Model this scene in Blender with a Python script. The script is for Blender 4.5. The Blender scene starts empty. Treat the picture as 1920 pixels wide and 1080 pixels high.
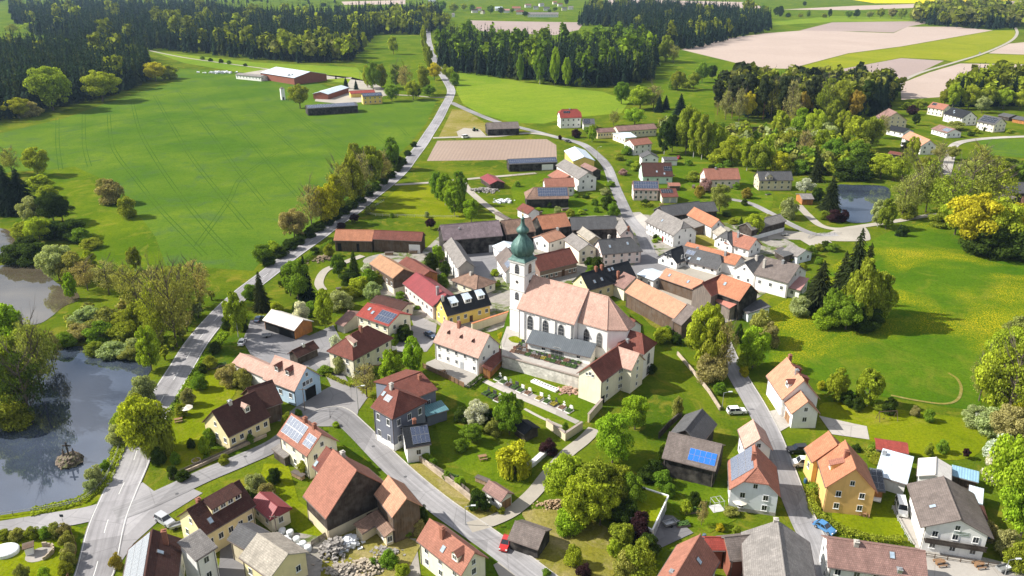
import bpy, bmesh, math, random
import numpy as np
from mathutils import Vector, Matrix
random.seed(7); RNG = np.random.default_rng(11)
S = bpy.context.scene
COL = S.collection
# ------------------------------------------------------------------ camera
FPX, PITCH, CAMH = 1478.0, math.radians(22.5), 100.0
cam_d = bpy.data.cameras.new('camera'); cam = bpy.data.objects.new('camera', cam_d); COL.objects.link(cam)
cam_d.sensor_width = 36.0; cam_d.lens = 36.0 * FPX / 1920.0
cam_d.clip_start = 1.0; cam_d.clip_end = 20000.0
cam.location = (0, 0, CAMH); cam.rotation_euler = (math.pi/2 - PITCH, 0, 0)
S.camera = cam
# ------------------------------------------------------------------ world, sun
SUN_EL = math.radians(39.0)
SH = math.radians(-5.0)                       # shadows run to the right and a little towards the camera
sdir = Vector((-math.cos(SH)*math.cos(SUN_EL), -math.sin(SH)*math.cos(SUN_EL), math.sin(SUN_EL)))
W = bpy.data.worlds.new('World'); S.world = W; W.use_nodes = True
nt = W.node_tree; bg = nt.nodes['Background']
sky = nt.nodes.new('ShaderNodeTexSky'); sky.sky_type = 'NISHITA'; sky.sun_disc = False
sky.sun_elevation = SUN_EL; sky.sun_rotation = math.atan2(sdir.x, sdir.y); sky.air_density = 1.0; sky.dust_density = 1.0
# scattered fair-weather clouds over the whole sky
tc = nt.nodes.new('ShaderNodeTexCoord'); mp = nt.nodes.new('ShaderNodeMapping'); mp.inputs['Scale'].default_value = (1, 1, 2.2)
nz = nt.nodes.new('ShaderNodeTexNoise'); nz.inputs['Scale'].default_value = 2.2; nz.inputs['Detail'].default_value = 7; nz.inputs['Roughness'].default_value = .55
cr = nt.nodes.new('ShaderNodeValToRGB'); cr.color_ramp.elements[0].position = .39; cr.color_ramp.elements[1].position = .58
cr.color_ramp.elements[1].color = (.85, .85, .85, 1)
mx = nt.nodes.new('ShaderNodeMix'); mx.data_type = 'RGBA'
nt.links.new(tc.outputs['Generated'], mp.inputs['Vector']); nt.links.new(mp.outputs['Vector'], nz.inputs['Vector'])
nt.links.new(nz.outputs['Fac'], cr.inputs['Fac']); nt.links.new(cr.outputs['Color'], mx.inputs['Factor'])
nt.links.new(sky.outputs['Color'], mx.inputs[6]); mx.inputs[7].default_value = (13.5, 13.8, 14.8, 1)
nt.links.new(mx.outputs[2], bg.inputs['Color']); bg.inputs['Strength'].default_value = 0.05
sl = bpy.data.lights.new('sun', 'SUN'); sl.energy = 5.0; sl.angle = math.radians(.5); sl.color = (1, .95, .86)
so = bpy.data.objects.new('sun', sl); COL.objects.link(so)
so.rotation_euler = sdir.to_track_quat('Z', 'Y').to_euler(); so.location = (-200, 0, 300)
S.view_settings.view_transform = 'Standard'; S.view_settings.look = 'None'
S.view_settings.exposure = 0.82; S.view_settings.gamma = 1.0; S.view_settings.use_curve_mapping = False
S.render.engine = 'CYCLES'
S.cycles.max_bounces = 5; S.cycles.diffuse_bounces = 3; S.cycles.glossy_bounces = 2; S.cycles.transmission_bounces = 3
S.cycles.transparent_max_bounces = 6; S.cycles.volume_bounces = 0; S.cycles.caustics_reflective = False; S.cycles.caustics_refractive = False

# ------------------------------------------------------------------ pixel (of the 1920x1080 photograph) <-> place, used for surveying the ground plan
CP, SP = math.cos(PITCH), math.sin(PITCH)
def U(px, z=0.0):
    x = (px[0]-960)/FPX; y = (540-px[1])/FPX
    d = (x, CP + y*SP, -SP + y*CP)
    t = (z-CAMH)/d[2]
    return Vector((d[0]*t, d[1]*t, z))
def PX(p):
    x, y, z = p[0], p[1], p[2]-CAMH
    dep = y*CP - z*SP; up = y*SP + z*CP
    return (960 + FPX*x/dep, 540 - FPX*up/dep, FPX/dep)
FR = {'z1': (930, 380, 6), 'z2': (930, 540, 6), 'z3': (860, 660, 6), 'z4': (200, 900, 6), 'z5': (1160, 900, 4.8),
      'z6': (1100, 420, 6), 'z7': (1280, 460, 6), 'z8': (800, 370, 6), 'f': (0, 0, 1)}
for c in range(4):
    for r in range(4): FR['t%d%d' % (c, r)] = (480*c, 270*r, 4)
def fp(f, p):
    x0, y0, s = FR[f]
    return (x0 + p[0]/s, y0 + p[1]/s)
def height_between(base, top, z0=0.0):
    """metres of a vertical line standing at base pixel whose end shows at the row of top"""
    X = U(base, z0); lo, hi = 0.0, 80.0
    for _ in range(40):
        m = (lo+hi)/2
        if PX((X.x, X.y, z0+m))[1] > top[1]: lo = m
        else: hi = m
    return lo

# ------------------------------------------------------------------ materials
MATS = {}
class NT:
    def __init__(s, name):
        s.m = bpy.data.materials.new(name); s.m.use_nodes = True; s.t = s.m.node_tree
        s.b = s.t.nodes['Principled BSDF']; s.out = s.t.nodes['Material Output']
        s.b.inputs['Specular IOR Level'].default_value = .25
    def n(s, typ, **kw):
        x = s.t.nodes.new('ShaderNode'+typ)
        for k, v in kw.items():
            if k in x.inputs: x.inputs[k].default_value = v
            else: setattr(x, k, v)
        return x
    def l(s, a, b): s.t.links.new(a, b)
    def coord(s, kind='Object', scale=(1, 1, 1), rot=(0, 0, 0)):
        c = s.n('TexCoord'); m = s.n('Mapping'); m.inputs['Scale'].default_value = scale; m.inputs['Rotation'].default_value = rot
        s.l(c.outputs[kind], m.inputs['Vector']); return m.outputs['Vector']
    def noise(s, vec, scale, detail=4, rough=.55, dist=0):
        x = s.n('TexNoise'); x.inputs['Scale'].default_value = scale; x.inputs['Detail'].default_value = detail
        x.inputs['Roughness'].default_value = rough; x.inputs['Distortion'].default_value = dist
        if vec is not None: s.l(vec, x.inputs['Vector'])
        return x.outputs['Fac']
    def ramp(s, fac, stops):
        r = s.n('ValToRGB'); e = r.color_ramp.elements
        while len(e) < len(stops): e.new(.5)
        for i, (p, c) in enumerate(stops):
            e[i].position = p; e[i].color = (c, c, c, 1) if isinstance(c, (int, float)) else (*c, 1)
        s.l(fac, r.inputs['Fac']); return r.outputs['Color']
    def mix(s, fac, a, b, mode='MIX'):
        x = s.n('Mix'); x.data_type = 'RGBA'; x.blend_type = mode
        for v, i in ((fac, 0), (a, 6), (b, 7)):
            if isinstance(v, (int, float)): x.inputs[i].default_value = v if i == 0 else (v, v, v, 1)
            elif isinstance(v, tuple): x.inputs[i].default_value = (*v, 1)
            else: s.l(v, x.inputs[i])
        return x.outputs[2]
    def math(s, op, a, b=0.0):
        x = s.n('Math'); x.operation = op
        for v, i in ((a, 0), (b, 1)):
            if isinstance(v, (int, float)): x.inputs[i].default_value = v
            else: s.l(v, x.inputs[i])
        return x.outputs[0]
    def bump(s, h, strength=.4, dist=.05):
        x = s.n('Bump'); x.inputs['Strength'].default_value = strength; x.inputs['Distance'].default_value = dist
        s.l(h, x.inputs['Height']); s.l(x.outputs['Normal'], s.b.inputs['Normal'])
    def col(s, c, rough=.8):
        if isinstance(c, tuple): s.b.inputs['Base Color'].default_value = (*c, 1)
        else: s.l(c, s.b.inputs['Base Color'])
        s.b.inputs['Roughness'].default_value = rough
        return s.m
def mul(c, k): return tuple(min(1, x*k) for x in c)

ROOF = {'terra': (.38, .165, .115), 'salmon': (.57, .365, .295), 'orange': (.48, .205, .115), 'lorange': (.56, .29, .185), 'brown': (.085, .036, .028), 'redbrown': (.20, .068, .05),
        'grey': (.27, .25, .235), 'dgrey': (.11, .11, .115), 'anth': (.022, .025, .031), 'pinkbrown': (.30, .18, .155), 'greybrown': (.20, .165, .15),
        'redmetal': (.24, .045, .05), 'red': (.34, .065, .05), 'white': (.72, .68, .65), 'purple': (.24, .185, .20), 'tan': (.46, .26, .15), 'beige': (.42, .38, .32),
        'moss': (.30, .19, .14), 'zinc': (.10, .115, .13), 'wmetal': (.58, .66, .74), 'bmetal': (.25, .42, .55), 'pinkmetal': (.46, .24, .22), 'redstripe': (.42, .17, .13), 'teal': (.10, .22, .25)}
METAL = {'redmetal', 'white', 'zinc', 'wmetal', 'bmetal', 'pinkmetal', 'redstripe', 'teal'}
MOTT = {'purple': .9, 'moss': .9, 'beige': .7, 'grey': .55, 'greybrown': .6, 'pinkbrown': .6, 'brown': .5, 'redbrown': .5}
def roof_mat(k):
    key = 'roof_'+k
    if key in MATS: return MATS[key]
    t = NT(key); c = ROOF[k]; vec = t.coord('UV'); ob = t.coord('Object')
    mo = MOTT.get(k, .38)
    n1 = t.noise(ob, .55, 6, .65); n2 = t.noise(ob, 3.2, 3, .6)
    base = t.mix(t.ramp(n1, [(.3, 0.0), (.72, 1.0)]), mul(c, 1-.45*mo), mul(c, 1+.45*mo))
    base = t.mix(t.ramp(n2, [(.42, 0.0), (.7, mo*.75)]), base, mul(c, .62))
    st_ = t.noise(t.coord('UV', (1.4, .12, 1)), 1.0, 5, .65)
    base = t.mix(t.ramp(st_, [(.45, 0.0), (.72, .25+.35*mo)]), base, mul(c, .55))
    li = t.noise(ob, 1.6, 5, .75)
    base = t.mix(t.ramp(li, [(.58, 0.0), (.74, .30*mo+.05)]), base, (.30, .29, .22))
    if k in METAL:
        w = t.n('TexWave'); w.bands_direction = 'X'; w.inputs['Scale'].default_value = .62; t.l(vec, w.inputs['Vector'])
        seam = t.ramp(w.outputs['Fac'], [(.0, 1.0), (.16, 0.0)])
        base = t.mix(seam, base, mul(c, 1.35 if k == 'redstripe' else .66))
        t.bump(w.outputs['Fac'], .5, .06); t.b.inputs['Metallic'].default_value = .0; rough = .42
    else:
        bk = t.n('TexBrick'); bk.inputs['Scale'].default_value = 1.0; bk.inputs['Brick Width'].default_value = .3; bk.inputs['Row Height'].default_value = .36
        bk.inputs['Mortar Size'].default_value = .035; bk.inputs['Mortar Smooth'].default_value = .6
        bk.inputs['Color1'].default_value = (1, 1, 1, 1); bk.inputs['Color2'].default_value = (.74, .74, .74, 1); bk.inputs['Mortar'].default_value = (.5, .5, .5, 1)
        t.l(vec, bk.inputs['Vector'])
        base = t.mix(.8, base, bk.outputs['Color'], 'MULTIPLY')
        t.bump(bk.outputs['Fac'], .6, -.05); rough = .82
    MATS[key] = t.col(base, rough); return MATS[key]
WALL = {'white': (.80, .79, .77), 'cream': (.76, .71, .56), 'yellow': (.74, .54, .15), 'pyellow': (.76, .65, .38), 'pink': (.72, .60, .56), 'blue': (.50, .66, .82), 'bluegrey': (.165, .178, .222),
        'mint': (.55, .74, .62), 'beige': (.62, .54, .38), 'brown': (.27, .19, .155), 'orangewall': (.70, .44, .16), 'stone': (.42, .40, .36), 'bluewhite': (.72, .76, .80), 'concrete': (.45, .45, .44), 'brickred': (.25, .09, .06)}
WOOD = {'wood': (.105, .068, .044), 'dwood': (.042, .031, .025), 'bwood': (.016, .014, .013), 'gwood': (.20, .165, .14), 'owood': (.42, .17, .045), 'fence': (.25, .14, .07)}
def wall_mat(k):
    key = 'wall_'+k
    if key in MATS: return MATS[key]
    t = NT(key); ob = t.coord('Object')
    if k in WALL:
        c = WALL[k]
        n1 = t.noise(ob, .5, 5, .6); n2 = t.noise(t.coord('Object', (1, 1, .12)), 1.4, 4, .6)
        base = t.mix(t.ramp(n1, [(.3, 0.0), (.75, 1.0)]), mul(c, .90), mul(c, 1.04))
        base = t.mix(t.ramp(n2, [(.50, 0.0), (.80, .42)]), base, mul(c, .60))
        base = t.mix(t.ramp(t.noise(ob, .23, 5, .7, .8), [(.55, 0.0), (.72, .28)]), base, mul(c, .72))
        t.bump(t.noise(ob, 9, 3), .18, .02); MATS[key] = t.col(base, .9)
    else:
        c = WOOD[k]
        gx = t.coord('Object', (7, 7, .35)); n1 = t.noise(gx, 1.0, 4, .7); n2 = t.noise(ob, .6, 4)
        base = t.mix(t.ramp(n1, [(.3, 0.0), (.7, 1.0)]), mul(c, .45), mul(c, 1.5))
        base = t.mix(t.ramp(n2, [(.4, 0.0), (.8, .6)]), base, mul((.16, .145, .13), 1.0 if k != 'owood' else 0.6))
        t.bump(n1, .5, .04); MATS[key] = t.col(base, .85)
    return MATS[key]
def plain(name, c, rough=.7, metallic=0.0, var=.25, nscale=2.0, spec=.25):
    if name in MATS: return MATS[name]
    t = NT(name); ob = t.coord('Object')
    base = t.mix(t.ramp(t.noise(ob, nscale, 4, .6), [(.3, 0.0), (.72, 1.0)]), mul(c, 1-var), mul(c, 1+var*.7))
    t.b.inputs['Metallic'].default_value = metallic; t.b.inputs['Specular IOR Level'].default_value = spec
    MATS[name] = t.col(base, rough); return MATS[name]
def glass_mat():
    if 'glass' in MATS: return MATS['glass']
    t = NT('glass'); t.b.inputs['Specular IOR Level'].default_value = .6
    oi = t.n('ObjectInfo'); c = t.ramp(oi.outputs['Random'], [(0.0, (.012, .015, .02)), (.7, (.03, .036, .045)), (1.0, (.12, .12, .115))])
    MATS['glass'] = t.col(c, .08); return MATS['glass']
def solar_mat(kind):
    key = 'solar_'+kind
    if key in MATS: return MATS[key]
    t = NT(key); uv = t.coord('UV')
    cc = {'navy': ((.012, .022, .06), (.20, .23, .29)), 'blue': ((.012, .10, .42), (.03, .2, .6)), 'pale': ((.075, .095, .145), (.34, .37, .42)), 'dark': ((.01, .012, .02), (.06, .07, .09)), 'white': ((.17, .19, .22), (.52, .53, .54))}[kind]
    bk = t.n('TexBrick'); bk.offset = 0.0; bk.inputs['Scale'].default_value = 1.0; bk.inputs['Brick Width'].default_value = .1667; bk.inputs['Row Height'].default_value = .1
    bk.inputs['Mortar Size'].default_value = .009; bk.inputs['Color1'].default_value = (*cc[0], 1); bk.inputs['Color2'].default_value = (*mul(cc[0], 1.25), 1); bk.inputs['Mortar'].default_value = (*cc[1], 1)
    t.l(uv, bk.inputs['Vector']); t.b.inputs['Specular IOR Level'].default_value = .5
    MATS[key] = t.col(bk.outputs['Color'], .18); return MATS[key]
M_FRAME = plain('window_frame_white', (.78, .78, .77), .5, var=.06)
M_GUT = plain('gutter_metal', (.16, .13, .12), .45)
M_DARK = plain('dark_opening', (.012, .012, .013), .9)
M_BRICK = plain('chimney_brick', (.28, .12, .08), .9, nscale=6)
M_CHIM = plain('chimney_plaster', (.45, .42, .38), .9, nscale=4)
M_METAL = plain('galvanised_steel', (.45, .46, .47), .4, .6)
M_COPPER = None

# ------------------------------------------------------------------ mesh helpers
class MB:
    def __init__(s): s.v = []; s.f = []; s.uv = {}; s.mi = []
    def vert(s, *p): s.v.append(tuple(p)); return len(s.v)-1
    def face(s, pts, uv=None, mi=0):
        i0 = len(s.v); s.v.extend([tuple(p) for p in pts]); s.f.append(tuple(range(i0, i0+len(pts)))); s.mi.append(mi)
        if uv: s.uv[len(s.f)-1] = uv
    def box(s, x0, x1, y0, y1, z0, z1, mi=0):
        P = [(x0, y0, z0), (x1, y0, z0), (x1, y1, z0), (x0, y1, z0), (x0, y0, z1), (x1, y0, z1), (x1, y1, z1), (x0, y1, z1)]
        i0 = len(s.v); s.v.extend(P)
        for q in ((0, 3, 2, 1), (4, 5, 6, 7), (0, 1, 5, 4), (1, 2, 6, 5), (2, 3, 7, 6), (3, 0, 4, 7)):
            s.f.append(tuple(i0+k for k in q)); s.mi.append(mi)
    def obox(s, c, ax, ay, az):
        """box from a centre and three half-axis vectors"""
        c = Vector(c); ax, ay, az = Vector(ax), Vector(ay), Vector(az); i0 = len(s.v)
        for k in ((-1, -1, -1), (1, -1, -1), (1, 1, -1), (-1, 1, -1), (-1, -1, 1), (1, -1, 1), (1, 1, 1), (-1, 1, 1)):
            s.v.append(tuple(c + ax*k[0] + ay*k[1] + az*k[2]))
        for q in ((0, 3, 2, 1), (4, 5, 6, 7), (0, 1, 5, 4), (1, 2, 6, 5), (2, 3, 7, 6), (3, 0, 4, 7)):
            s.f.append(tuple(i0+k for k in q)); s.mi.append(0)
    def tube(s, p, q, r0, r1=None, n=6, cap=True):
        p, q = Vector(p), Vector(q); r1 = r0 if r1 is None else r1
        d = (q-p).normalized(); a = d.orthogonal().normalized(); b = d.cross(a); i0 = len(s.v)
        for c, r in ((p, r0), (q, r1)):
            for k in range(n):
                t = 2*math.pi*k/n; s.v.append(tuple(c + a*(r*math.cos(t)) + b*(r*math.sin(t))))
        for k in range(n):
            s.f.append((i0+k, i0+(k+1) % n, i0+n+(k+1) % n, i0+n+k)); s.mi.append(0)
        if cap:
            s.f.append(tuple(i0+n+k for k in range(n))); s.mi.append(0)
            s.f.append(tuple(i0+n-1-k for k in range(n))); s.mi.append(0)
    def prism(s, poly, z0, z1):
        n = len(poly); i0 = len(s.v)
        for z in (z0, z1): s.v.extend([(p[0], p[1], z) for p in poly])
        for k in range(n): s.f.append((i0+k, i0+(k+1) % n, i0+n+(k+1) % n, i0+n+k)); s.mi.append(0)
        s.f.append(tuple(i0+n+k for k in range(n))); s.mi.append(0)
        s.f.append(tuple(i0+n-1-k for k in range(n))); s.mi.append(0)
    def lathe(s, prof, n=24, c=(0, 0, 0), scallop=0, amp=0.0):
        i0 = len(s.v)
        for (z, r) in prof:
            for k in range(n):
                t = 2*math.pi*k/n; rr = r*(1 + amp*(abs(math.sin(scallop*t/2))-.5)) if scallop else r
                s.v.append((c[0]+rr*math.cos(t), c[1]+rr*math.sin(t), c[2]+z))
        for j in range(len(prof)-1):
            for k in range(n):
                a = i0+j*n; s.f.append((a+k, a+(k+1) % n, a+n+(k+1) % n, a+n+k)); s.mi.append(0)
    def mesh(s, name, mats):
        me = bpy.data.meshes.new(name); me.from_pydata(s.v, [], s.f)
        for m in (mats if isinstance(mats, (list, tuple)) else [mats]): me.materials.append(m)
        if any(s.mi): me.polygons.foreach_set('material_index', s.mi)
        if s.uv:
            L = me.uv_layers.new(name='UVMap')
            for fi, uvs in s.uv.items():
                for k, li in enumerate(me.polygons[fi].loop_indices): L.data[li].uv = uvs[k]
        me.update(); return me
    def build(s, name, mats, parent=None, fix=True, smooth=False):
        me = s.mesh(name, mats)
        if fix:
            bm = bmesh.new(); bm.from_mesh(me); bmesh.ops.remove_doubles(bm, verts=bm.verts, dist=1e-5)
            bmesh.ops.recalc_face_normals(bm, faces=bm.faces); bm.to_mesh(me); bm.free()
        if smooth: me.polygons.foreach_set('use_smooth', [True]*len(me.polygons))
        return link(name, me, parent)
def link(name, data, parent=None, mat=None):
    o = bpy.data.objects.new(name, data); COL.objects.link(o)
    if parent is not None: o.parent = parent
    if mat is not None: o.matrix_basis = mat
    return o
def tag(o, label=None, cat=None, group=None, kind=None):
    if label: o['label'] = label
    if cat: o['category'] = cat
    if group: o['group'] = group
    if kind: o['kind'] = kind
    return o
def empty(name, loc, rz=0.0):
    o = bpy.data.objects.new(name, None); COL.objects.link(o); o.location = loc; o.rotation_euler = (0, 0, rz); o.empty_display_size = .5
    return o
def copy_tree(o, parent=None):
    c = o.copy(); COL.objects.link(c); c.parent = parent
    for ch in o.children: copy_tree(ch, c)
    return c
def in_poly(x, y, poly):
    r = False; n = len(poly); j = n-1
    for i in range(n):
        xi, yi = poly[i][0], poly[i][1]; xj, yj = poly[j][0], poly[j][1]
        if (yi > y) != (yj > y) and x < (xj-xi)*(y-yi)/(yj-yi)+xi: r = not r
        j = i
    return r
# ------------------------------------------------------------------ ground materials
def grass_mat(name, dark, mid, light, s=1.0, patch=None, patch_amt=.5, stripes=None, flowers=None, fine=1.0):
    if name in MATS: return MATS[name]
    t = NT(name); ob = t.coord('Object')
    big = t.noise(ob, .018*s, 5, .6, .6); med = t.noise(ob, .16*s, 5, .65); fin = t.noise(ob, 1.7, 4, .7); vf = t.noise(ob, 6.0, 2, .6)
    c = t.mix(t.ramp(big, [(.36, 0.0), (.64, 1.0)]), dark, light)
    c = t.mix(t.ramp(med, [(.3, 0.0), (.7, .75)]), c, mid)
    m2 = t.noise(ob, .55*s, 5, .7, .4)
    c = t.mix(t.ramp(m2, [(.5, 0.0), (.68, .55)]), c, mul(dark, .8))
    if patch:
        pn = t.noise(ob, .05*s, 6, .7, 1.0)
        c = t.mix(t.math('MULTIPLY', t.ramp(pn, [(.52, 0.0), (.68, 1.0)]), patch_amt), c, patch)
    if stripes:
        for (ang, sc, amt, colr, dist) in stripes:
            w = t.n('TexWave'); w.bands_direction = 'X'; w.inputs['Scale'].default_value = sc; w.inputs['Distortion'].default_value = dist
            w.inputs['Detail'].default_value = 1; w.inputs['Detail Scale'].default_value = .02
            t.l(t.coord('Object', (1, 1, 1), (0, 0, math.radians(ang))), w.inputs['Vector'])
            c = t.mix(t.math('MULTIPLY', t.ramp(w.outputs['Fac'], [(.955, 0.0), (.985, 1.0)]), amt), c, colr)
    if flowers:
        (fc, thr, region) = flowers
        fn = t.noise(ob, 2.4, 3, .8); rn = t.noise(ob, .022, 4, .55, .8); r2 = t.noise(ob, .22, 4, .6)
        dens = t.math('MULTIPLY', t.ramp(rn, [(region, 0.0), (region+.16, 1.0)]), t.ramp(r2, [(.25, .35), (.7, 1.0)]))
        c = t.mix(t.math('MULTIPLY', t.ramp(fn, [(thr, 0.0), (thr+.14, 1.0)]), dens), c, fc)
    v = t.math('ADD', t.math('MULTIPLY', fin, .75*fine), t.math('MULTIPLY', vf, .5*fine))
    c = t.mix(.95, c, t.ramp(v, [(.32*fine, .52), (.62*fine, 1.0), (.95*fine, 1.42)]), 'MULTIPLY')
    t.bump(t.math('ADD', fin, t.math('MULTIPLY', med, 2.0)), .5, .22)
    t.b.inputs['Specular IOR Level'].default_value = 0.0
    MATS[name] = t.col(c, 1.0); return MATS[name]
def soil_mat(name, a, b, ang, sc=.35, amt=.35):
    if name in MATS: return MATS[name]
    t = NT(name); ob = t.coord('Object')
    c = t.mix(t.ramp(t.noise(ob, .012, 5, .6, .5), [(.3, 0.0), (.7, 1.0)]), a, b)
    c = t.mix(t.ramp(t.noise(ob, .25, 5, .7), [(.3, 0.0), (.75, .5)]), c, mul(a, .8))
    w = t.n('TexWave'); w.bands_direction = 'X'; w.inputs['Scale'].default_value = sc; w.inputs['Distortion'].default_value = .6; w.inputs['Detail Scale'].default_value = .05
    t.l(t.coord('Object', (1, 1, 1), (0, 0, math.radians(ang))), w.inputs['Vector'])
    c = t.mix(t.math('MULTIPLY', t.ramp(w.outputs['Fac'], [(.2, 0.0), (.9, 1.0)]), amt), c, mul(a, .62))
    t.bump(t.noise(ob, 2.0, 4, .7), .6, .12)
    MATS[name] = t.col(c, .95); return MATS[name]
def pave_mat(name, c, var=.2, crack=True, lanes=False):
    if name in MATS: return MATS[name]
    t = NT(name); ob = t.coord('Object')
    base = t.mix(t.ramp(t.noise(ob, .09, 5, .6), [(.3, 0.0), (.7, 1.0)]), mul(c, 1-var), mul(c, 1+var))
    base = t.mix(t.ramp(t.noise(ob, 1.1, 5, .7), [(.35, 0.0), (.8, .5)]), base, mul(c, .72))
    if crack:
        vo = t.n('TexVoronoi'); vo.feature = 'DISTANCE_TO_EDGE'; vo.inputs['Scale'].default_value = .09; t.l(ob, vo.inputs['Vector'])
        base = t.mix(t.ramp(vo.outputs['Distance'], [(.0, .5), (.012, 0.0)]), base, mul(c, .5))
        v2 = t.n('TexVoronoi'); v2.inputs['Scale'].default_value = .07; t.l(t.coord('Object', (1, .5, 1), (0, 0, .7)), v2.inputs['Vector'])
        base = t.mix(.45, base, t.ramp(v2.outputs['Color'], [(.2, .6), (.8, 1.35)]), 'MULTIPLY')
    if lanes:
        ln_ = t.noise(t.coord('UV', (9, .03, 1)), 1.0, 3, .6)
        base = t.mix(.8, base, t.ramp(ln_, [(.3, .72), (.7, 1.25)]), 'MULTIPLY')
        pt_ = t.n('TexBrick'); pt_.offset = .37; pt_.inputs['Scale'].default_value = 1.0; pt_.inputs['Brick Width'].default_value = .5; pt_.inputs['Row Height'].default_value = 17.0; pt_.inputs['Mortar Size'].default_value = .004
        pt_.inputs['Color1'].default_value = (.86, .86, .86, 1); pt_.inputs['Color2'].default_value = (1.12, 1.12, 1.12, 1); pt_.inputs['Mortar'].default_value = (.75, .75, .75, 1)
        t.l(t.coord('UV'), pt_.inputs['Vector']); base = t.mix(.7, base, pt_.outputs['Color'], 'MULTIPLY')
    t.bump(t.noise(ob, 7, 3), .2, .02)
    MATS[name] = t.col(base, .88); return MATS[name]
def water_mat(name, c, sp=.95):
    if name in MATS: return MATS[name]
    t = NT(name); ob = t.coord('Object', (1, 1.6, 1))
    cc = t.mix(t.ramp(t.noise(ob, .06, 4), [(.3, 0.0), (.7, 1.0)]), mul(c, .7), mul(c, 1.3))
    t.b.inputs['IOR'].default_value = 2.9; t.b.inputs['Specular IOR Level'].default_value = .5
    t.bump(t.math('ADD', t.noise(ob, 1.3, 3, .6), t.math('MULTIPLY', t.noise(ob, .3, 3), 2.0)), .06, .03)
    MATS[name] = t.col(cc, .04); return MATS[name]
G_LAWN = grass_mat('grass_village', (.040, .080, .005), (.072, .116, .007), (.140, .165, .010), 2.6, (0.196, 0.170, 0.024), .75)
G_FIELD = grass_mat('grass_young_wheat', (0.050, 0.108, 0.011), (0.071, 0.138, 0.013), (0.118, 0.172, 0.016), 1.1, (0.058, 0.106, 0.034), .8, fine=1.0)
G_MEAD = grass_mat('grass_meadow', (.042, .092, .005), (.074, .128, .006), (.130, .172, .008), 1.5, (0.196, 0.190, 0.024), .6)
G_DAND = grass_mat('grass_dandelion_meadow', (.036, .092, .005), (.056, .120, .006), (.092, .150, .008), 1.4, (0.154, 0.160, 0.020), .5, flowers=((.55, .42, .012), .47, .47))
G_PALE = grass_mat('grass_pale_field', (0.103, 0.180, 0.014), (0.144, 0.215, 0.016), (0.196, 0.250, 0.022), .6, (0.227, 0.260, 0.036), .4, stripes=[(64, .02, .2, (0.082, 0.140, 0.012), 1.0)], fine=.7)
G_YEL = grass_mat('grass_yellow_green', (0.154, 0.190, 0.012), (0.196, 0.225, 0.014), (0.247, 0.250, 0.018), .8, (0.278, 0.250, 0.040), .4, fine=.8)
G_DRY = grass_mat('grass_dry', (0.124, 0.130, 0.012), (0.206, 0.180, 0.024), (.26, .22, .09), 2.0, (.30, .24, .13), .7)
G_BRIGHT = grass_mat('grass_bright_lawn', (0.095, 0.136, 0.004), (0.144, 0.182, 0.005), (0.211, 0.225, 0.008), 2.4, (0.237, 0.210, 0.032), .6)
def yard_mat():
    t = NT('yard_ground'); ob = t.coord('Object')
    n = t.noise(ob, .13, 6, .7, .6); g = t.mix(t.ramp(t.noise(ob, 1.2, 4, .7), [(.3, 0.0), (.7, 1.0)]), (.045, .085, .008), (.115, .14, .02)); d = t.mix(t.ramp(t.noise(ob, .5, 5, .7), [(.3, 0.0), (.7, 1.0)]), (.20, .185, .165), (.33, .305, .27))
    t.bump(t.noise(ob, 3, 4), .4, .06); return t.col(t.mix(t.ramp(n, [(.50, 0.0), (.60, 1.0)]), d, g), .95)
YARD = yard_mat()
G_RAPE = grass_mat('rapeseed_bloom', (.55, .42, .01), (.62, .47, .012), (.68, .52, .02), .6)
SOIL1 = soil_mat('soil_light', (.40, .315, .265), (.47, .375, .32), 70)
SOIL2 = soil_mat('soil_mauve', (.31, .24, .215), (.37, .29, .26), 15)
SOIL3 = soil_mat('soil_tilled', (.29, .215, .17), (.35, .27, .215), 4, .16, .3)
ASPHR = pave_mat('asphalt_road_lanes', (.265, .256, .264), lanes=True); ASPHV = pave_mat('asphalt_street_lanes', (.25, .243, .248), lanes=True); ASPH = pave_mat('asphalt_road', (.275, .266, .272)); ASPH2 = pave_mat('asphalt_village', (.285, .272, .272)); ASPH3 = pave_mat('asphalt_dark', (.205, .20, .208))
GRAVEL = pave_mat('gravel_track', (.35, .318, .27), .15, False); PAVE = pave_mat('paving_light', (.385, .358, .325), .12)
WAT1 = water_mat('pond_water', (.042, .054, .080)); WAT2 = water_mat('pond_water_brown', (.09, .075, .05)); WAT3 = water_mat('pond_water_green', (.03, .028, .014))  # pond_water base raised to blue-grey: part of the sky reflection sits in its colour
PAINT = plain('road_paint', (.62, .62, .60), .7, var=.2, nscale=3)

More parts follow.
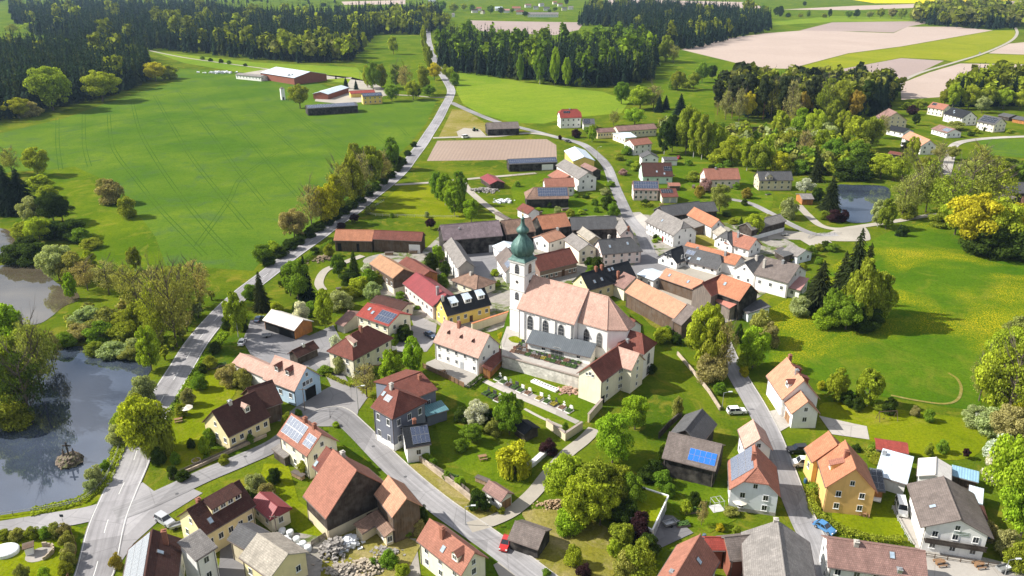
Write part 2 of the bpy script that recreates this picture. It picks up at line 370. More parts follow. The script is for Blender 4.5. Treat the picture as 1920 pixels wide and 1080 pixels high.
def smooth_line(pts, closed=False, n=6):
    P = [Vector((p[0], p[1])) for p in pts]; out = []; N = len(P)
    rng = range(N if closed else N-1)
    for i in rng:
        if closed: a, b, c, d = P[(i-1) % N], P[i], P[(i+1) % N], P[(i+2) % N]
        else: a, b, c, d = P[max(i-1, 0)], P[i], P[i+1], P[min(i+2, N-1)]
        for k in range(n):
            t = k/n
            out.append(.5*((2*b) + (c-a)*t + (2*a-5*b+4*c-d)*t*t + (-a+3*b-3*c+d)*t**3))
    if not closed: out.append(P[-1])
    return out
ZL = [0.02]
def nz_():
    ZL[0] += 0.0018; return ZL[0]
SHEETS = []
def sheet(name, px, mat, smooth=False, f='f', kind='structure', label=None, z=None):
    P = [U(fp(f, p)) for p in px]
    if smooth: P = smooth_line(P, True, 5)
    z = nz_() if z is None else z; m = MB(); m.face([(p[0], p[1], z) for p in P])
    me = m.mesh(name, mat)
    if me.polygons[0].normal.z < 0:
        m = MB(); m.face([(p[0], p[1], z) for p in reversed(P)]); me = m.mesh(name, mat)
    o = link(name, me); tag(o, label=label, kind=kind)
    SHEETS.append((name, [(p[0], p[1]) for p in P])); return o
def ribbon(pts, w, z, off=0.0, z1=None):
    """strip along world polyline"""
    m = MB(); L = []; R = []; n = len(pts); s = 0.0
    for i, p in enumerate(pts):
        a = pts[max(i-1, 0)]; b = pts[min(i+1, n-1)]; d = Vector((b[0]-a[0], b[1]-a[1])).normalized(); q = Vector((-d.y, d.x))
        c = Vector((p[0], p[1])) + q*off; L.append(c+q*w/2); R.append(c-q*w/2)
    for i in range(n-1):
        ds = (Vector(pts[i+1][:2])-Vector(pts[i][:2])).length
        m.face([(R[i].x, R[i].y, z), (R[i+1].x, R[i+1].y, z), (L[i+1].x, L[i+1].y, z), (L[i].x, L[i].y, z)], [(0, s), (0, s+ds), (1, s+ds), (1, s)]); s += ds
        if z1 is not None:
            for (A, B) in ((R[i], R[i+1]), (L[i+1], L[i])):
                m.face([(A.x, A.y, z1), (B.x, B.y, z1), (B.x, B.y, z), (A.x, A.y, z)])
    return m, L, R
ROADS = []
def road(name, px, w, mat, f='f', label=None, n=7, edge=0, dash=False, kerb=0, kf=0.0, zz=None):
    P = smooth_line([U(fp(f, p)) for p in px], False, n); z = nz_() if zz is None else zz
    m, L, R = ribbon(P, w, z); o = m.build(name, mat); tag(o, label=label, kind='structure')
    ROADS.append((P, w))
    if edge:
        for sgn in (-1, 1):
            k, _, _ = ribbon(P, .14, z+.012, sgn*(w/2-.25)); k.build('edge_line', PAINT, o)
    if dash:
        acc = 0.0; seg = []; on = True
        for i in range(len(P)-1):
            a, b = P[i], P[i+1]; d = (b-a).length; t = 0.0
            while t < d:
                need = (4.0 if on else 8.0) - acc
                if need > d-t:
                    if on: seg.append((a.lerp(b, t/d), b))
                    acc += d-t; break
                if on:
                    seg.append((a.lerp(b, t/d), a.lerp(b, (t+need)/d)))
                    if a.length < 420:
                        mm = MB()
                        for (u, v) in seg:
                            q, _, _ = ribbon([u, v], .15, z+.014)
                            mm.v2 = None
                            for fc in q.f: mm.face([q.v[ii] for ii in fc])
                        mm.build('centre_dash', PAINT, o)
                    seg = []
                t += need; acc = 0.0; on = not on
    if kerb:
        for sgn in ((-1, 1) if kerb == 2 else (kerb,)):
            k, _, _ = ribbon(P[int(len(P)*kf):], .22, z+.11, sgn*(w/2+.11), 0.0); k.build('kerb', plain('kerb_stone', (.42, .40, .37), .9), o)
    return o

# ------------------------------------------------------------------ ground, fields, water
m = MB(); m.face([(-9000, -200, 0), (9000, -200, 0), (9000, 14000, 0), (-9000, 14000, 0)])
tag(m.build('ground', G_LAWN, fix=False), kind='structure')
sheet('pasture_far', [(-300, 150), (300, 90), (700, 55), (1230, 90), (1300, 60), (2300, 60), (2300, -50), (-300, -50)], G_MEAD)
sheet('wheat_field', [(-260, 330), (-100, 268), (0, 250), (120, 222), (230, 183), (330, 152), (300, 128), (400, 132), (440, 138), (570, 145), (640, 175), (700, 192), (820, 186), (800, 230), (770, 268), (735, 300), (690, 345),
                      (620, 395), (560, 440), (500, 475), (475, 508), (385, 502), (310, 498), (292, 445), (268, 412), (240, 385), (190, 335), (140, 318), (80, 318), (20, 322), (-100, 345)], G_FIELD, label='large bright green field of young wheat')
sheet('pale_field', [(285, 97), (350, 103), (480, 117), (620, 124), (700, 128), (690, 158), (560, 150), (440, 134), (345, 118)], G_PALE)
sheet('meadow_behind_farm', [(660, 117), (690, 84), (705, 63), (790, 66), (803, 100), (815, 150), (822, 185), (770, 180), (720, 165), (690, 150)], G_MEAD)
sheet('left_pasture', [(75, 320), (140, 312), (190, 335), (240, 385), (268, 412), (292, 445), (312, 500), (250, 512), (190, 505), (170, 460), (110, 400), (95, 350)], G_MEAD)
sheet('field_beyond_road', [(862, 132), (960, 150), (1060, 165), (1130, 172), (1180, 190), (1165, 212), (1060, 222), (1020, 232), (960, 230), (900, 213), (868, 195), (855, 170)], G_PALE)
sheet('meadow_by_wood', [(1277, 93), (1380, 118), (1480, 130), (1640, 150), (1680, 165), (1600, 175), (1340, 195), (1340, 240), (1240, 215), (1225, 170), (1232, 120)], G_MEAD)
sheet('ploughed_field_large', [(1277, 93), (1360, 72), (1440, 62), (1522, 56), (1612, 60), (1675, 62), (1702, 50), (1790, 50), (1862, 57), (1690, 87), (1590, 100), (1480, 129), (1440, 128), (1380, 118)], SOIL1)
sheet('ploughed_field_mauve', [(1500, 57), (1560, 42), (1700, 40), (1755, 41), (1702, 50), (1675, 61), (1612, 59)], SOIL2)
sheet('yellow_strip_field', [(1482, 130), (1590, 101), (1690, 88), (1866, 57), (1902, 57), (1905, 66), (1895, 76), (1845, 98), (1788, 116), (1770, 112), (1690, 108), (1552, 134)], G_YEL)
sheet('ploughed_field_small', [(1553, 134), (1690, 109), (1770, 114), (1722, 137), (1686, 150), (1630, 144)], SOIL2)
sheet('ploughed_field_right', [(1688, 157), (1742, 136), (1800, 119), (1990, 122), (1990, 145), (1810, 148), (1765, 182), (1690, 187)], SOIL1)
sheet('green_field_right', [(1806, 117), (1850, 101), (1990, 106), (1990, 121)], G_YEL)
sheet('ploughed_field_far_right', [(1853, 100), (1892, 82), (1990, 72), (1990, 105)], SOIL1)
sheet('ploughed_field_by_village', [(875, 38), (960, 40), (1095, 42), (1085, 56), (1040, 66), (960, 62), (900, 58)], SOIL2)
sheet('soil_strip_far', [(1140, -2), (1400, 4), (1440, 16), (1300, 14), (1140, 10)], SOIL1)
sheet('soil_strip_top', [(1465, 18), (1600, 11), (1760, 6), (1990, 0), (1990, 8), (1760, 13), (1600, 19)], SOIL1)
sheet('rapeseed_field', [(1575, -4), (1640, 6), (1750, 6), (1860, 2), (2100, -8), (2100, -30), (1560, -14)], G_RAPE, label='yellow rapeseed field in bloom')
sheet('soil_strip_left', [(640, 3), (760, 0), (760, 8), (645, 9)], SOIL1)
sheet('far_field_pale', [(1440, 42), (1560, 30), (1720, 34), (1700, 40), (1560, 41), (1445, 48)], G_PALE)
sheet('tilled_plot', [(820, 264), (1025, 261), (1043, 272), (1044, 298), (945, 300), (800, 302)], SOIL3, label='small tilled brown plot beside the road')
sheet('mown_plot', [(848, 205), (870, 205), (912, 232), (915, 252), (840, 256), (822, 258), (835, 232)], G_DRY)
sheet('paddock', [(760, 346), (800, 346), (832, 352), (850, 380), (870, 405), (860, 412), (760, 408), (690, 400), (715, 380)], G_BRIGHT, True)
sheet('dandelion_meadow', [(1625, 455), (1700, 425), (1800, 420), (2150, 500), (2150, 640), (1880, 640), (1840, 700), (1830, 765), (1700, 750), (1600, 735), (1540, 715), (1445, 685), (1385, 640), (1430, 590), (1500, 545), (1560, 500)], G_DAND, True, label='meadow full of yellow dandelions')
sheet('orchard_lawn', [(1545, 755), (1700, 770), (1840, 795), (1835, 850), (1760, 862), (1640, 830), (1560, 800)], G_BRIGHT, True)
sheet('garden_lawn', [(815, 790), (880, 800), (960, 850), (1005, 880), (975, 915), (920, 905), (870, 885), (830, 850)], G_MEAD)
sheet('garden_lawn_west', [(385, 700), (440, 690), (440, 740), (395, 780), (380, 860), (330, 885), (300, 870), (320, 800), (350, 740)], G_BRIGHT, True)
sheet('corner_lawn', [(-60, 1000), (60, 990), (120, 985), (160, 995), (160, 1030), (140, 1100), (-100, 1100)], G_BRIGHT, True)
sheet('verge_wedge', [(150, 990), (166, 1000), (165, 1012), (143, 1090), (120, 1090), (140, 1030)], G_MEAD)
sheet('dry_bank', [(765, 872), (790, 868), (850, 915), (905, 955), (950, 945), (945, 958), (885, 980), (830, 940), (775, 895)], G_DRY)
sheet('yard_lawn', [(495, 870), (540, 870), (560, 940), (625, 985), (600, 1010), (580, 1020), (545, 985), (520, 945), (480, 920)], G_BRIGHT)
sheet('field_hamlet', [(1830, 262), (1990, 258), (1990, 300), (1860, 292)], G_FIELD)
sheet('house_lawn', [(1560, 960), (1640, 940), (1672, 940), (1695, 1000), (1690, 1020), (1600, 1005), (1560, 985)], G_BRIGHT)
sheet('orchard_slope', [(980, 960), (1060, 960), (1150, 1000), (1150, 1080), (1010, 1080), (1010, 1010)], G_DRY, True)
sheet('garden_under_trees', [(1250, 910), (1370, 900), (1380, 975), (1330, 1000), (1260, 960)], G_MEAD)
sheet('bank_grass', [(215, 830), (238, 805), (260, 790), (240, 850), (205, 925), (160, 955), (80, 968), (-60, 980), (-60, 968), (60, 958), (150, 938), (190, 905)], G_BRIGHT)
sheet('north_gardens', [(1060, 300), (1130, 320), (1160, 400), (1150, 410), (1060, 410), (980, 400), (960, 350), (1000, 330)], G_MEAD, True)
sheet('east_gardens', [(1210, 300), (1300, 290), (1420, 330), (1450, 370), (1420, 400), (1290, 375), (1220, 370)], G_MEAD, True)
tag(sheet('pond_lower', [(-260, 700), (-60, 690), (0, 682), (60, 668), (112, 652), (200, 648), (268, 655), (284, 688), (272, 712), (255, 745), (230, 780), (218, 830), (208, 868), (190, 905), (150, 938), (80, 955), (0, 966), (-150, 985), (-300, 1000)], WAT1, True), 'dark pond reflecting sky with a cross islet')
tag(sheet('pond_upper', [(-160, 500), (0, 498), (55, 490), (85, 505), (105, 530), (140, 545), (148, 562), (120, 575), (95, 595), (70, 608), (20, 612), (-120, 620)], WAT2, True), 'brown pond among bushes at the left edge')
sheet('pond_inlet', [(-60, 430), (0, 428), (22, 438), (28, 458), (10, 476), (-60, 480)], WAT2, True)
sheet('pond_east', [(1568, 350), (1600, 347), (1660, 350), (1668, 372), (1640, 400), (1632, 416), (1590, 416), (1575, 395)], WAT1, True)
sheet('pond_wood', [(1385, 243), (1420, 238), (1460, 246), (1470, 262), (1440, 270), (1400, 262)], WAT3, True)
# ------------------------------------------------------------------ roads and paved places
MAIN = [(120, 1180), (150, 1110), (176, 1080), (200, 985), (222, 930), (247, 875), (262, 832), (285, 785), (309, 740), (340, 690), (371, 640), (413, 590), (455, 550), (500, 515), (545, 480), (592, 447), (628, 420), (665, 395), (695, 370),
        (727, 345), (754, 320), (773, 295), (792, 270), (806, 248), (821, 225), (834, 200), (842, 185), (846, 170), (839, 155), (829, 140), (821, 125), (814, 108), (806, 85), (803, 62), (806, 40)]
sheet('junction_paving', [(165, 960), (215, 930), (268, 905), (300, 930), (335, 905), (380, 925), (300, 975), (250, 1020), (212, 1078), (190, 1090), (170, 1030)], ASPH)
sheet('village_square', [(600, 735), (640, 715), (668, 725), (690, 745), (672, 770), (668, 790), (690, 830), (660, 815), (640, 800), (600, 800), (560, 795), (520, 790), (560, 760)], ASPH2)
sheet('garage_yard', [(470, 600), (500, 605), (580, 630), (625, 610), (640, 640), (620, 680), (600, 700), (560, 680), (520, 690), (470, 665), (455, 640)], ASPH3)
sheet('parsonage_yard', [(770, 560), (800, 580), (820, 600), (815, 640), (800, 660), (745, 660), (740, 640), (775, 610), (765, 580)], ASPH2)
sheet('church_street', [(900, 500), (930, 520), (950, 560), (955, 610), (940, 615), (905, 600), (860, 610), (850, 590), (900, 570), (915, 545), (895, 520)], ASPH3)
sheet('village_core_ground', [(790, 470), (830, 440), (900, 418), (1060, 408), (1190, 402), (1290, 412), (1400, 425), (1500, 465), (1480, 520), (1420, 560), (1380, 600), (1290, 605), (1190, 545), (1100, 532), (1000, 540), (950, 610), (870, 625), (800, 600), (740, 580), (700, 560), (720, 520), (680, 490), (720, 475)], YARD, True)
sheet('yard_south', [(430, 1000), (560, 1000), (620, 1010), (780, 1010), (790, 1090), (400, 1090)], YARD)
sheet('core_courtyard', [(825, 470), (850, 462), (900, 470), (960, 455), (1000, 470), (1010, 500), (985, 520), (930, 520), (900, 545), (870, 545), (850, 500)], ASPH3)
sheet('core_courtyard_north', [(1000, 440), (1060, 432), (1180, 430), (1200, 470), (1120, 470), (1100, 500), (1040, 490)], GRAVEL)
sheet('core_courtyard_east', [(1195, 520), (1260, 500), (1300, 470), (1360, 440), (1400, 440), (1400, 470), (1470, 520), (1440, 545), (1380, 560), (1330, 590), (1250, 560)], GRAVEL)
sheet('garden_courtyard_east', [(1270, 430), (1330, 430), (1380, 445), (1340, 470), (1290, 460)], G_DRY)
sheet('choir_court', [(1185, 575), (1210, 560), (1260, 590), (1300, 620), (1270, 640), (1220, 610)], G_DRY)
sheet('upper_square', [(1185, 415), (1212, 425), (1215, 445), (1225, 470), (1245, 490), (1262, 500), (1235, 510), (1190, 515), (1180, 505), (1200, 485), (1200, 460), (1190, 435)], ASPH3)
sheet('square_forecourt', [(1165, 400), (1200, 398), (1215, 410), (1212, 430), (1180, 420)], PAVE)
sheet('pond_turning_place', [(1590, 425), (1620, 425), (1632, 445), (1622, 452), (1560, 452), (1540, 445), (1565, 432)], GRAVEL, True)
sheet('yard_east', [(1440, 430), (1500, 435), (1540, 440), (1560, 455), (1530, 468), (1500, 450), (1440, 448)], GRAVEL)
sheet('parsonage_terrace', [(800, 680), (820, 672), (905, 708), (880, 728), (865, 722), (795, 690)], PAVE)
sheet('farm_gravel_yard', [(856, 247), (870, 240), (900, 243), (912, 255), (860, 258)], GRAVEL)
sheet('far_farm_yard', [(440, 140), (520, 150), (600, 150), (660, 145), (650, 160), (600, 170), (590, 190), (640, 195), (700, 190), (720, 180), (740, 178), (700, 155), (600, 140), (500, 130)], GRAVEL)
sheet('east_yard_paving', [(1528, 985), (1560, 1000), (1548, 1060), (1545, 1090), (1510, 1090), (1505, 1010)], ASPH2)
sheet('south_yard', [(1235, 965), (1262, 968), (1300, 1000), (1235, 1030), (1200, 1090), (1160, 1090), (1215, 1010)], ASPH3)
sheet('drive_paving', [(1672, 950), (1690, 945), (1735, 1020), (1712, 1022)], PAVE)
sheet('front_yard_east', [(1715, 1020), (1800, 1035), (1920, 1065), (1920, 1100), (1720, 1100)], PAVE)
sheet('barn_forecourt', [(960, 1040), (1012, 1052), (990, 1090), (940, 1090), (925, 1060)], GRAVEL)
sheet('house_drive', [(1430, 775), (1470, 765), (1480, 800), (1445, 820)], PAVE)
sheet('rear_drive', [(1535, 780), (1600, 795), (1625, 800), (1630, 825), (1560, 815)], PAVE)
sheet('rubble_yard', [(610, 1010), (700, 985), (790, 1020), (760, 1080), (600, 1090)], G_DRY)
sheet('courtyard_bottom', [(415, 1000), (480, 1010), (470, 1090), (410, 1090)], ASPH3)
road('side_road', [(-120, 1012), (0, 993), (90, 978), (165, 965), (225, 945)], 5.2, ASPH)
road('main_road', MAIN, 6.9, ASPHR, edge=1, dash=True, label='grey country road with white edge lines winding past the village')
road('village_street', [(215, 965), (270, 945), (330, 918), (385, 892), (450, 865), (510, 838), (548, 812), (590, 785), (630, 775), (668, 805), (720, 858), (768, 903), (825, 950), (885, 992), (945, 1035), (1010, 1085), (1050, 1115)], 5.2, ASPHV, kerb=1, kf=.45)
road('back_lane', [(640, 760), (640, 730), (625, 700), (600, 672)], 4.5, ASPH2)
road('gravel_lane', [(880, 990), (920, 978), (962, 958), (1000, 925), (1028, 890), (1062, 852), (1092, 828), (1115, 805)], 3.2, GRAVEL)
road('east_street', [(1352, 640), (1368, 678), (1388, 715), (1412, 755), (1438, 805), (1460, 860), (1482, 920), (1505, 975), (1530, 1030), (1545, 1100)], 5.0, ASPHV, kerb=1)
road('north_street', [(845, 192), (880, 208), (930, 228), (985, 242), (1045, 258), (1090, 270), (1118, 290), (1138, 312), (1152, 348), (1168, 385), (1182, 412), (1205, 440), (1216, 475)], 5.2, ASPHV)
road('farm_track', [(812, 259), (870, 257), (930, 256), (990, 250), (1040, 256)], 4.0, GRAVEL)
road('paddock_track', [(740, 347), (790, 344), (850, 339), (900, 334), (960, 329), (1005, 325)], 3.2, GRAVEL)
road('barn_track', [(868, 342), (880, 358), (905, 380), (935, 402), (950, 412)], 3.4, GRAVEL)
road('pond_path', [(1497, 385), (1515, 404), (1540, 424), (1575, 430), (1620, 424), (1680, 415), (1745, 404), (1800, 400)], 3.4, GRAVEL)
road('east_lane', [(1340, 370), (1400, 380), (1440, 398), (1490, 425), (1530, 440), (1570, 440)], 3.6, ASPH2)
road('hamlet_road', [(1772, 330), (1780, 300), (1790, 272), (1830, 262), (1900, 257), (2000, 254)], 5.0, PAVE)
road('field_track', [(1672, 172), (1686, 157), (1722, 138), (1790, 117), (1850, 98), (1895, 77), (1907, 63), (1904, 52)], 4.0, GRAVEL)
road('meadow_path', [(280, 95), (345, 108), (430, 120), (520, 132), (620, 145)], 3.0, GRAVEL)
road('garden_path', [(605, 545), (598, 530), (610, 508), (640, 495), (680, 480)], 3.0, GRAVEL)
road('meadow_rut', [(1778, 700), (1795, 712), (1802, 730), (1795, 750), (1770, 758), (1720, 752), (1670, 742)], .7, G_DRY)
road('farm_access', [(845, 182), (815, 183), (780, 180), (740, 178)], 3.2, GRAVEL)
# ------------------------------------------------------------------ shared window, door, panel meshes
def _win_meshes():
    f = MB(); t = .075
    f.box(-.5, .5, -.07, 0, -t/2-.5+t/2, -.5+t); f.box(-.5, .5, -.07, 0, .5-t, .5); f.box(-.5, -.5+t, -.07, 0, -.5+t, .5-t); f.box(.5-t, .5, -.07, 0, -.5+t, .5-t)
    f.box(-.02, .02, -.05, 0, -.5+t, .5-t); f.box(-.56, .56, -.14, 0, -.56, -.505)
    p = MB(); p.box(-.5+t, .5-t, -.035, -.004, -.5+t, .5-t)
    return f.mesh('window', M_FRAME), p.mesh('pane', glass_mat())
WIN_F, WIN_P = _win_meshes()
def _arch_meshes():
    f = MB(); p = MB(); n = 10
    pts = [(-.5, -.5)] + [(-.5*math.cos(math.pi*k/n), .1 + .4*math.sin(math.pi*k/n)) for k in range(n+1)] + [(.5, -.5)]
    f.face([(x*1.22, -.02, z*1.1) for x, z in pts]); p.face([(x, -.06, z) for x, z in pts])
    for a, b in zip(pts, pts[1:]+pts[:1]): f.face([(a[0]*1.22, -.02, a[1]*1.1), (b[0]*1.22, -.02, b[1]*1.1), (b[0], -.065, b[1]), (a[0], -.065, a[1])])
    for x in (-.17, .17): f.box(x-.015, x+.015, -.09, -.06, -.48, .42)
    for z in (-.25, .0, .25): f.box(-.48, .48, -.085, -.062, z-.01, z+.01)
    return f.mesh('arched_window', plain('lead_frame', (.30, .30, .30), .6)), p.mesh('pane', glass_mat())
ARCH_F, ARCH_P = _arch_meshes()
def _door_mesh(mat, name):
    d = MB(); d.box(-.5, .5, -.06, 0, 0, 1); 
    for x in (-.25, .25):
        for z in (.12, .55): d.box(x-.17, x+.17, -.075, -.06, z, z+.3)
    return d.mesh(name, mat)
DOORM = {}
def door_mesh(c):
    if c not in DOORM:
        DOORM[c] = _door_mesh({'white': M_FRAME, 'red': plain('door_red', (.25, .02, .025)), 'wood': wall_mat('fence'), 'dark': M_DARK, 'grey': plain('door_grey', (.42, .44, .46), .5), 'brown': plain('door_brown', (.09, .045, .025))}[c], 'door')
    return DOORM[c]
PANELS = {}
def panel_mesh(kind):
    if kind not in PANELS:
        m = MB(); m.box(-.5, .5, -.5, .5, 0, .05); me = m
        P = [(-.48, -.485, .056), (.48, -.485, .056), (.48, .485, .056), (-.48, .485, .056)]
        m.face(P, [(0, 0), (1, 0), (1, 1), (0, 1)], 1)
        PANELS[kind] = m.mesh('solar_panel', [plain('panel_frame', (.42, .43, .45), .4, .3), solar_mat(kind)])
    return PANELS[kind]
_sk = MB(); _sk.box(-.5, .5, -.5, .5, 0, .1); SKY_F = _sk.mesh('skylight', M_GUT)
_sk = MB(); _sk.box(-.4, .4, -.42, .42, .1, .115); SKY_P = _sk.mesh('pane', plain('skylight_glass', (.30, .38, .46), .1, spec=.6))
CAMP = Vector((0, 0, CAMH))
FOOT = []          # footprints, so that planting keeps clear of walls

def frame_on(wall_pt, tangent, normal):
    X = Vector(tangent).normalized(); N = Vector(normal).normalized(); Y = -N; Z = X.cross(Y)
    M = Matrix.Identity(4)
    for i, a in enumerate((X, Y, Z)):
        for j in range(3): M[j][i] = a[j]
    M.translation = Vector(wall_pt); return M

DBG = False
class House: pass
def b(f, A, B, E, he, p, roof, wall, label=None, name='house', cat=None, st=2, ends=(0, 0), dE=None, z0=0.0, into=None, ov=.45, hwF=None, win='auto', chim=(), sky=(), solar=(), dorm=(),
      door=None, doors=(), base=None, gutter=True, wsize=(1.05, 1.35), group=None, gable=None, open_side=False, nwin=None, th=.22):
    a, bb, e = fp(f, A), fp(f, B), fp(f, E)
    h = House()
    if isinstance(he, tuple): he = max(2.0, min(14.0, height_between(fp(f, he), e, z0)))
    tp = math.tan(math.radians(p)); hr = he + 3
    Ew = U(e, z0+he)
    best = None; s0 = None
    for k in range(341):
        hw_ = .8 + k*.05; hr = he + hw_*tp
        Aw, Bw = U(a, z0+hr), U(bb, z0+hr); d = Vector((Bw.x-Aw.x, Bw.y-Aw.y)); L = d.length; d.normalize(); q = Vector((-d.y, d.x))
        y = (Vector((Ew.x, Ew.y))-Vector((Aw.x, Aw.y))).dot(q); err = abs(abs(y)-hw_)
        sg_ = 1 if y > 0 else -1; s0 = s0 or sg_
        if sg_ != s0: break
        if best is None or err < best[0]: best = (err, hw_, hr, Aw, Bw, L, d, q, 1 if y > 0 else -1)
    _, hw, hr, Aw, Bw, L, d, q, s = best
    if hw > 12 or L > 60: print('BIG', label, round(L,1), round(hw,1), round(he,1), round(hr,1))
    if DBG: print('H %-70s L%.1f w%.1f he%.1f hr%.1f' % (label, L, 2*hw, he, hr))
    mid = (Aw+Bw)/2; xe = (Vector((Ew.x, Ew.y)) - Vector((mid.x, mid.y))).dot(d)
    # hipped and half-hipped ends: fraction of the slope that is hipped, run out beyond the ridge end
    fa, fb = ends; da = fa*hw*.9; db = fb*hw*.9
    if dE is not None:
        if fa == 1: da = dE
        if fb == 1: db = dE
    elif fa == 1 and xe < -L/2: da = max(.8, -L/2-xe)
    elif fb == 1 and xe > L/2: db = max(.8, xe-L/2)
    if dE is None and fa == 1 and fb == 1: da = db = max(da, db) if (abs(xe) > L/2) else hw*.9
    rz = math.atan2(d.y, d.x)
    M = Matrix.Translation((mid.x, mid.y, z0)) @ Matrix.Rotation(rz, 4, 'Z')
    if into is None:
        root = empty(name, (mid.x, mid.y, z0), rz); tag(root, label, cat or name.replace('_', ' '), group)
        K = Matrix.Identity(4); pre = ''
    else:
        root = into.root; K = into.M.inverted() @ M; pre = 'wing_'
    h.root, h.M, h.he, h.hr, h.hw, h.L, h.s = root, M, he, hr, hw, L, s
    hF = hw if hwF is None else hwF
    yE, yF = s*hw, -s*hF
    zF = hr - (hF/hw)*(hr-he)
    def zs(y): return hr - abs(y)/hw*(hr-he)
    xa, xb = -L/2, L/2; ea, eb = xa-da, xb+db
    # ---- roof
    m = MB(); sl_ = math.hypot(hw, hr-he)/hw
    def slope(ys):
        pts = [(xa, 0, hr), (xb, 0, hr)]; w = abs(ys)
        if fb > 0 and fb < 1: pts.append((eb, ys*fb, zs(w*fb)))
        pts.append((eb, ys, zs(w)) if True else None); pts.append((ea, ys, zs(w)))
        if fa > 0 and fa < 1: pts.append((ea, ys*fa, zs(w*fa)))
        return pts
    polys = []
    for ys in (yE, yF):
        if abs(ys) < .05: continue
        P = slope(ys); polys.append((P, [(q_[0], abs(q_[1])*sl_) for q_ in P]))
    for (fr, xr, ex) in ((fa, xa, ea), (fb, xb, eb)):
        if fr > 0:
            P = [(xr, 0, hr), (ex, yE*fr, zs(abs(yE)*fr)), (ex, yF*fr, zs(abs(yF)*fr))]
            polys.append((P, [(q_[1], math.hypot(q_[0]-xr, hr-q_[2])) for q_ in P]))
    for P, uv in polys:
        m.face(P, uv); m.face([(x_, y_, z_-th) for x_, y_, z_ in reversed(P)])
    edge = []
    for (ys, sg) in ((yE, 1), (yF, -1)):
        if abs(ys) >= .05: edge.append([(ea, ys, zs(ys)), (eb, ys, zs(ys))])
        else: edge.append([(xa, 0, hr), (xb, 0, hr)])
    for (fr, xr, ex) in ((fa, xa, ea), (fb, xb, eb)):
        for ys in (yE, yF):
            if fr < 1 and abs(ys) > .05: edge.append([(ex if fr > 0 else xr, ys*fr, zs(abs(ys)*fr)), (ex, ys, zs(ys))])
        if fr > 0: edge.append([(ex, yE*fr, zs(abs(yE)*fr)), (ex, yF*fr, zs(abs(yF)*fr))])
    for (P, Q) in edge: m.face([P, Q, (Q[0], Q[1], Q[2]-th), (P[0], P[1], P[2]-th)], [(0, 0), (.1, 0), (.1, .1), (0, .1)])
    ro = m.build(pre+'roof', roof_mat(roof), root); ro.matrix_basis = K
    # ridge and hips
    if hwF is None and p > 14:
        r = MB(); r.tube((xa, 0, hr+.02), (xb, 0, hr+.02), .13, n=5)
        for (fr, xr, ex) in ((fa, xa, ea), (fb, xb, eb)):
            if fr > 0:
                for ys in (yE, yF): r.tube((xr, 0, hr+.02), (ex, ys*fr, zs(abs(ys)*fr)+.02), .11, n=5)
        c = r.build('ridge_cap', roof_mat(roof) if roof in METAL else plain('ridge_'+roof, mul(ROOF[roof], .85), .85), ro, fix=False)
    if gutter:
        for ys in (yE, yF):
            if abs(ys) < .05: continue
            g = MB(); g.box(ea+.05, eb-.05, ys-.07+.06*(1 if ys > 0 else -1), ys+.07+.06*(1 if ys > 0 else -1), zs(ys)-th-.02, zs(ys)-th+.12); g.build('gutter', M_GUT, ro, fix=False)
    if gutter and he > 4.2 and into is None:
        for xx in (ea+.6, eb-.6):
            g = MB(); g.tube((xx, yE-(ov-.07)*(1 if yE > 0 else -1), -.1), (xx, yE-(ov-.07)*(1 if yE > 0 else -1), zs(yE)-th), .06, n=5, cap=False); g.build('downpipe', M_GUT, root, fix=False)
    # ---- walls
    og = .35 if fa == 0 else .45; ogb = .35 if fb == 0 else .45
    wx0, wx1 = ea+og, eb-ogb; wE, wF = yE-(ov if yE > 0 else -ov), (yF-(ov if yF > 0 else -ov) if hF > 1 else 0.0)
    def zu(y): return zs(y)-th-.02
    m = MB(); zb = -.4
    def endpoly(x, fr):
        top = hr-th-.02 if fr == 0 else zs(abs(yE)*fr)-th-.05
        P = [(x, wE, zb), (x, wE, zu(wE))]
        yk = abs(yE)*fr
        if fr < 1:
            if fr == 0: P.append((x, 0, top))
            else: P += [(x, math.copysign(yk, wE), zu(yk)), (x, math.copysign(yk, wF if wF else -wE), zu(yk))]
        P += [(x, wF, zu(wF)), (x, wF, zb)]
        return P
    PA, PB = endpoly(wx0, fa), endpoly(wx1, fb)
    gi = 1 if gable else 0
    m.face(PA, mi=gi); m.face(PB, mi=gi)
    m.face([(wx0, wE, zb), (wx1, wE, zb), (wx1, wE, zu(wE)), (wx0, wE, zu(wE))]); m.face([(wx0, wF, zb), (wx1, wF, zb), (wx1, wF, zu(wF)), (wx0, wF, zu(wF))])
    wo = m.build(pre+'wall', [wall_mat(wall)] + ([wall_mat(gable)] if gable else []), root); wo.matrix_basis = K
    if base:
        bm_ = MB(); bm_.box(wx0-.04, wx1+.04, min(wE, wF)-.04, max(wE, wF)+.04, -.4, base[0]); o = bm_.build(pre+'plinth', wall_mat(base[1]), root, fix=False); o.matrix_basis = K
    R2 = M.to_3x3(); ctr = M.translation
    def faces_cam(n, pt): return (R2 @ Vector(n)).dot(CAMP - M @ Vector(pt)) > 0
    def put(mesh, nm, pt, tan, nrm, w, hh, pane=None, parent=None):
        o = link(nm, mesh, root); o.matrix_basis = K @ frame_on(pt, tan, nrm) @ Matrix.Diagonal((w, 1, hh, 1))
        if pane is not None: link('pane', pane, o)
        return o
    # ---- windows
    sides = {'E': ((0, wE), (1, 0, 0), (0, 1 if wE > 0 else -1, 0), wx1-wx0, zu(wE)), 'F': ((0, wF), (1, 0, 0), (0, 1 if wF > wE else -1, 0), wx1-wx0, zu(wF)),
             'A': ((wx0, None), (0, 1, 0), (-1, 0, 0), abs(wE-wF), zu(wE)), 'B': ((wx1, None), (0, 1, 0), (1, 0, 0), abs(wE-wF), zu(wE))}
    taken = {}
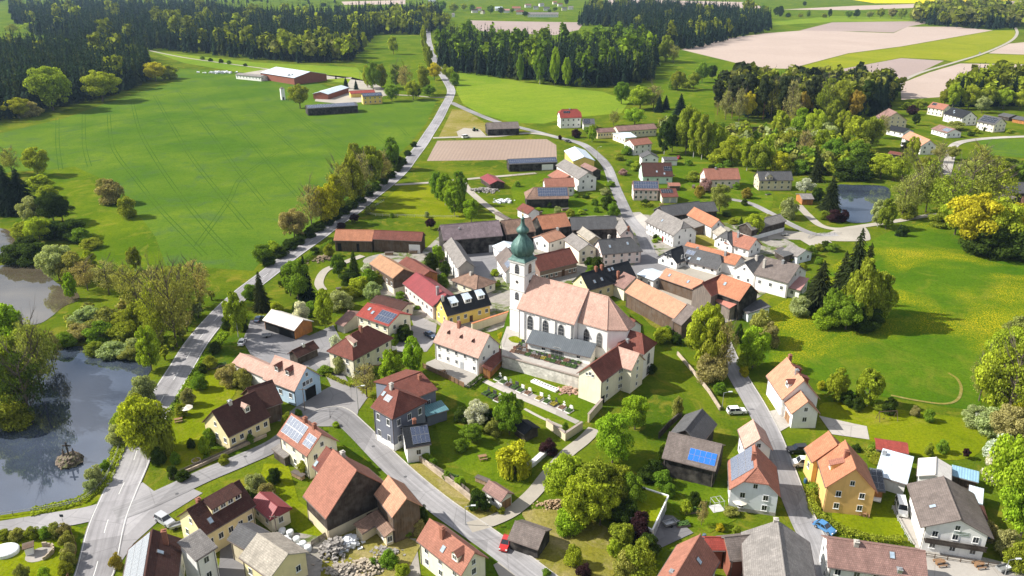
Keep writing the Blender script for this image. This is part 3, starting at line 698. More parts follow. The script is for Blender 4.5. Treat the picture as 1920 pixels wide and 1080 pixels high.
    def wall_point(sd, u, z):
        c, t_, n_, ln, _ = sides[sd]
        if sd in 'EF': x = wx0 + (wx1-wx0)*u; return (x, c[1], z)
        return (c[0], wF + (wE-wF)*u, z)
    dlist = list(doors)
    if door: dlist.append(door)
    for (sd, u, w, hh, colr) in dlist:
        c, t_, n_, ln, _ = sides[sd]
        tt = Vector(t_); 
        pt = Vector(wall_point(sd, u, 0.0)) + Vector(n_)*(.045 if base else .004)
        o = put(door_mesh(colr), 'door', pt, Vector((-n_[1], n_[0], 0)), n_, w, hh); taken.setdefault(sd, []).append((u*ln, w/2))
    if st > 0 and win:
        sh = max(2.2, (he-.3)/st) if he > 2.6 else he
        for sd in 'EFAB':
            if win != 'auto' and sd not in win: continue
            c, t_, n_, ln, zt = sides[sd]
            if sd == 'F' and hwF is not None: continue
            if not faces_cam(n_, wall_point(sd, .5, he/2)): continue
            per = 3.0
            n_w = max(1, int(ln/per)) if nwin is None or sd not in nwin else nwin[sd]
            rows = [(.25+i*sh + sh*.55, n_w, 1.0) for i in range(st)]
            fr = {'A': fa, 'B': fb}.get(sd)
            if fr is not None and fr < .6 and hr-he > 2.6:
                rows.append((he + (hr-he)*.28, max(1, int(ln*.45/2.6)), .85))
            for (zc, k, sc) in rows:
                wdt, hgt = wsize[0]*sc, min(wsize[1]*sc, sh*.62)
                for i in range(k):
                    span = 1.0 if zc < he else .5
                    u = .5 + span*((i+.5)/k-.5)
                    if zc < 3.2 and any(abs(u*ln-tu) < tw+.75 for tu, tw in taken.get(sd, [])): continue
                    if base and zc-hgt/2 < base[0]+.1: zc = base[0]+.1+hgt/2
                    if zc < he and zc + hgt/2 > zt-.1: continue
                    pt = Vector(wall_point(sd, u, zc)) + Vector(n_)*.004
                    put(WIN_F, 'window', pt, Vector((-n_[1], n_[0], 0)), n_, wdt, hgt, WIN_P)
    # ---- things on the roof
    def on(side, u, v):
        ys = yE if side == 'E' else yF
        x = (ea if v > .5 else xa)*(1-u) + (eb if v > .5 else xb)*u if False else (xa*(1-u)+xb*u)
        pt = Vector((x, ys*v, hr - (hr-zs(ys))*v)); nn = Vector((0, (1 if ys > 0 else -1)*(hr-he)/hw, 1)).normalized()
        return pt, nn, Vector((0, (1 if ys > 0 else -1), -(hr-he)/hw)).normalized()
    def slopem(side, u, v, lift=0.0):
        pt, nn, dn = on(side, u, v); X = Vector((1, 0, 0)) if dn.y < 0 else Vector((-1, 0, 0)); Y = -dn
        Mx = Matrix.Identity(4)
        for i, ax in enumerate((X, Y, nn)):
            for j in range(3): Mx[j][i] = ax[j]
        Mx.translation = pt + nn*lift; return Mx
    for ch in chim:
        u, v = ch[0], ch[1]; sd = 'E' if v >= 0 else 'F'; kind = ch[2] if len(ch) > 2 else 'brick'; ht = ch[3] if len(ch) > 3 else 1.1
        pt, nn, dn = on(sd, u, abs(v)); c = MB(); c.box(pt.x-.38, pt.x+.38, pt.y-.38, pt.y+.38, pt.z-.8, hr+ht); c.box(pt.x-.46, pt.x+.46, pt.y-.46, pt.y+.46, hr+ht, hr+ht+.1)
        c.box(pt.x-.2, pt.x+.2, pt.y-.2, pt.y+.2, hr+ht+.1, hr+ht+.3)
        c.build('chimney', M_BRICK if kind == 'brick' else M_CHIM if kind == 'plaster' else M_METAL, ro, fix=False)
    for (sd, u, v) in sky:
        o = link('skylight', SKY_F, ro, slopem(sd, u, v, .01) @ Matrix.Diagonal((.9, 1.25, 1, 1))); link('pane', SKY_P, root, K @ slopem(sd, u, v, .012) @ Matrix.Diagonal((.9, 1.25, 1, 1)))
    slen = math.hypot(hw, hr-he)
    for (sd, u0, u1, v0, v1, kind) in solar:
        n_u = max(1, round((u1-u0)*L/1.05)); n_v = max(1, round((v1-v0)*slen/1.7))
        pw, ph = (u1-u0)*L/n_u, (v1-v0)*slen/n_v
        for i in range(n_u):
            for j in range(n_v):
                Mx = slopem(sd, u0+(u1-u0)*(i+.5)/n_u, v0+(v1-v0)*(j+.5)/n_v, .06) @ Matrix.Diagonal((pw*.97, ph*.97, 1, 1))
                link('solar_panel', panel_mesh(kind), ro, Mx)
    for dd in dorm:
        sd, u, v, w, kind = dd[:5]; croof = dd[5] if len(dd) > 5 else roof; cw = dd[6] if len(dd) > 6 else wall
        pt, nn, dn = on(sd, u, v); sg = 1 if dn.y > 0 else -1; dm = MB(); hd = 1.5 if w < 3 else 1.35
        yf = pt.y; zf = pt.z; tanr = (hr-he)/hw
        if kind == 'gable':
            za = zf+hd; zt = za + w*.5*.85; yb1 = yf - sg*(za-zf)/tanr; yb2 = yf - sg*(zt-zf)/tanr
            body = MB(); body.face([(pt.x-w/2, yf, zf), (pt.x+w/2, yf, zf), (pt.x+w/2, yf, za), (pt.x, yf, zt-.05), (pt.x-w/2, yf, za)])
            for k in (-1, 1): body.face([(pt.x+k*w/2, yf, zf), (pt.x+k*w/2, yf, za), (pt.x+k*w/2, yb1, za)])
            r2 = MB(); o_ = .18
            for k in (-1, 1):
                P = [(pt.x, yf+sg*.25, zt), (pt.x, yb2, zt), (pt.x+k*(w/2+o_), yb1+sg*.0, za-o_*.85), (pt.x+k*(w/2+o_), yf+sg*.25, za-o_*.85)]
                r2.face(P, [(q_[1], q_[0]) for q_ in P]); r2.face([(x_, y_, z_-.1) for x_, y_, z_ in reversed(P)])
                r2.face([P[0], P[3], (P[3][0], P[3][1], P[3][2]-.1), (P[0][0], P[0][1], P[0][2]-.1)])
        elif kind == 'eyelid':          # small triangular hatch
            za = zf+.9; body = MB(); body.face([(pt.x-w/2, yf, zf), (pt.x+w/2, yf, zf), (pt.x, yf, za)])
            r2 = MB(); yb2 = yf - sg*(za-zf)/tanr
            for k in (-1, 1):
                P = [(pt.x, yf+sg*.12, za+.05), (pt.x, yb2, za+.02), (pt.x+k*(w/2+.1), yf+sg*.12, zf+.02)]; r2.face(P, [(q_[1], q_[0]) for q_ in P])
        else:                            # shed dormer
            pr = tanr*.38; za = zf+hd; yb = yf - sg*(hd/(tanr-pr)); zb2 = za + pr*abs(yb-yf)
            body = MB(); body.face([(pt.x-w/2, yf, zf), (pt.x+w/2, yf, zf), (pt.x+w/2, yf, za), (pt.x-w/2, yf, za)])
            for k in (-1, 1): body.face([(pt.x+k*w/2, yf, zf), (pt.x+k*w/2, yf, za), (pt.x+k*w/2, yb, zb2)])
            r2 = MB(); P = [(pt.x-w/2-.15, yf+sg*.3, za-.1), (pt.x+w/2+.15, yf+sg*.3, za-.1), (pt.x+w/2+.15, yb, zb2+.04), (pt.x-w/2-.15, yb, zb2+.04)]
            r2.face(P, [(q_[0], q_[1]) for q_ in P]); r2.face([(x_, y_, z_-.12) for x_, y_, z_ in reversed(P)])
            for i in range(4):
                a_, b_ = P[i], P[(i+1) % 4]; r2.face([a_, b_, (b_[0], b_[1], b_[2]-.12), (a_[0], a_[1], a_[2]-.12)])
        do = body.build('dormer', wall_mat(cw), root, fix=False); do.matrix_basis = K
        r2.build('dormer_roof', roof_mat(croof), do, fix=False)
        nw_ = max(1, int(w/1.3))
        if kind != 'eyelid':
            for i in range(nw_):
                wx = pt.x + w*((i+.5)/nw_-.5)
                o = link('window', WIN_F, do, frame_on((wx, yf+sg*.004, zf+hd*.5), (-sg, 0, 0), (0, sg, 0)) @ Matrix.Diagonal((w/nw_*.72, 1, hd*.7, 1)))
                o2 = link('pane', WIN_P, do, o.matrix_basis.copy())
    c4 = [M @ Vector((x_, y_, 0)) for x_, y_ in ((wx0, min(wE, wF)), (wx1, min(wE, wF)), (wx1, max(wE, wF)), (wx0, max(wE, wF)))]
    FOOT.append([(v.x, v.y) for v in c4])
    h.wx0, h.wx1, h.wE, h.wF, h.put, h.K, h.ro, h.wall_point, h.sides = wx0, wx1, wE, wF, put, K, ro, wall_point, sides
    return h
# ------------------------------------------------------------------ houses and barns (ridge ends, one eave point, eave height or foot of the wall, pitch)
# -- west side of the square
H = b('t12', (115, 160), (355, 236), (58, 243), 3.2, 28, 'white', 'owood', 'timber garage with pale metal roof and three open bays', 'garage', st=0, win=None)
for u in (.2, .5, .8): H.put(door_mesh('dark'), 'bay_shade_panel', H.wall_point('E', u, 0), (-H.sides['E'][2][1], 0, 0), H.sides['E'][2], 4.6, 2.5)  # near-black panels on the closed wall, painting the shade inside the open bays
b('t12', (268, 470), (432, 395), (300, 528), 2.6, 35, 'brown', 'dwood', 'small dark brown roofed shed beside the asphalt garage yard', 'shed', st=0, chim=[(.5, .05, 'metal', .5)])
FH = b('t12', (140, 505), (380, 592), (300, 780), 4.6, 45, 'salmon', 'blue', 'light blue fire station with salmon tiled roof and two dormers', 'fire_station', st=1, win='EA', dorm=[('E', .28, .55, 1.5, 'gable', 'redbrown', 'brown'), ('E', .62, .55, 1.5, 'gable', 'redbrown', 'brown')],
       doors=[('B', .42, 3.4, 3.2, 'dark')])
for u in (.36, .5, .64): FH.put(WIN_F, 'window', Vector(FH.wall_point('B', u, FH.he+.25))+Vector((.005, 0, 0)), (0, 1, 0), (1, 0, 0), 1.0, 1.3, WIN_P)
FH.put(WIN_F, 'window', Vector(FH.wall_point('B', .5, FH.he+2.4))+Vector((.005, 0, 0)), (0, 1, 0), (1, 0, 0), .8, 1.1, WIN_P)
b('f', (450, 662), (510, 688), (497, 709), 4.0, 30, 'salmon', 'white', into=FH, st=0)
b('t12', (715, 345), (835, 283), (728, 542), (738, 690), 42, 'redbrown', 'cream', 'cream two-storey house with steep hipped dark red roof', 'house', ends=(1, 1), dorm=[('E', -.25, .55, 1.2, 'shed', 'salmon')], chim=[(.5, .1)], st=2, win='EA')
b('t12', (835, 110), (1080, 190), (990, 286), 5.8, 24, 'red', 'cream', 'cream house with red roof and a block of blue solar panels', 'house', st=2, solar=[('E', .52, .97, .12, .88, 'navy')], sky=[('E', .2, .35), ('E', .35, .5)])
b('t12', (900, 55), (1140, 120), (865, 105), 3.4, 18, 'brown', 'cream', 'low brown roofed outbuilding behind the red solar roof house', 'outbuilding', st=1)
b('t12', (690, 168), (755, 192), (608, 268), 2.6, 22, 'pinkbrown', 'stone', 'small pinkish tiled shed beside the red roofed solar house', 'shed', st=0)
b('f', (780, 510), (838, 552), (811, 575), 4.6, 30, 'redmetal', 'pink', 'long barn with dark red metal roof and pink plaster wall', 'barn', st=1, win='E', chim=[(.85, .3, 'metal', 1.6)])
TB = b('f', (712, 477), (757, 504), (727, 516), 6.0, 30, 'tan', 'wood', 'barn with tan roof and weathered timber gable', 'barn', st=1, base=(2.2, 'cream'), win='E')
b('f', (762, 481), (806, 508), (757, 500), 5.6, 26, 'redbrown', 'owood', 'barn with dark red roof and bright orange timber gable', 'barn', st=0)
b('t12', (1380, 80), (1715, -2), (1445, 206), 4.2, 46, 'anth', 'yellow', 'bright yellow house with black roof and three pale dormers', 'house', st=1, nwin={'E': 6}, dorm=[('E', .23, .62, 2.2, 'shed', 'wmetal', 'white'), ('E', .53, .6, 2.2, 'shed', 'wmetal', 'white'), ('E', .83, .58, 2.2, 'shed', 'wmetal', 'white')],
  chim=[(.04, .1, 'metal', .8)], door=('E', .55, 1.1, 2.1, 'brown'))
PA = b('t12', (1410, 238), (1752, 352), (1680, 532), (1675, 670), 45, 'salmon', 'white', 'long white parsonage with salmon roof and three tiny hatches', 'house', cat='parsonage', st=2, chim=[(.36, .08)], dorm=[('E', .22, .5, 1.0, 'eyelid', 'redbrown', 'dwood'), ('E', .5, .5, 1.0, 'eyelid', 'redbrown', 'dwood'), ('E', .76, .5, 1.0, 'eyelid', 'redbrown', 'dwood')],
       nwin={'E': 5}, door=('E', .62, 1.1, 2.2, 'grey'), wsize=(.85, 1.2))
b('t12', (1830, 450), (1700, 585), (1745, 640), 2.6, 24, 'redbrown', 'owood', 'timber lean-to walkway with red tiles beside the parsonage gable', 'shed', st=0, hwF=.3)
GH = b('t12', (985, 727), (1070, 771), (1025, 982), (1045, 1155+80), 34, 'redbrown', 'bluegrey', 'tall blue-grey house with hipped red roof and white windows', 'house', st=2, ends=(0, 1), base=(1.6, 'white'), chim=[(.45, .05, 'plaster')], solar=[('E', .45, .95, .3, .55, 'white')], sky=[('E', .2, .35)], wsize=(1.1, 1.7))
b('t12', (990, 722), (1240, 626), (1425, 733), 6.4, 17, 'redbrown', 'bluegrey', into=GH, st=1, chim=[(.8, .3, 'brick', .5)], win='E', nwin={'E': 2})
GC = b('t12', (1225, 895), (1390, 842), (1442, 912), 3.0, 10, 'teal', 'bluegrey', into=GH, st=0, hwF=.2)
AX = b('t13', (1095, -40), (1285, -70), (1225, 105), 4.2, 36, 'anth', 'white', 'small white annex with solar roof beside the blue-grey house', 'annex', st=1, solar=[('E', .3, .98, .1, .9, 'navy')], chim=[(.5, -.1)])
# -- south-west
b('f', (397, 771), (478, 733), (424, 822), (428, 851), 43, 'brown', 'pyellow', 'pale yellow house with dark brown roof in the walled garden', 'house', st=1, dorm=[('E', .62, .55, 1.3, 'gable', 'salmon', 'cream')], chim=[(.4, .03, 'metal', .6)], nwin={'E': 5})
b('f', (462, 728), (511, 712), (529, 755), 4.6, 38, 'brown', 'wood', 'dark brown barn behind the pale yellow garden house', 'barn', st=0)
b('f', (546, 775), (603, 814), (577, 857), 6.0, 42, 'terra', 'cream', 'cream house with pale solar panels on its terracotta roof', 'house', st=2, solar=[('E', .04, .62, .06, .8, 'pale'), ('E', .72, .97, .22, .72, 'pale')], chim=[(.45, -.05), (.75, -.05)])
CPT = b('t13', (178, 85), (275, 157), (222, 203), 2.4, 8, 'grey', 'dwood', 'grey roofed open carport below the solar panel house', 'carport', st=0, hwF=2.2, ov=.2)
b('t13', (575, 130), (755, 288), (470, 597), 5.6, 46, 'terra', 'dwood', 'large dark timber barn with mossy terracotta roof by the street', 'barn', st=0, base=(2.4, 'beige'), chim=[(.25, -.12, 'plaster', .2)], doors=[('B', .35, 1.2, 2.1, 'brown')])
b('t13', (525, 108), (640, 205), (400, 240), 5.2, 42, 'redbrown', 'cream', 'low red tiled link building between solar house and barn', 'outbuilding', st=0, sky=[('E', .1, .8)])
b('t13', (990, 326), (1130, 497), (1020, 642), 6.4, 44, 'lorange', 'wood', 'narrow tall timber barn with pale orange roof', 'barn', st=0)
LB = b('t13', (905, 580), (1030, 735), (960, 782), 2.7, 24, 'moss', 'beige', 'low L-shaped outbuilding with mossy tiles beside the narrow barn', 'outbuilding', st=1, hwF=.3)
b('t13', (905, 585), (735, 690), (780, 772), 2.6, 24, 'moss', 'beige', into=LB, st=0, hwF=.3)
b('t13', (1300, 650), (1640, 905), (1548, 1085), 5.2, 44, 'terra', 'cream', 'cream house with bright terracotta roof at the bottom by the lane', 'house', st=2, chim=[(.38, .25)], sky=[('E', .5, .62)], dorm=[('E', .78, .7, 1.6, 'gable')])
b('t13', (1745, 362), (1888, 455), (1830, 517), 2.7, 34, 'pinkbrown', 'white', 'small white garage with ribbed red-brown roof on the lane corner', 'garage', st=1, doors=[('B', .5, 2.4, 2.1, 'wood')])
YH = b('z4', (900, 335), (1495, 0), (1135, 605), 5.4, 40, 'brown', 'pyellow', 'yellow house with dark brown roof and a long shed dormer', 'house', st=1, dorm=[('E', .58, .55, 6.2, 'shed')], sky=[('E', .22, .68)], nwin={'E': 5}, chim=[(.25, -.15, 'brick', .4)])
b('t13', (28, 448), (165, 560), (105, 662), 3.4, 28, 'redmetal', 'cream', 'cream annex with dark red roof beside the yellow dormer house', 'annex', st=1, ends=(0, 1))
b('z4', (515, 550), (420, 1140), (250, 745), 6.4, 36, 'brown', 'white', 'brown tiled house by the main road with a roof of white solar panels', 'house', st=2, solar=[('E', .04, .98, .06, .96, 'white')], chim=[(.2, -.5)], sky=[('F', .4, .35)])
b('z4', (1055, 550), (800, 705), (1258, 742), 6.8, 18, 'grey', 'white', 'white house with flat-pitched grey slate roof at bottom left', 'house', st=2, win='EA', hwF=.4)
b('f', (482, 1000), (540, 1039), (499, 1081), 5.0, 30, 'beige', 'pyellow', 'yellow house with pale weathered slab roof at the bottom edge', 'house', st=1)
b('z4', (1480, 488), (1690, 602), (1400, 690), 4.8, 30, 'dgrey', 'beige', 'dark grey roofed wing beside the pale slab roof house', 'outbuilding', st=0)
# -- church surroundings, north
b('z8', (275, 450), (447, 712), (338, 786), 6.6, 40, 'grey', 'white', 'white farmhouse with grey roof and stone gable west of the church', 'house', st=2, gable='stone', win='E')
b('z8', (480, 850), (575, 885), (460, 1002), 3.0, 26, 'moss', 'cream', 'small hipped mossy roof outhouse before the grey farmhouse', 'outbuilding', st=1, ends=(1, 1), chim=[(.3, .1, 'plaster', .7)])
b('z8', (895, 552), (1015, 722), (890, 852), (865, 985), 42, 'greybrown', 'white', 'narrow white house with grey-brown roof left of the church tower', 'house', st=2, solar=[('E', .62, .92, .2, .75, 'pale')])
b('z8', (868, 490), (955, 552), (820, 612), 3.4, 14, 'wmetal', 'white', 'small white shed with blue-grey metal roof behind the narrow house', 'shed', st=0)
b('z8', (150, 312), (815, 258), (880, 428), 6.4, 34, 'purple', 'bwood', 'long black barn with mottled purple slate roof', 'barn', st=0, chim=[(.3, .3, 'metal', -1.2)], ends=(.0, 0), doors=[('E', .85, 3.5, 3, 'white')])
b('z8', (832, 262), (1172, 226), (905, 417), 6.2, 34, 'moss', 'bwood', 'black barn with blotchy salmon tiles behind the church tower', 'barn', st=0)
b('z8', (1240, 208), (1560, 170), (1637, 320), 6.0, 34, 'orange', 'bwood', 'black barn with plain bright orange roof behind the church', 'barn', st=0)
b('z1', (500, 360), (692, 296), (787, 384), (780, 505), 26, 'lorange', 'white', 'white house with orange roof between the barns and tower', 'house', st=1, chim=[(.95, .1, 'metal', .6)])
b('z1', (860, 340), (1040, 468), (936, 547), 5.2, 30, 'grey', 'cream', 'cream gabled house with light grey roof behind the brown inn', 'house', st=2, win='B')
b('z1', (920, 230), (1122, 376), (1045, 434), 4.2, 30, 'beige', 'beige', 'long narrow outbuilding with streaked beige roof', 'outbuilding', st=1)
b('z1', (830, 165), (1350, 150), (1350, 292), 5.0, 34, 'dgrey', 'bwood', 'long dark barn with charcoal slate roof by the village street', 'barn', st=0)
b('z1', (1410, 160), (1480, 288), (1386, 358), 5.4, 46, 'grey', 'pink', 'small steep gabled house with grey roof at the street bend', 'house', st=1, chim=[(.98, -.15, 'brick', .5)])
PKH = b('z1', (1145, 418), (1515, 387), (1195, 586), (1195, 722), 40, 'dgrey', 'pink', 'pale pink two-storey house with dark slate hip roof', 'house', st=2, ends=(0, 1), dE=3.0, nwin={'E': 5}, chim=[(.35, -.1, 'plaster')], sky=[('E', .3, .5), ('E', .85, .4)], wsize=(.95, 1.5))
BRH = b('z1', (400, 602), (832, 505), (985, 658), (976, 778), 38, 'redbrown', 'brown', 'brown inn with white string course and dark red tile roof', 'house', cat='inn', st=2, nwin={'E': 8}, door=('E', .63, 1.3, 2.4, 'brown'), wsize=(.95, 1.2))
m = MB(); yy = BRH.wE + (.03 if BRH.wE > 0 else -.03); m.box(BRH.wx0, BRH.wx1, yy-.03, yy+.03, BRH.he*.5, BRH.he*.5+.22); m.build('string_course', M_FRAME, BRH.root, fix=False)
b('z1', (950, 800), (1490, 655), (1040, 987), 4.6, 44, 'anth', 'pyellow', 'yellow house with steep black roof behind the church nave', 'house', st=1, sky=[('E', .18, .62), ('E', .33, .6), ('E', .55, .2), ('E', .62, .2)], chim=[(.3, .05), (.42, .05)])
b('z6', (415, 540), (552, 602), (430, 738), 4.2, 32, 'pinkbrown', 'cream', 'small extension with weathered pink tiles and tall brick chimney', 'annex', st=0, chim=[(.05, .55, 'brick', .8)])
b('z6', (560, 620), (1122, 908), (440, 770), 5.0, 38, 'lorange', 'wood', 'long timber barn with orange tile roof east of the church', 'barn', st=0)
b('z6', (1128, 895), (1245, 955), (1125, 1168), 4.6, 36, 'greybrown', 'wood', 'grey slate end of the long orange barn by the tall trees', 'barn', st=0)
b('z6', (892, 498), (1312, 640), (1165, 724), (1152, 862), 34, 'lorange', 'wood', 'brown timber barn with orange roof and two skylights', 'barn', st=0, sky=[('E', .2, .5), ('E', .7, .5)])
b('z6', (652, 508), (846, 575), (836, 664), 3.6, 10, 'wmetal', 'white', 'low white building with pale blue metal roof', 'outbuilding', st=1)
CB = b('z6', (1520, 565), (1850, 680), (1700, 860), 6.6, 40, 'orange', 'bwood', 'big cross-gabled barn with orange and dark red roofs', 'barn', st=0, sky=[('E', .28, .42)])
b('z6', (1300, 663), (1520, 566), (1410, 812), 6.6, 40, 'redbrown', 'gwood', into=CB, st=0)
b('z6', (1500, 778), (1706, 888), (1590, 938), 4.2, 20, 'redstripe', 'gwood', into=CB, st=0, hwF=.3)
b('z7', (870, 605), (985, 690), (740, 775), 3.0, 12, 'dgrey', 'bluewhite', 'flat grey roofed annex at the foot of the big barn', 'annex', st=1, hwF=.4)
WB = b('t21', (1090, 488), (1285, 580), (1225, 694), (1208, 786), 38, 'grey', 'white', 'long white rectory-like house with grey roof and red door', 'house', st=2, ends=(0, .45), nwin={'E': 9, 'B': 2}, door=('E', .63, 1.1, 2.3, 'red'), wsize=(.8, 1.4), sky=[('E', .45, .5)])
b('t21', (1110, 466), (1405, 428), (1392, 512), 4.0, 30, 'dgrey', 'bwood', 'long slate roofed shed behind the big white house', 'barn', st=0)
b('t21', (1408, 438), (1516, 432), (1532, 503), 3.8, 30, 'dgrey', 'bwood', 'short dark slate shed at the end of the long shed', 'shed', st=0)
b('t21', (1365, 473), (1555, 567), (1498, 628), 4.6, 42, 'orange', 'white', 'white house with vivid orange roof beside the slate sheds', 'house', st=1, win='B')
b('t21', (1345, 545), (1445, 606), (1392, 642), 3.2, 12, 'grey', 'wood', 'grey sheet lean-to against the vivid orange roof house', 'shed', st=0, hwF=.3)
b('t21', (1562, 615), (1606, 650), (1540, 690), 3.0, 34, 'beige', 'white', 'tiny white hut with beige roof between white houses', 'hut', st=0)
EH = b('z6', (1632, 85), (1915, 165), (1855, 302), (1850, 392), 38, 'terra', 'white', 'white house with red tile roof and smoking dark chimney pipe', 'house', st=1, chim=[(.35, .25, 'metal', .8)], nwin={'E': 3})
EH.root['label'] = 'white house with red tile roof and grey half-hipped side wing'
b('z6', (1582, 95), (1645, 80), (1648, 250), (1645, 332), 38, 'dgrey', 'white', into=EH, st=2, ends=(.45, 0), win='AE')
SH_ = b('z6', (1070, 240), (1500, 350), (1470, 514), (1465, 584), 36, 'dgrey', 'white', 'white house with grey slate roof, blue collector and wooden balcony', 'house', st=1, ends=(0, .45), solar=[('E', .2, .42, .18, .5, 'pale')], sky=[('E', .56, .62), ('E', .6, .62), ('E', .36, .75)], nwin={'E': 5}, chim=[(.4, -.1, 'metal', .4)])
b('z6', (945, 290), (1070, 243), (1010, 448), (1002, 522), 38, 'anth', 'white', into=SH_, st=2, ends=(.45, 0), win='AE')
b('z6', (1130, 203), (1742, 362), (1682, 466), 4.0, 30, 'orange', 'white', 'long low outbuilding with orange roof between the white houses', 'outbuilding', st=0, chim=[(.75, .3, 'metal', .6)])
ZH = b('z7', (928, 130), (1320, 228), (1106, 402), (1102, 580), 28, 'greybrown', 'white', 'white farmhouse with rust-streaked brown-grey roof by the meadow', 'house', st=1, chim=[(.15, .55, 'plaster', .6), (.55, .1, 'metal', .6)], nwin={'E': 3})
b('z7', (697, 190), (900, 105), (830, 327), (822, 452), 40, 'dgrey', 'white', into=ZH, st=2, win='AE', chim=[(.55, .15, 'plaster', 1.0)], nwin={'A': 2})
b('z7', (1240, 330), (1425, 372), (1345, 512), 3.4, 12, 'pinkmetal', 'white', 'white annex with pink corrugated roof beside the spruces', 'annex', st=1, hwF=.4)
b('t31', (165, 752), (287, 796), (205, 838), 3.0, 22, 'grey', 'bluewhite', 'small pale blue house with grey roof near the meadow', 'house', st=1)
b('t31', (110, 778), (188, 824), (130, 852), 2.6, 12, 'dgrey', 'dwood', 'dark flat shed full of clutter beside the pale blue house', 'shed', st=0, hwF=.4)
# -- north street
b('t21', (-35, 114), (330, 98), (332, 137), 4.0, 22, 'dgrey', 'bwood', 'long low black barn covered with solar panels beside the tilled plot', 'barn', st=0, solar=[('E', .01, .99, .08, .9, 'navy')], doors=[('E', .8, 6, 3, 'white')])
b('t21', (470, 18), (542, 96), (438, 108), 5.0, 20, 'wmetal', 'yellow', 'yellow gabled hall with pale blue metal roof by the street', 'hall', st=0)
b('t21', (395, 112), (572, 214), (462, 242), 6.2, 30, 'grey', 'white', 'long white house with grey roof and timber balcony gable', 'house', st=2, win='B')
b('t21', (545, 140), (640, 185), (600, 205), 4.6, 26, 'pinkbrown', 'bwood', 'dark shed with pinkish roof behind the balcony gable house', 'shed', st=0)
b('t21', (340, 190), (432, 236), (290, 246), 3.2, 24, 'terra', 'wood', 'low red roofed shed beside the long grey roofed house', 'shed', st=0)
b('t21', (238, 258), (463, 252), (464, 321), 4.4, 34, 'terra', 'white', 'white house with terracotta roof behind the solar barn', 'house', st=1)
SB = b('t21', (165, 325), (420, 321), (426, 409), 4.0, 34, 'moss', 'bwood', 'black timber barn with hipped tan roof and solar panels', 'barn', st=0, ends=(1, 0), dE=4.0, solar=[('E', .1, .97, .06, .78, 'navy')])
b('z1', (300, 5), (432, 64), (345, 121), 3.4, 32, 'redbrown', 'white', 'small white house with dark red roof above the church spire', 'house', st=0)
b('t21', (968, 140), (1196, 140), (1200, 243), (1194, 302), 36, 'brown', 'mint', 'mint green house with brown tile roof', 'house', st=1, nwin={'E': 3}, solar=[('E', .72, .98, .28, .62, 'dark')], sky=[('E', .48, .65), ('E', .72, .8)])
WS = b('t21', (905, 277), (1098, 279), (1098, 348), (1098, 427), 34, 'pinkbrown', 'pink', 'pinkish white house with solar panels filling its front roof', 'house', st=2, solar=[('E', .03, .97, .04, .82, 'navy')], nwin={'E': 5}, door=('E', .5, 1.0, 2.1, 'grey'))
b('t21', (1105, 335), (1230, 332), (1228, 396), 2.9, 26, 'redbrown', 'cream', 'garage with two grey doors beside the pinkish solar house', 'garage', st=0, doors=[('E', .28, 2.5, 2.2, 'grey'), ('E', .74, 2.5, 2.2, 'grey')], solar=[('E', .05, .75, .1, .55, 'dark')])
b('t21', (1042, 72), (1018, 47), (955, 84), 5.4, 26, 'dgrey', 'white', 'white gabled house with dark grey roof beside the red car', 'house', st=2, win='AB')
b('t21', (1130, 95), (1236, 95), (1238, 122), 3.0, 14, 'dgrey', 'white', 'low white garage with grey roof next to the red car', 'garage', st=0)
b('t21', (1170, 290), (1258, 290), (1258, 315), 2.4, 14, 'terra', 'wood', 'tiny red roofed shed behind the pinkish solar house', 'shed', st=0)
b('t21', (1436, 184), (1696, 180), (1720, 264), (1716, 332), 38, 'terra', 'pink', 'pale house with wide terracotta roof beside the pink blossom tree', 'house', st=1, nwin={'E': 5}, chim=[(.35, .05, 'metal', .4)])
BE = b('t21', (1838, 206), (2095, 204), (2110, 272), 5.0, 38, 'dgrey', 'beige', 'beige house with slate roof and ornate front gable', 'house', st=2, dorm=[('E', .3, .9, 3.2, 'gable')])
b('f', (1398, 418), (1463, 401), (1479, 413), 4.6, 30, 'grey', 'dwood', 'dark barn with grey roof and white base beside the lane', 'barn', st=0, base=(1.8, 'white'))
b('t31', (234, 372), (326, 372), (351, 413), 2.8, 16, 'grey', 'owood', 'orange timber hut with grey roof near the pond spruce', 'hut', st=0)
b('t20', (375, 820), (488, 817), (530, 881), (524, 958), 40, 'red', 'white', 'tall white house with half-hipped red roof at the north end', 'house', st=2, ends=(.45, .45), solar=[('E', .05, .5, .22, .45, 'dark')], nwin={'E': 4}, chim=[(.5, .03, 'metal', .3)])
b('t20', (528, 890), (618, 890), (655, 930), 4.0, 22, 'dgrey', 'white', 'annex with slate solar roof beside the tall white house', 'annex', st=0, solar=[('E', .1, .6, .1, .9, 'dark')])
b('t20', (625, 965), (757, 956), (766, 987), 3.8, 28, 'pinkbrown', 'pyellow', 'cream school wing with pinkish roof, nearest the street', 'outbuilding', st=1, nwin={'E': 6})
b('t20', (772, 946), (1066, 926), (1074, 966), 4.4, 26, 'pinkbrown', 'cream', 'long cream building with pinkish roof below the wood', 'outbuilding', st=1, nwin={'E': 10})
b('t20', (800, 1000), (890, 992), (938, 1027), 4.0, 10, 'wmetal', 'cream', 'cream annex with pale blue metal roof by the wood', 'annex', st=1)
b('t20', (878, 1045), (1018, 1030), (1048, 1077), 5.6, 26, 'terra', 'white', 'white house with bright red roof and balcony below the school', 'house', st=2)
b('t10', (1725, 920), (1965, 912), (1972, 962), 4.2, 26, 'greybrown', 'bwood', 'black barn with grey-brown roof beside the tilled plot', 'barn', st=0)
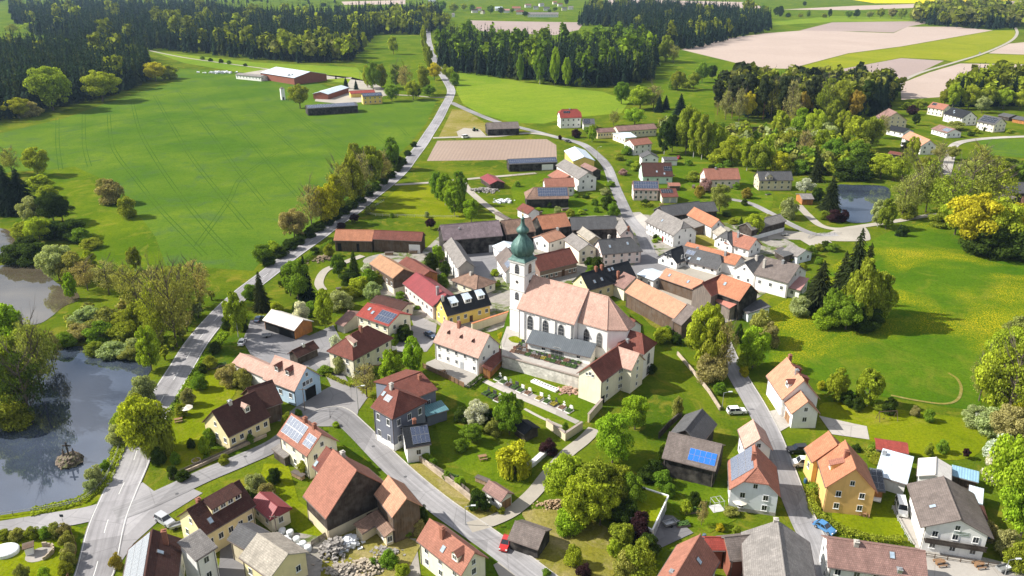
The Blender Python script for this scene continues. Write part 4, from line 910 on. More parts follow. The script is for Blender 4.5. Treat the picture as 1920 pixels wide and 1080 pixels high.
b('t11', (597, 640), (885, 645), (861, 728), (861, 812), 36, 'orange', 'wood', 'timber barn with orange tile roof beside the main road', 'barn', st=0, doors=[('E', .12, 1.4, 3.2, 'dark'), ('E', .62, 1.0, 3.2, 'dark')])
b('t11', (888, 645), (1256, 661), (1242, 729), 5.0, 34, 'redbrown', 'wood', 'long timber barn with brown roof and a white metal door', 'barn', st=0, doors=[('E', .86, 4.2, 3.4, 'white')])
b('t11', (1735, 222), (1812, 275), (1748, 299), 2.6, 20, 'redmetal', 'dwood', 'small hut with red metal roof by the gravel track', 'hut', st=0)
b('z8', (85, 663), (200, 661), (218, 722), 2.2, 18, 'moss', 'wood', 'tiny rusty roofed lean-to below the purple roofed barn', 'shed', st=0)
b('z8', (785, 160), (930, 240), (900, 252), 2.6, 14, 'greybrown', 'stone', 'low stone shed with grey roof beside the barn track', 'shed', st=0)
# -- farm in the fields
b('t10', (372, 788), (752, 765), (760, 792), 5.0, 12, 'dgrey', 'bwood', 'long black solar barn at the edge of the wheat field', 'barn', st=0, solar=[('E', .02, .95, .08, .92, 'navy')])
b('t10', (790, 700), (940, 692), (957, 716), (953, 777), 24, 'dgrey', 'yellow', 'vivid yellow farmhouse with solar roof in the fields', 'house', st=2, solar=[('E', .03, .97, .1, .9, 'navy')])
b('t10', (480, 688), (640, 638), (680, 662), 4.2, 14, 'wmetal', 'brickred', 'farm shed with pale sloping roof beside the round field tree', 'barn', st=0)
b('t10', (700, 682), (886, 672), (896, 693), 3.2, 20, 'red', 'yellow', 'low yellow farm wing with red roof behind the farmhouse', 'outbuilding', st=0)
b('t10', (150, 500), (408, 537), (326, 591), 6.0, 12, 'wmetal', 'brickred', 'large cattle hall with pale roof and brick-red gable', 'barn', st=0)
b('t10', (-130, 545), (62, 563), (140, 587), 4.0, 14, 'grey', 'white', 'low white farm building beside the large cattle hall', 'outbuilding', st=1, nwin={'E': 8})
# -- hamlet, upper right
b('t30', (905, 813), (968, 842), (868, 903), 5.0, 34, 'pinkbrown', 'beige', 'beige gabled house with brown roof at the wood edge', 'house', st=2)
b('t30', (1235, 765), (1358, 786), (1286, 819), 5.0, 34, 'terra', 'cream', 'cream house with red roof in the hamlet by the ploughed field', 'house', st=2, solar=[('E', .1, .35, .1, .5, 'dark')])
b('t30', (1380, 803), (1527, 838), (1442, 882), 5.0, 34, 'anth', 'white', 'white hamlet house with black roof and long front', 'house', st=2, sky=[('E', .3, .4), ('E', .4, .6)])
b('t30', (1620, 860), (1758, 886), (1688, 933), 5.0, 34, 'dgrey', 'cream', 'cream hamlet house with solar slate roof and balconies', 'house', st=2, solar=[('E', .1, .9, .15, .85, 'dark')])
b('t30', (930, 940), (1062, 966), (1000, 992), 3.2, 20, 'anth', 'white', 'low white bungalow with black roof below the beige house', 'house', st=1)
b('t30', (1065, 985), (1218, 1050), (1142, 1092), 5.0, 36, 'lorange', 'white', 'white house with bright orange roof at the hamlet edge', 'house', st=2, sky=[('E', .7, .4)])
b('t30', (1285, 935), (1406, 968), (1336, 996), 3.2, 22, 'pinkbrown', 'white', 'low white bungalow with pink roof and grey panels', 'house', st=1, solar=[('E', .55, .95, .2, .8, 'pale')])
b('t30', (1770, 845), (1858, 862), (1830, 885), 2.6, 14, 'dgrey', 'dwood', 'dark timber shed at the hamlet end under the trees', 'shed', st=0)
b('t30', (1870, 868), (1970, 885), (1930, 905), 2.6, 14, 'dgrey', 'owood', 'orange timber shed at the right edge of the hamlet', 'shed', st=0)
b('t31', (1182, 92), (1292, 140), (1232, 152), 4.0, 34, 'greybrown', 'cream', 'brown roofed house half hidden by trees below the hamlet', 'house', st=1)
b('t31', (915, 52), (1018, 68), (1000, 85), 2.6, 16, 'redbrown', 'dwood', 'dark red garden shed in the clearing below the hamlet', 'shed', st=0)
b('t31', (1765, 290), (1990, 284), (1980, 366), 4.4, 30, 'dgrey', 'bwood', 'slate roofed barn at the right edge behind the yellow tree', 'barn', st=0)
b('t31', (1775, 372), (1862, 400), (1800, 440), 3.6, 26, 'greybrown', 'dwood', 'small grey roofed shed below the slate barn', 'shed', st=0)
b('t31', (1905, 392), (2010, 405), (1845, 495), 4.6, 36, 'lorange', 'cream', 'pale house with orange roof at right edge behind trees', 'house', st=2)
# -- east street
RH = b('t32', (140, 520), (272, 694), (98, 822), 5.0, 48, 'lorange', 'white', 'white house with steep orange roof, red dormers and front wing', 'house', st=2, win='B', dorm=[('E', .78, .62, 1.6, 'gable', 'redbrown', 'white'), ('F', .35, .45, 1.6, 'shed', 'redbrown', 'redbrown' if 0 else 'brickred'), ('F', .75, .45, 1.6, 'shed', 'redbrown', 'brickred')], chim=[(.65, .06, 'metal', .6), (.08, -.1)])
b('t32', (225, 745), (300, 852), (175, 938), (166, 1052), 44, 'lorange', 'white', into=RH, st=1, win='B', nwin={'B': 1}, doors=[('E', .5, 3.0, 2.3, 'wood')])
b('t32', (165, 628), (80, 625), (110, 712), 5.2, 44, 'redbrown', 'white', into=RH, st=1)
OH = b('t33', (578, 60), (660, 276), (430, 404), 6.0, 46, 'orange', 'orangewall', 'orange-yellow house with bright orange roof and garden terrace', 'house', st=2, win='B', nwin={'B': 2}, chim=[(.5, .15, 'brick', .7)], dorm=[('E', .55, .72, 1.5, 'shed', 'terra')])
b('t33', (452, -8), (520, 98), (305, 180), 5.6, 44, 'orange', 'orangewall', into=OH, st=1, win='AE')
b('t33', (490, 425), (615, 440), (620, 500), 2.4, 6, 'beige', 'owood', into=OH, st=0, hwF=.2)
b('t33', (760, 270), (855, 285), (925, 455), 2.9, 6, 'zinc', 'owood', 'carport with dark solar roof beside the orange-yellow house', 'carport', st=0, hwF=.2, solar=[('E', .05, .95, .05, .95, 'dark')])
b('t33', (860, 125), (1095, 190), (1105, 410), 3.2, 5, 'wmetal', 'white', 'long workshop with flat pale blue metal roof', 'workshop', st=0, hwF=.3, chim=[(.1, .2, 'metal', .4)])
b('t33', (1262, 188), (1255, 320), (1120, 300), 4.0, 22, 'white', 'white', 'white gabled workshop behind the balcony chalet', 'workshop', st=0)
b('t33', (1380, 248), (1585, 300), (1580, 378), 2.6, 8, 'bmetal', 'wood', 'lean-to with blue corrugated roof under the big tree', 'shed', st=0, hwF=.3)
b('t33', (805, 52), (1050, 88), (1065, 165), 2.4, 20, 'red', 'wood', 'low shed with bright red ribbed roof on the lawn', 'shed', st=0, hwF=1.2)
b('t33', (1510, 400), (1620, 430), (1660, 565), 2.6, 6, 'wmetal', 'dwood', 'cluttered lean-to with pale sheet roof beside the chalet', 'shed', st=0, hwF=.3)
CH = b('t33', (1315, 330), (1446, 658), (1170, 774), 5.4, 26, 'greybrown', 'white', 'white chalet house with wide brown roof and dark balcony', 'house', cat='chalet', st=2, win='B', ov=.9, sky=[('E', .62, .55)], nwin={'B': 3})
b('t33', (1470, 535), (1620, 555), (1630, 658), 4.6, 14, 'brown', 'white', into=CH, st=0, hwF=.3)
BR = b('t33', (440, 790), (1182, 893), (480, 1014), 5.2, 34, 'pinkbrown', 'white', 'white house with long weathered pink-brown roof at bottom right', 'house', st=2, chim=[(.3, .12, 'plaster', .4), (.72, .8, 'metal', -1.8)], sky=[('E', .66, .3)])
b('z5', (1430, 362), (1512, 960), (1120, 760), 6.0, 32, 'grey', 'gwood', 'big barn with grey slab roof beside the east street', 'barn', st=0, chim=[(.01, .05, 'plaster', .3)])
LG = b('z5', (950, 515), (1268, 484), (1080, 724), 4.4, 36, 'greybrown', 'brickred', 'grey slate link building between barn and orange-brown house', 'outbuilding', st=0)
b('z5', (775, 512), (950, 515), (925, 634), 4.4, 36, 'red', 'brickred', into=LG, st=0)
b('z5', (735, 487), (480, 915), (540, 560), 6.0, 46, 'terra', 'cream', 'cream house with steep orange-brown roof at the bottom edge', 'house', st=2, sky=[('F', .35, .4)], chim=[(.75, .3, 'metal', -1)])
b('t23', (1820, 92), (1838, 262), (1632, 464), (1632, 622), 44, 'terra', 'bluewhite', 'white half-hipped house with solar roof on the east street', 'house', st=2, ends=(0, .48), solar=[('E', .02, .98, .1, .9, 'pale')], chim=[(.62, .1)], nwin={'B': 2}, base=(.8, 'stone'))
b('t22', (1805, 985), (1862, 1130), (1688, 1046), 5.0, 42, 'salmon', 'white', 'white house with salmon roof north of the half-hipped house', 'house', st=2)
b('t23', (1178, 0), (1578, 94), (1532, 292), (1518, 432), 32, 'greybrown', 'bwood', 'black timber barn with six bright blue solar panels', 'barn', st=0, solar=[('E', .46, .96, .4, .86, 'blue')])
b('t22', (1428, 905), (1300, 1062), (1200, 1070), 4.2, 36, 'dgrey', 'bwood', 'dark slate shed behind the black barn with blue panels', 'shed', st=0)
b('t23', (22, 668), (252, 745), (205, 882), (206, 972), 30, 'greybrown', 'bwood', 'small black barn with brown slate roof on the orchard slope', 'barn', st=0)
b('z3', (690, 755), (830, 850), (620, 845), 2.3, 22, 'anth', 'dwood', 'dark garden hut below the lower cemetery', 'hut', st=0)
# ------------------------------------------------------------------ church on its terrace
ZT = 3.4
def copper():
    t = NT('copper_patina'); ob = t.coord('Object', (1, 1, .25))
    c = t.mix(t.ramp(t.noise(ob, 1.1, 5, .65), [(.3, 0.0), (.7, 1.0)]), (.035, .085, .078), (.115, .215, .19))
    c = t.mix(t.ramp(t.noise(ob, 4, 4, .7), [(.5, 0.0), (.75, .6)]), c, (.03, .05, .045))
    t.b.inputs['Metallic'].default_value = .15; MATS['copper'] = t.col(c, .5); return t.m
M_COPPER = copper()
def stonewall(name, c):
    t = NT(name); ob = t.coord('Object', (1, 1, 1.6))
    v = t.n('TexVoronoi'); v.inputs['Scale'].default_value = 1.1; t.l(ob, v.inputs['Vector'])
    cc = t.mix(.5, t.mix(t.ramp(t.noise(ob, .35, 5, .65), [(.3, 0.0), (.7, 1.0)]), mul(c, .7), mul(c, 1.15)), t.ramp(v.outputs['Color'], [(.1, .6), (.9, 1.25)]), 'MULTIPLY')
    cc = t.mix(t.ramp(t.noise(t.coord('Object', (1, 1, .2)), .8, 4, .6), [(.5, 0.0), (.75, .5)]), cc, mul(c, .4))
    t.bump(v.outputs['Distance'], .4, .06); MATS[name] = t.col(cc, .95); return t.m
M_STONE = stonewall('rubble_wall', (.64, .61, .56)); M_STONE2 = stonewall('sandstone_wall', (.44, .36, .28))
TERR = [U(p, ZT) for p in ((941, 668), (1012, 687), (1086, 707), (1120, 680), (1165, 650), (1185, 625), (1180, 590), (1150, 565), (1090, 540), (1000, 528), (962, 560), (948, 600), (938, 640))]
m = MB(); m.prism([(p.x, p.y) for p in TERR], -.3, ZT-.05)
tw = empty('terrace_wall', (TERR[0].x, TERR[0].y, 0)); tag(tw, 'tall rendered retaining wall below the upper cemetery', 'retaining wall')
o = m.build('masonry', M_STONE, tw); o.matrix_basis = Matrix.Translation(-tw.location)
m = MB(); m.face([(p.x, p.y, ZT) for p in TERR]); o = m.build('terrace_ground', G_MEAD); tag(o, kind='structure')
if o.data.polygons[0].normal.z < 0: o.data.flip_normals()
c_ = MB()
for a_, b_ in ((0, 1), (1, 2)):
    A_, B_ = TERR[a_], TERR[b_]; d_ = (B_-A_).normalized(); q_ = Vector((-d_.y, d_.x, 0)); c_.obox((A_+B_)/2 + q_*.1 + Vector((0, 0, .12)), d_*((B_-A_).length/2), q_*.28, Vector((0, 0, .14)))
o = c_.build('coping', plain('coping_tile', (.30, .25, .22), .9), tw); o.matrix_basis = Matrix.Translation(-tw.location)
pv = MB(); pv.face([(p.x, p.y, ZT+.008) for p in [U(q_, ZT) for q_ in ((941, 668), (1012, 687), (1086, 707), (1120, 680), (1090, 655), (1000, 628), (965, 612), (950, 612), (940, 640))]]); o = pv.build('churchyard_paving', PAVE); tag(o, kind='structure')
lw = MB(); lw.face([(p.x, p.y, ZT+.016) for p in smooth_line([U(p, ZT) for p in ((953, 634), (965, 630), (981, 636), (979, 643), (962, 642))], True, 4)]); o = lw.build('churchyard_lawn', G_BRIGHT); tag(o, kind='structure')

CHR = b('f', fp('z1', (395, 812)), fp('z1', (1045, 978)), fp('z2', (880, 412)), 9.0, 47, 'salmon', 'white', 'white baroque church with salmon roof and green onion-domed tower', 'church', st=0, z0=ZT, ends=(0, 0), th=.3)
CHOIR_A, CHOIR_B, CHOIR_E = fp('z2', (1040, 25)), fp('z2', (1280, 86)), fp('z2', (1245, 476))
def arch(h, sd, u, z, w, hh):
    n_ = h.sides[sd][2]; h.put(ARCH_F, 'arched_window', Vector(h.wall_point(sd, u, z)) + Vector(n_)*.03, Vector((-n_[1], n_[0], 0)), n_, w, hh, ARCH_P)
for u in (.22, .50, .78): arch(CHR, 'E', u, 5.6, 1.7, 4.0)
for u in (.08, .36, .64, .92):                       # pilasters
    m = MB(); s_ = 1 if CHR.wE > 0 else -1; x_ = CHR.wx0 + (CHR.wx1-CHR.wx0)*u; m.box(x_-.7, x_+.7, min(CHR.wE, CHR.wE+s_*.35), max(CHR.wE, CHR.wE+s_*.35), -.3, CHR.he-.75); m.build('pilaster', wall_mat('white'), CHR.root, fix=False)
# choir with three-sided apse
hr_c = CHR.hr - .6; he_c = 9.0
Aw, Bw, Ew = U(CHOIR_A, ZT+hr_c), U(CHOIR_B, ZT+hr_c), U(CHOIR_E, ZT+he_c)
Mi = CHR.M.inverted(); lA, lB, lE = Mi @ Aw, Mi @ Bw, Mi @ Ew
hwc = abs(lE.y)*.96; sE = 1 if lE.y > 0 else -1; xs, xr, xc = CHR.L/2-.2, lB.x, lE.x; xt = xc + hwc*.9
xr = min(xr, xc-.3)
pl = [(xs, sE*hwc), (xc, sE*hwc), (xt, sE*hwc*.42), (xt, -sE*hwc*.42), (xc, -sE*hwc), (xs, -sE*hwc)]
r = MB(); R0, R1 = (xs, 0, hr_c), (xr, 0, hr_c)
def rf(P): r.face(P, [(q_[0]*.7+q_[1]*.7, q_[2]*1.3) for q_ in P])
e_ = [(x, y, he_c) for x, y in pl]
rf([R0, R1, e_[1], e_[0]]); rf([R1, e_[2], e_[1]]); rf([R1, e_[3], e_[2]]); rf([R1, e_[4], e_[3]]); rf([R1, R0, e_[5], e_[4]])
for P, Q in zip(e_, e_[1:]): r.face([P, Q, (Q[0], Q[1], Q[2]-.3), (P[0], P[1], P[2]-.3)])
r.build('choir_roof', roof_mat('salmon'), CHR.root)
cap = MB()
for P in e_[1:5]: cap.tube((xr, 0, hr_c+.02), (P[0], P[1], he_c+.05), .13, n=5)
cap.tube(R0, R1, .14, n=5); cap.build('choir_ridge', plain('ridge_salmon', mul(ROOF['salmon'], .85)), CHR.root, fix=False)
w = MB(); wl = [(x - (.4 if x == xt else 0), y*.93) for x, y in pl]; w.prism(wl, -.4, he_c-.25); w.build('choir_wall', wall_mat('white'), CHR.root)
nE = (0, sE, 0)
for fx in (.3, .74):
    CHR.put(ARCH_F, 'arched_window', (xs+(xc-xs)*fx, wl[0][1]+sE*.03, 5.4), (-sE, 0, 0), nE, 1.5, 3.9, ARCH_P)
# tower
L_, F_, R_ = (U(fp('z1', p), ZT+21.6) for p in ((135, 627), (320, 677), (462, 607)))
tc_ = (L_+R_)/2; ax = (L_-F_); rzt = math.atan2(ax.y, ax.x); half = ((L_-F_).length + (R_-F_).length)/4
hb = half*.86
T = Mi @ Matrix.Translation((tc_.x, tc_.y, ZT)) @ Matrix.Rotation(rzt, 4, 'Z')
def tw_part(mb, nm, mat, smooth=False, fix=True):
    o = mb.build(nm, mat, CHR.root, fix=fix, smooth=smooth); o.matrix_basis = T; return o
m = MB(); m.box(-hb, hb, -hb, hb, -.4, 21.3); tw_part(m, 'tower', wall_mat('white'))
m = MB()
for z in (6.5, 12.6, 17.2): m.box(-hb-.14, hb+.14, -hb-.14, hb+.14, z, z+.28)
m.box(-hb-.3, hb+.3, -hb-.3, hb+.3, 20.7, 21.32); tw_part(m, 'cornice', plain('cornice_plaster', (.62, .61, .58), .9), fix=False)
sk = MB(); h2 = half*1.02; P0 = [(-h2, -h2, 21.34), (h2, -h2, 21.34), (h2, h2, 21.34), (-h2, h2, 21.34)]; P1 = [(-1.9, -1.9, 22.9), (1.9, -1.9, 22.9), (1.9, 1.9, 22.9), (-1.9, 1.9, 22.9)]; Pm = [((a_[0]*.42+c_[0]*.58), (a_[1]*.42+c_[1]*.58), 21.34+.5) for a_, c_ in zip(P0, P1)]
for lo, hi in ((P0, Pm), (Pm, P1)):
    for i in range(4): sk.face([lo[i], lo[(i+1) % 4], hi[(i+1) % 4], hi[i]])
tw_part(sk, 'dome_skirt', M_COPPER)
m = MB(); m.lathe([(22.4, 2.3), (22.9, 2.75), (23.6, 3.1), (24.4, 3.2), (25.3, 3.05), (26.2, 2.6), (27.0, 1.95), (27.8, 1.3), (28.5, .95), (28.8, .95)], 48, scallop=16, amp=.07)
tw_part(m, 'onion_dome', M_COPPER, True)
m = MB(); m.lathe([(28.75, 1.15), (28.9, 1.5), (29.4, 1.75), (29.9, 1.62), (30.4, 1.15), (30.9, .7), (31.6, .5), (32.6, .42), (32.75, .6), (32.9, .42), (33.2, .25), (33.5, .12)], 32, scallop=8, amp=.06); tw_part(m, 'lantern', M_COPPER, True)
gold = plain('gilt', (.55, .38, .08), .35, .8)
m = MB(); m.lathe([(33.4, .02), (33.55, .22), (33.75, .28), (33.95, .2), (34.05, .02)], 12); m.box(-.05, .05, -.05, .05, 34.0, 35.4); m.box(-.4, .4, -.05, .05, 34.85, 34.97); tw_part(m, 'cross', gold)
for (nx, ny) in ((0, -1), (0, 1), (-1, 0), (1, 0)):
    fr = frame_on((nx*(hb+.02), ny*(hb+.02), 19.0), (-ny, nx, 0), (nx, ny, 0))
    o = link('belfry_window', ARCH_F, CHR.root, T @ fr @ Matrix.Diagonal((1.3, 1, 2.6, 1))); link('pane', ARCH_P, o)
    o = link('belfry_window', ARCH_F, CHR.root, T @ frame_on((nx*(hb+.02), ny*(hb+.02), 11.0), (-ny, nx, 0), (nx, ny, 0)) @ Matrix.Diagonal((1.2, 1, 2.2, 1))); link('pane', ARCH_P, o)
    m = MB(); m.tube((nx*(hb), ny*(hb), 15.2), (nx*(hb+.08), ny*(hb+.08), 15.2), .42, n=16); tw_part(m, 'clock_face', plain('clock_dark', (.06, .05, .045), .6))
FOOT.append([(tc_.x-5, tc_.y-5), (tc_.x+5, tc_.y-5), (tc_.x+5, tc_.y+5), (tc_.x-5, tc_.y+5)])
SAC = b('z2', (410, 462), (1135, 624), (1010, 772), (1006, 862), 30, 'zinc', 'white', into=CHR, st=0, hwF=.3, z0=ZT)
for (u, w_, h_, c_) in ((.62, 3.4, 2.6, 'dark'),): SAC.put(ARCH_F, 'arched_window', Vector(SAC.wall_point('E', u-.14, 1.5)) + Vector(SAC.sides['E'][2])*.03, (-SAC.sides['E'][2][1], 0, 0), SAC.sides['E'][2], 3.2, 2.6, ARCH_P)
for u in (.26, .82): SAC.put(WIN_F, 'window', Vector(SAC.wall_point('E', u, 1.6)) + Vector(SAC.sides['E'][2])*.01, (-SAC.sides['E'][2][1], 0, 0), SAC.sides['E'][2], 1.1, 1.2, WIN_P)
CPL = b('z2', (1440, 458), (1640, 512), (1668, 744), 8.0, 42, 'redbrown', 'white', 'white chapel with hipped dark red roof east of the choir', 'chapel', st=0, ends=(0, 1), z0=0)
arch(CPL, 'B', .5, 5.0, 1.3, 3.0); arch(CPL, 'B', .5, 1.6, 1.2, 2.4)
b('z2', (1500, 333), (1572, 366), (1480, 486), 5.4, 36, 'redbrown', 'white', 'small white sacristy with dark red roof behind the chapel', 'annex', st=0, z0=1.0)
CEM = b('f', fp('z2', (1055, 872)), fp('z2', (1485, 575)), fp('z2', (1197, 1058)), (1128, 763), 42, 'redbrown', 'cream', 'tall cream building with red roof below the church cemetery', 'house', st=3, win='EA', nwin={'E': 3, 'A': 0}, wsize=(.9, 1.2), chim=[(.95, .1, 'metal', .4)], doors=[('E', .06, 1.6, 2.2, 'dark')])
for u in (.35, .62): CEM.put(WIN_F, 'window', Vector(CEM.wall_point('A', u, CEM.he+.6)) + Vector((-.005, 0, 0)), (0, -1, 0), (-1, 0, 0), .7, .8, WIN_P)
b('z2', (1375, 662), (1615, 738), (1540, 932), CEM.he, 42, 'salmon', 'cream', into=CEM, st=3, win='EB', nwin={'E': 1, 'B': 1}, wsize=(.8, 1.1))
# ------------------------------------------------------------------ garden and cemetery walls
def wall_run(label, px, h, th, mat, capm=None, name='garden_wall', z0=0.0, f='f', cat='wall'):
    P = [U(fp(f, p), z0) for p in px]; root = empty(name, P[0]); tag(root, label, cat)
    m = MB(); c = MB(); n = len(P)
    for i, (A_, B_) in enumerate(zip(P, P[1:])):
        d = (B_-A_); ln = d.length; d.normalize(); q = Vector((-d.y, d.x, 0))
        ext = .0 if i == n-2 else th/2
        m.obox((A_+B_)/2 + d*ext/2 + Vector((0, 0, h/2-.15)), d*(ln/2+ext/2), q*th/2, Vector((0, 0, h/2+.15)))
        if capm: c.obox((A_+B_)/2 + Vector((0, 0, h+.06)), d*(ln/2), q*(th/2+.12), Vector((0, 0, .07)))
    o = m.build('masonry', mat, root, fix=False); o.matrix_basis = Matrix.Translation(-root.location)
    if capm: o = c.build('coping', capm, root, fix=False); o.matrix_basis = Matrix.Translation(-root.location)
    return root
TILE = roof_mat('orange'); COP = plain('coping_tile', (.30, .25, .22), .9)
wall_run('cream churchyard wall with orange tile coping beside the parsonage', [(885, 622), (920, 610), (957, 598)], 2.6, .5, wall_mat('beige'), plain('tile_coping', (.48, .19, .09), .85))
wall_run('cream wall at the lower corner of the cemetery', [(1025, 800), (1060, 826), (1091, 805)], 2.0, .4, wall_mat('beige'), COP)
wall_run('cream wall running down from the tall cream building', [(1128, 763), (1103, 792)], 2.2, .4, wall_mat('beige'), COP)
wall_run('rubble garden wall along the lane below the blue-grey house', [(772, 852), (810, 882), (850, 912), (896, 950)], 1.3, .4, M_STONE2)
wall_run('sandstone wall on the slope east of the chapel', [(1270, 665), (1300, 700), (1330, 738), (1350, 770)], 1.0, .35, M_STONE2)
wall_run('low stone wall around the pale yellow house garden', [(318, 900), (380, 873), (440, 845), (500, 818)], .7, .3, M_STONE2)
wall_run('long white wall along the garden beside the weeping willow', [(972, 892), (1000, 872), (1030, 845)], 1.0, .9, wall_mat('white'), plain('slab_white', (.7, .69, .66), .8))
wall_run('dark timber retaining wall near the bright green tree', [(1235, 822), (1255, 800), (1278, 780)], 1.6, .3, wall_mat('dwood'))
# ------------------------------------------------------------------ cemeteries
GR_S = [plain('granite_dark', (.06, .06, .065), .3, spec=.5), plain('granite_grey', (.26, .26, .27), .4), plain('marble_white', (.70, .69, .66), .5), plain('granite_red', (.20, .10, .08), .4)]
FLW = [plain('grave_soil', (.10, .065, .045), .95), plain('flowers_yellow', (.26, .22, .03), .9, var=.8, nscale=5), plain('flowers_green', (.05, .10, .022), .9, var=.6, nscale=9), plain('flowers_pink', (.20, .12, .08), .9, var=.8, nscale=5)]
def grave_meshes():
    k = MB(); k.box(-.85, .85, -.95, -.83, 0, .22); k.box(-.85, .85, .83, .95, 0, .22); k.box(-.85, -.73, -.83, .83, 0, .22); k.box(.73, .85, -.83, .83, 0, .22)
    hs = []
    s1 = MB(); s1.box(-.55, .55, .84, 1.06, .2, 1.0); s1.box(-.35, .35, .85, 1.05, 1.0, 1.25); s1.box(-.7, .7, .8, 1.1, 0, .2); hs.append(s1)
    s2 = MB(); s2.box(-.42, .42, .86, 1.04, .2, .8); s2.box(-.1, .1, .9, 1.0, .8, 1.6); s2.box(-.35, .35, .9, 1.0, 1.2, 1.36); s2.box(-.6, .6, .8, 1.1, 0, .2); hs.append(s2)
    s3 = MB(); s3.prism([(-.5, .86), (.5, .86), (.5, 1.06), (-.5, 1.06)], .2, 1.35); s3.box(-.65, .65, .8, 1.12, 0, .2); hs.append(s3)
    bed = MB(); rr = random.Random(4)
    for i in range(7):
        for j in range(7):
            x, y = -.63+i*.21, -.72+j*.24; a_ = rr.uniform(.07, .13); bed.obox((x, y, .2+a_*.5), Vector((a_, 0, .02)), Vector((0, a_, .02)), Vector((0, 0, a_*rr.uniform(.6, 2.0))))
    bed.box(-.73, .73, -.83, .83, .02, .19)
    return k, hs, bed
_k, _hs, _bed = grave_meshes()
KERBM = [_k.mesh('border', g) for g in GR_S]; HEADM = [[h_.mesh('headstone', g) for g in GR_S] for h_ in _hs]; BEDM = [_bed.mesh('planting', f_) for f_ in FLW]
GCOUNT = {}
def grave(p, rz, z, row, rnd, white=False, sc=1.0):
    root = empty('grave', (p.x, p.y, z), rz); root.scale = (sc, sc, sc)
    g = 2 if white else rnd.choice([0, 0, 0, 1, 3]); link('border', KERBM[g], root); link('headstone', HEADM[rnd.randrange(3)][g], root); fl = rnd.choice([0, 0, 1, 2, 2, 2, 2, 3]); link('planting', BEDM[fl], root)
    stone = {0: 'black', 1: 'grey', 2: 'white', 3: 'reddish'}[g]; flo = {0: 'bare soil', 1: 'yellow flowers', 2: 'green plants', 3: 'pink flowers'}[fl]
    GCOUNT.setdefault((row, stone, flo), []).append((PX((p.x, p.y, z))[0], root))
    return root
rg = random.Random(5)
e0, e1 = U((950, 661), ZT), U((1078, 694), ZT); dd = (e1-e0).normalized(); qq = Vector((-dd.y, dd.x, 0)); rz0 = math.atan2(dd.y, dd.x)
for ri, (off, n_) in enumerate(((1.5, 13), (3.9, 13), (6.3, 12))):
    for i in range(n_):
        p = e0 + dd*(1.2 + i*(e1-e0).length/(n_+.4)) + qq*(off + rg.uniform(-.15, .15))
        grave(p, rz0 + rg.uniform(-.05, .05), ZT+.01, ['wall edge', 'middle', 'church side'][ri] + ' row of upper cemetery', rg, sc=.92)
rows = [([(442, 310), (500, 345), (560, 380), (630, 405), (695, 440), (775, 470)], 'above the path'), ([(905, 530), (990, 565), (1070, 595), (1160, 635), (1240, 670)], 'beyond the path'), ([(310, 470), (380, 505), (440, 545)], 'below the path')]
pa, pb = U(fp('z3', (300, 330))), U(fp('z3', (1330, 790))); pd = (pb-pa).normalized(); rz1 = math.atan2(pd.y, pd.x)
for pts, nm in rows:
    for q_ in pts: grave(U(fp('z3', q_)), rz1 + rg.uniform(-.06, .06), .07, nm + ' in lower cemetery', rg, white=rg.random() < .7)
for (row, stone, flo), L in GCOUNT.items():
    L.sort(key=lambda t_: t_[0])
    for i, (x_, o) in enumerate(L):
        od = ['first', 'second', 'third', 'fourth', 'fifth', 'sixth', 'seventh', 'eighth', 'ninth', 'tenth', 'eleventh', 'twelfth'][i]
        tag(o, '%s grave with %s, %s%s' % (stone, flo, row, '' if len(L) == 1 else ', %s from left' % od), 'grave', 'graves of the village cemetery')
sheet('cemetery_lawn', [(300, 330), (480, 150), (800, 260), (1335, 480), (1580, 640), (1330, 880), (1190, 880), (700, 700), (180, 420)], G_MEAD, f='z3', z=.05)
road('cemetery_path', [(290, 325), (620, 480), (1000, 640), (1340, 795)], 1.7, PAVE, f='z3', zz=.064)
road('cemetery_gravel', [(430, 340), (700, 455), (900, 540), (1240, 690)], 2.8, pave_mat('gravel_grey', (.32, .29, .27), .15, False), f='z3', zz=.06)
road('cemetery_lower_path', [(740, 640), (950, 750), (1190, 850)], .8, PAVE, f='z3', zz=.064)
